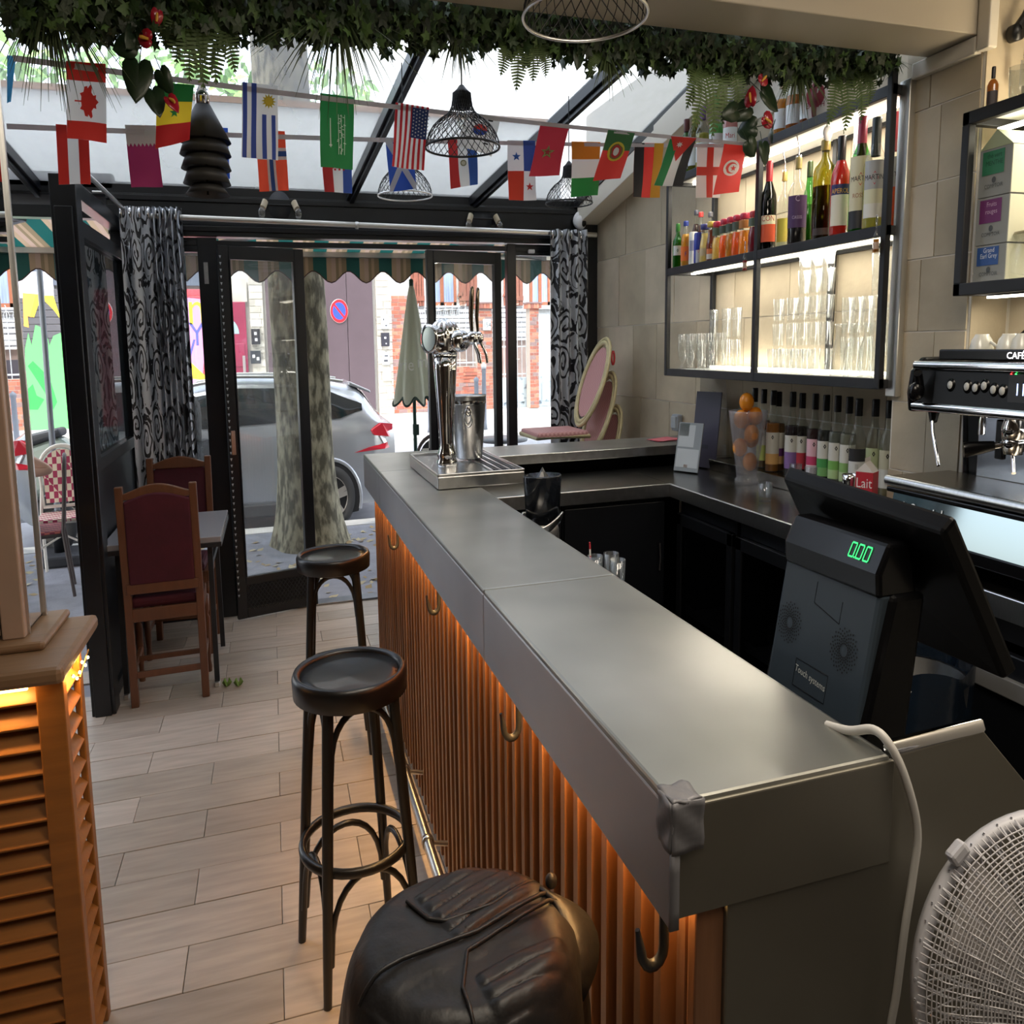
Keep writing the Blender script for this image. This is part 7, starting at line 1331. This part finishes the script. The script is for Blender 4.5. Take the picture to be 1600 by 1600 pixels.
# ---- plants
GD = [mat('plant_green_'+c, srgb(c), .5, 0, .1, 9) for c in ('2c3d22', '3a5230', '223019', '4d6a34')]
FERN = mat('fern_green', srgb('4f6435'), .55, 0, .2, 8); GRS = mat('grass_blade', srgb('42502f'), .5, 0, .25, 6); HEART = mat('anthurium_leaf', srgb('223420'), .35, 0, .15, 8); SPA = mat('anthurium_red', srgb('a3182c'), .25, 0, .1, 8, coat=.4); SPX = mat('spadix', srgb('d8a23a'), .6)
PY = 2.60; gl = thing('plant_garland', 'hanging garland of artificial ivy, ferns, grass and red anthuriums under the soffit', 'plant garland', (.5, PY, 2.36)); g0 = Vector((.5, PY, 2.36))
iv = MB(); IV5 = [(0, -1), (.35, -.35), (.95, -.3), (.5, .15), (.55, .8), (0, .45), (-.55, .8), (-.5, .15), (-.95, -.3), (-.35, -.35)]
def leaf5(p, s, nrm, up):
    n = Vector(nrm).normalized(); u = n.cross(Vector(up)).normalized(); v = n.cross(u); c = [p+u*a*s+v*b*s-n*.15*s*(a*a+b*b) for a, b in IV5]; iv.add([p]+c, [(0, 1+i, 1+(i+1) % 10) for i in range(10)], random.randrange(4))
def gz(x): return curve([(-1.5, 2.26), (-.9, 2.29), (-.5, 2.30), (.3, 2.345), (.9, 2.36), (2.0, 2.355), (2.42, 2.385)], x)
for i in range(5600):
    x = random.uniform(-.67, 2.40); zb = gz(x); y = max(2.535, PY+random.gauss(0, .045)); z = random.uniform(zb, max(2.405, zb+.06)) if random.random() < .85 else random.uniform(zb-.03, zb)
    leaf5(Vector((x, y, z))-g0, random.uniform(.011, .028), (random.gauss(0, .6), -1+random.gauss(0, .5), random.gauss(-.2, .6)), (random.gauss(0, .4), 0, 1))
stuff(iv.build('ivy', GD, gl)); bx_ = MB().box(-1.16, 1.88, -.05, .05, .03, .06); bx_.build('trellis', mat('trellis_green', srgb('1c2417'), .8), gl)
def G(px, py, y=PY): return on(px, py, 'y', y)-g0
def frond(p0, p1, wid, n=20, sag=.03):
    m = MB(); p0, p1 = Vector(p0), Vector(p1); d = (p1-p0); s = d.cross(Vector((0, 1, .15))).normalized(); out = Vector((0, -1, 0))
    sp_ = [p0+d*t+out*sag*math.sin(PI*t) for t in [i/n for i in range(n+1)]]; m.tube(sp_, .0016, 4)
    for i in range(1, n+1):
        w_ = wid*math.sin(PI*min(1, .12+.9*i/n))**.7*(1 if i < n else .4); t = (sp_[i]-sp_[i-1])
        for k in (-1, 1): a = sp_[i]; e = a+s*k*w_+t*.5+out*.006; q = t*.85; m.add([a-q*.6, a+q*.5, e+q*.5, e-q*.1], [(0, 1, 2, 3)], 0)
    return m.build('fern_frond', FERN, gl)
for (a, b, w_) in (((1095, 110), (1082, 205), .034), ((1105, 105), (1112, 215), .034), ((1120, 110), (1128, 196), .03), ((1085, 100), (1072, 170), .03), ((1140, 110), (1152, 185), .028), ((1300, 115), (1292, 196), .034), ((1315, 112), (1318, 206), .034), ((1330, 115), (1344, 190), .030), ((1345, 110), (1356, 165), .026), ((805, 65), (806, 142), .028), ((825, 65), (832, 128), .028), ((840, 70), (852, 120), .024), ((790, 62), (782, 118), .026), ((300, 20), (296, 128), .034), ((315, 15), (318, 140), .036), ((330, 18), (338, 132), .034), ((345, 25), (368, 115), .028), ((285, 10), (276, 100), .034), ((262, 5), (258, 75), .03), ((115, 0), (118, 18), .02), ((362, 8), (364, 32), .02), ((500, 20), (492, 48), .02), ((1225, 110), (1222, 150), .022), ((930, 80), (918, 115), .02), ((660, 50), (668, 82), .02)):
    frond(G(a[0], a[1]-8), G(*b), w_*1.15)
def tuft(px, py, ln, n, spread, y=PY):
    m = MB(); p = G(px, py, y)
    for i in range(n):
        a = random.gauss(0, 1)*spread; b = random.gauss(0, .5)*spread; L_ = ln*random.uniform(.55, 1.05); pts = []
        for k in range(6): t = k/5; pts.append(p+Vector((a*L_*(t**.8)*.9, b*L_*t-.02*t, -L_*(t**1.25)*(1-.25*abs(a)))))
        for k in range(5): w_ = .0042*(1-k/5.5); w2 = .0042*(1-(k+1)/5.5); m.add([pts[k]+Vector((-w_, 0, 0)), pts[k]+Vector((w_, 0, 0)), pts[k+1]+Vector((w2, 0, 0)), pts[k+1]+Vector((-w2, 0, 0))], [(0, 1, 2, 3)])
    return m.build('grass_tuft', GRS, gl)
tuft(75, 0, .24, 60, .55); tuft(528, 20, .24, 70, .75); tuft(715, 50, .13, 36, .6); tuft(950, 85, .12, 36, .8); tuft(1247, 105, .17, 50, .45); tuft(1400, 95, .05, 30, 1.3)
HS = [(0, 1), (.30, .72), (.52, .30), (.56, -.08), (.42, -.36), (.20, -.42), (.06, -.34), (0, -.22)]
def heart(name, px, py, s, m_, tilt=(0, 0), rot=0, fold=.12, y=PY-.03):
    m = MB(); c = G(px, py, y); M = Matrix.Translation(c) @ Matrix.Rotation(rot, 4, 'Y') @ Matrix.Rotation(tilt[0], 4, 'X') @ Matrix.Rotation(tilt[1], 4, 'Z')
    k = len(HS); L_ = [M @ Vector((-a*s, -fold*s*a*2, -b*s)) for a, b in HS]; R_ = [M @ Vector((a*s, -fold*s*a*2, -b*s)) for a, b in HS]; mid = [M @ Vector((0, .01*s, -(1+(-.22-1)*i/(k-1))*s)) for i in range(k)]
    m.add(L_+R_+mid, [(i, i+1, 2*k+i+1, 2*k+i) for i in range(k-1)]+[(k+i+1, k+i, 2*k+i, 2*k+i+1) for i in range(k-1)], 0, True); o = m.build(name, m_, gl, solid=.0015)
    if name == 'anthurium_flower': MB().tube([M @ Vector((0, -.004, .10*s)), M @ Vector((.0, -.35*s, -.25*s)), M @ Vector((0, -.42*s, -.45*s))], [.003, .0045, .003], 7).build('spadix', SPX, o)
    else: MB().tube([M @ Vector((0, 0, .2*s)), M @ Vector((.03*s, .1*s, 1.0*s))], .0014, 5).build('stem', HEART, o)
    return o
for a in ((216, 112, .075, (R(-15), 0), R(8)), (240, 150, .055, (R(-20), R(20)), R(-18)), (200, 30, .055, (R(20), 0), R(70)), (203, 72, .05, (R(10), 0), R(80)), (208, 55, .045, (R(-25), R(30)), R(30)), (255, 118, .045, (R(10), R(-20)), R(-30)), (225, 20, .06, (R(15), 0), R(10)), (1195, 150, .075, (R(5), R(25)), R(-60)), (1165, 172, .055, (R(20), R(-20)), R(60)), (1192, 232, .05, (R(-8), R(10)), R(-8)), (1170, 226, .048, (R(15), R(-25)), R(-50)), (1146, 175, .05, (R(10), 0), R(75)), (1175, 200, .06, (R(60), 0), R(85)), (1205, 205, .06, (R(65), 0), R(-80)), (903, 85, .04, (R(0), R(10)), R(5)), (612, 45, .035, (R(0), 0), R(20)), (700, 45, .035, (R(0), 0), R(-15)), (1130, 100, .035, (0, 0), R(10))):
    heart('anthurium_leaf', a[0], a[1], a[2], HEART, a[3], a[4])
for a in ((232, 62, .038, (R(35), 0), R(100)), (266, 158, .034, (R(-10), R(30)), R(-40)), (245, 22, .03, (R(20), R(20)), R(20)), (1190, 128, .036, (R(20), R(20)), R(-120)), (1174, 158, .042, (R(0), R(60)), R(185)), (1196, 186, .040, (R(5), R(-10)), R(-60))):
    heart('anthurium_flower', a[0], a[1], a[2], SPA, a[3], a[4], .18, PY-.06)
# ---- lamps
WIRE = mat('black_lamp_wire', srgb('151518'), .45, .3); BULB = glassmat('bulb_glass', (.95, .95, .93), .12); BRASS = mat('socket_brass', srgb('8a7a58'), .3, .9)
def cage(label, at, rr, hh, cord, rimm=None):
    t = thing('pendant_lamp', label, 'pendant lamp', at); nr = 30
    pr = [(rr, 0), (rr*.97, hh*.14), (rr*.86, hh*.30), (rr*.66, hh*.44), (rr*.42, hh*.55), (rr*.30, hh*.64), (rr*.26, hh*.76), (rr*.24, hh*.92)]
    def pt(v): f = v*(len(pr)-1); i = min(int(f), len(pr)-2); return lerp(pr[i][0], pr[i+1][0], f-i), lerp(pr[i][1], pr[i+1][1], f-i)
    w = MB()
    for k in range(nr):
        for s in (1, -1): w.tube([(r*math.cos(2*PI*k/nr+s*v*1.3), r*math.sin(2*PI*k/nr+s*v*1.3), z) for v in [i/9 for i in range(10)] for r, z in [pt(v)]], .0013, 4, cap=False)
    stuff(w.build('wire_mesh', WIRE, t)); MB().tube([(rr*math.cos(2*PI*k/48), rr*math.sin(2*PI*k/48), 0) for k in range(48)], .0035, 6, closed=True).build('rim', rimm or WIRE, t)
    MB().lathe([(rr*.22, hh*.66), (rr*.24, hh*.70), (rr*.24, hh*.92), (rr*.14, hh*.98), (rr*.06, hh*1.05), (0, hh*1.06)], 22).build('socket', WIRE, t); MB().sphere((0, 0, hh*.50), rr*.17, 14, 10, 0, 1, 1, 1.3).build('bulb', BULB, t); MB().tube([(0, 0, hh*1.04), (0, 0, hh+cord)], .003, 6).build('cord', WIRE, t); return t
p = on(723, 231, 'y', 2.92); cage('black wire cage pendant lamp with a clear bulb above the beer tap', tuple(p), .140, .160, RZ(p.y)-p.z-.18)
p = on(633, 306, 'y', 4.5); cage('wire cage pendant lamp low behind the blue saltire flag', tuple(p), .155, .20, RZ(p.y)-p.z-.22, ALU)
p = on(889, 318, 'y', 4.7); cage('wire cage pendant lamp at the back right below the banded flag', tuple(p), .150, .185, RZ(p.y)-p.z-.205)
p = on(914, 26, 'y', 1.87); cage('large wire cage pendant lamp cut off by the top edge, near the soffit', tuple(p), .155, .20, .45, ALU)
it = thing('cone_lamp', 'black pendant lamp of stacked cones hanging under the ferns at left', 'pendant lamp', tuple(on(325, 305, 'y', 3.0))); MCN = mat('matt_black_cone', srgb('2b2a2a'), .55, .1); zc = lambda py: on(325, py, 'y', 3.0).z-on(325, 305, 'y', 3.0).z
for k, (pt_, pb, rt, rb) in enumerate(((165, 222, .026, .088), (222, 243, .070, .086), (243, 265, .066, .084), (265, 288, .062, .080), (288, 305, .048, .074))):
    a, b = zc(pt_), zc(pb); MB().lathe([(rt*.9, a), (rt, a), (rb, b), (rb-.004, b+.001), (rt*.8, a-.004)], 30).build('cone', MCN, it)
MB().lathe([(0, zc(128)), (.022, zc(128)), (.024, zc(165)), (0, zc(166))], 18).build('socket', CHROME, it); MB().tube([(0, 0, 0), (0, 0, RZ(3.0)-on(325, 305, 'y', 3.0).z)], .004, 6).build('cord', WIRE, it)
for i, (px, py) in enumerate(((437, 322), (753, 343))):
    p = on(px, py, 'y', 6.375); w_ = thing('wall_light', ('twin bulb wall light with a round black plate on the beam, left one', 'twin bulb wall light with a round black plate on the beam, right one')[i], 'wall light', tuple(p)); MB().lathe([(0, -.012), (.082, -.012), (.085, 0), (0, .002)], 30, M=Mx(rx=PI/2)).build('plate', mat('anthracite', srgb('2f3238'), .5), w_)
    MB().tube([(-.11, -.04, .0), (.11, -.04, 0)], .006, 8).build('arm', WIRE, w_)
    for s in (-1, 1): h_ = MB().tube([(s*.105, -.04, .02), (s*.125, -.06, -.02)], .022, 12).build('holder', mat('cream_ceramic', srgb('c9bda4'), .4), w_); MB().sphere((s*.135, -.07, -.05), .030, 14, 10, 0, 1, 1, 1.15).build('bulb', BULB, h_)
p = on(905, 345, 'y', 6.33); cc = thing('security_camera', 'white dome security camera on the beam above the right curtain', 'camera', tuple(p)); MB().lathe([(0, -.02), (.052, -.02), (.055, .0), (.05, .03), (0, .03)], 24, M=Mx((0, .0, .0), rx=R(60))).sphere((0, -.035, -.015), .046, 18, 12).build('dome', WHITEP, cc); MB().sphere((.012, -.062, -.02), .026, 14, 10).build('lens', GLB, cc)
p = on(830, 393, 'y', 6.39); dsn = thing('door_sensor', 'small white sensor on the frame above the right glass door', 'sensor', tuple(p)); MB().box(-.03, .03, -.02, .01, -.012, .012).build('body', WHITEP, dsn, bevel=.006)
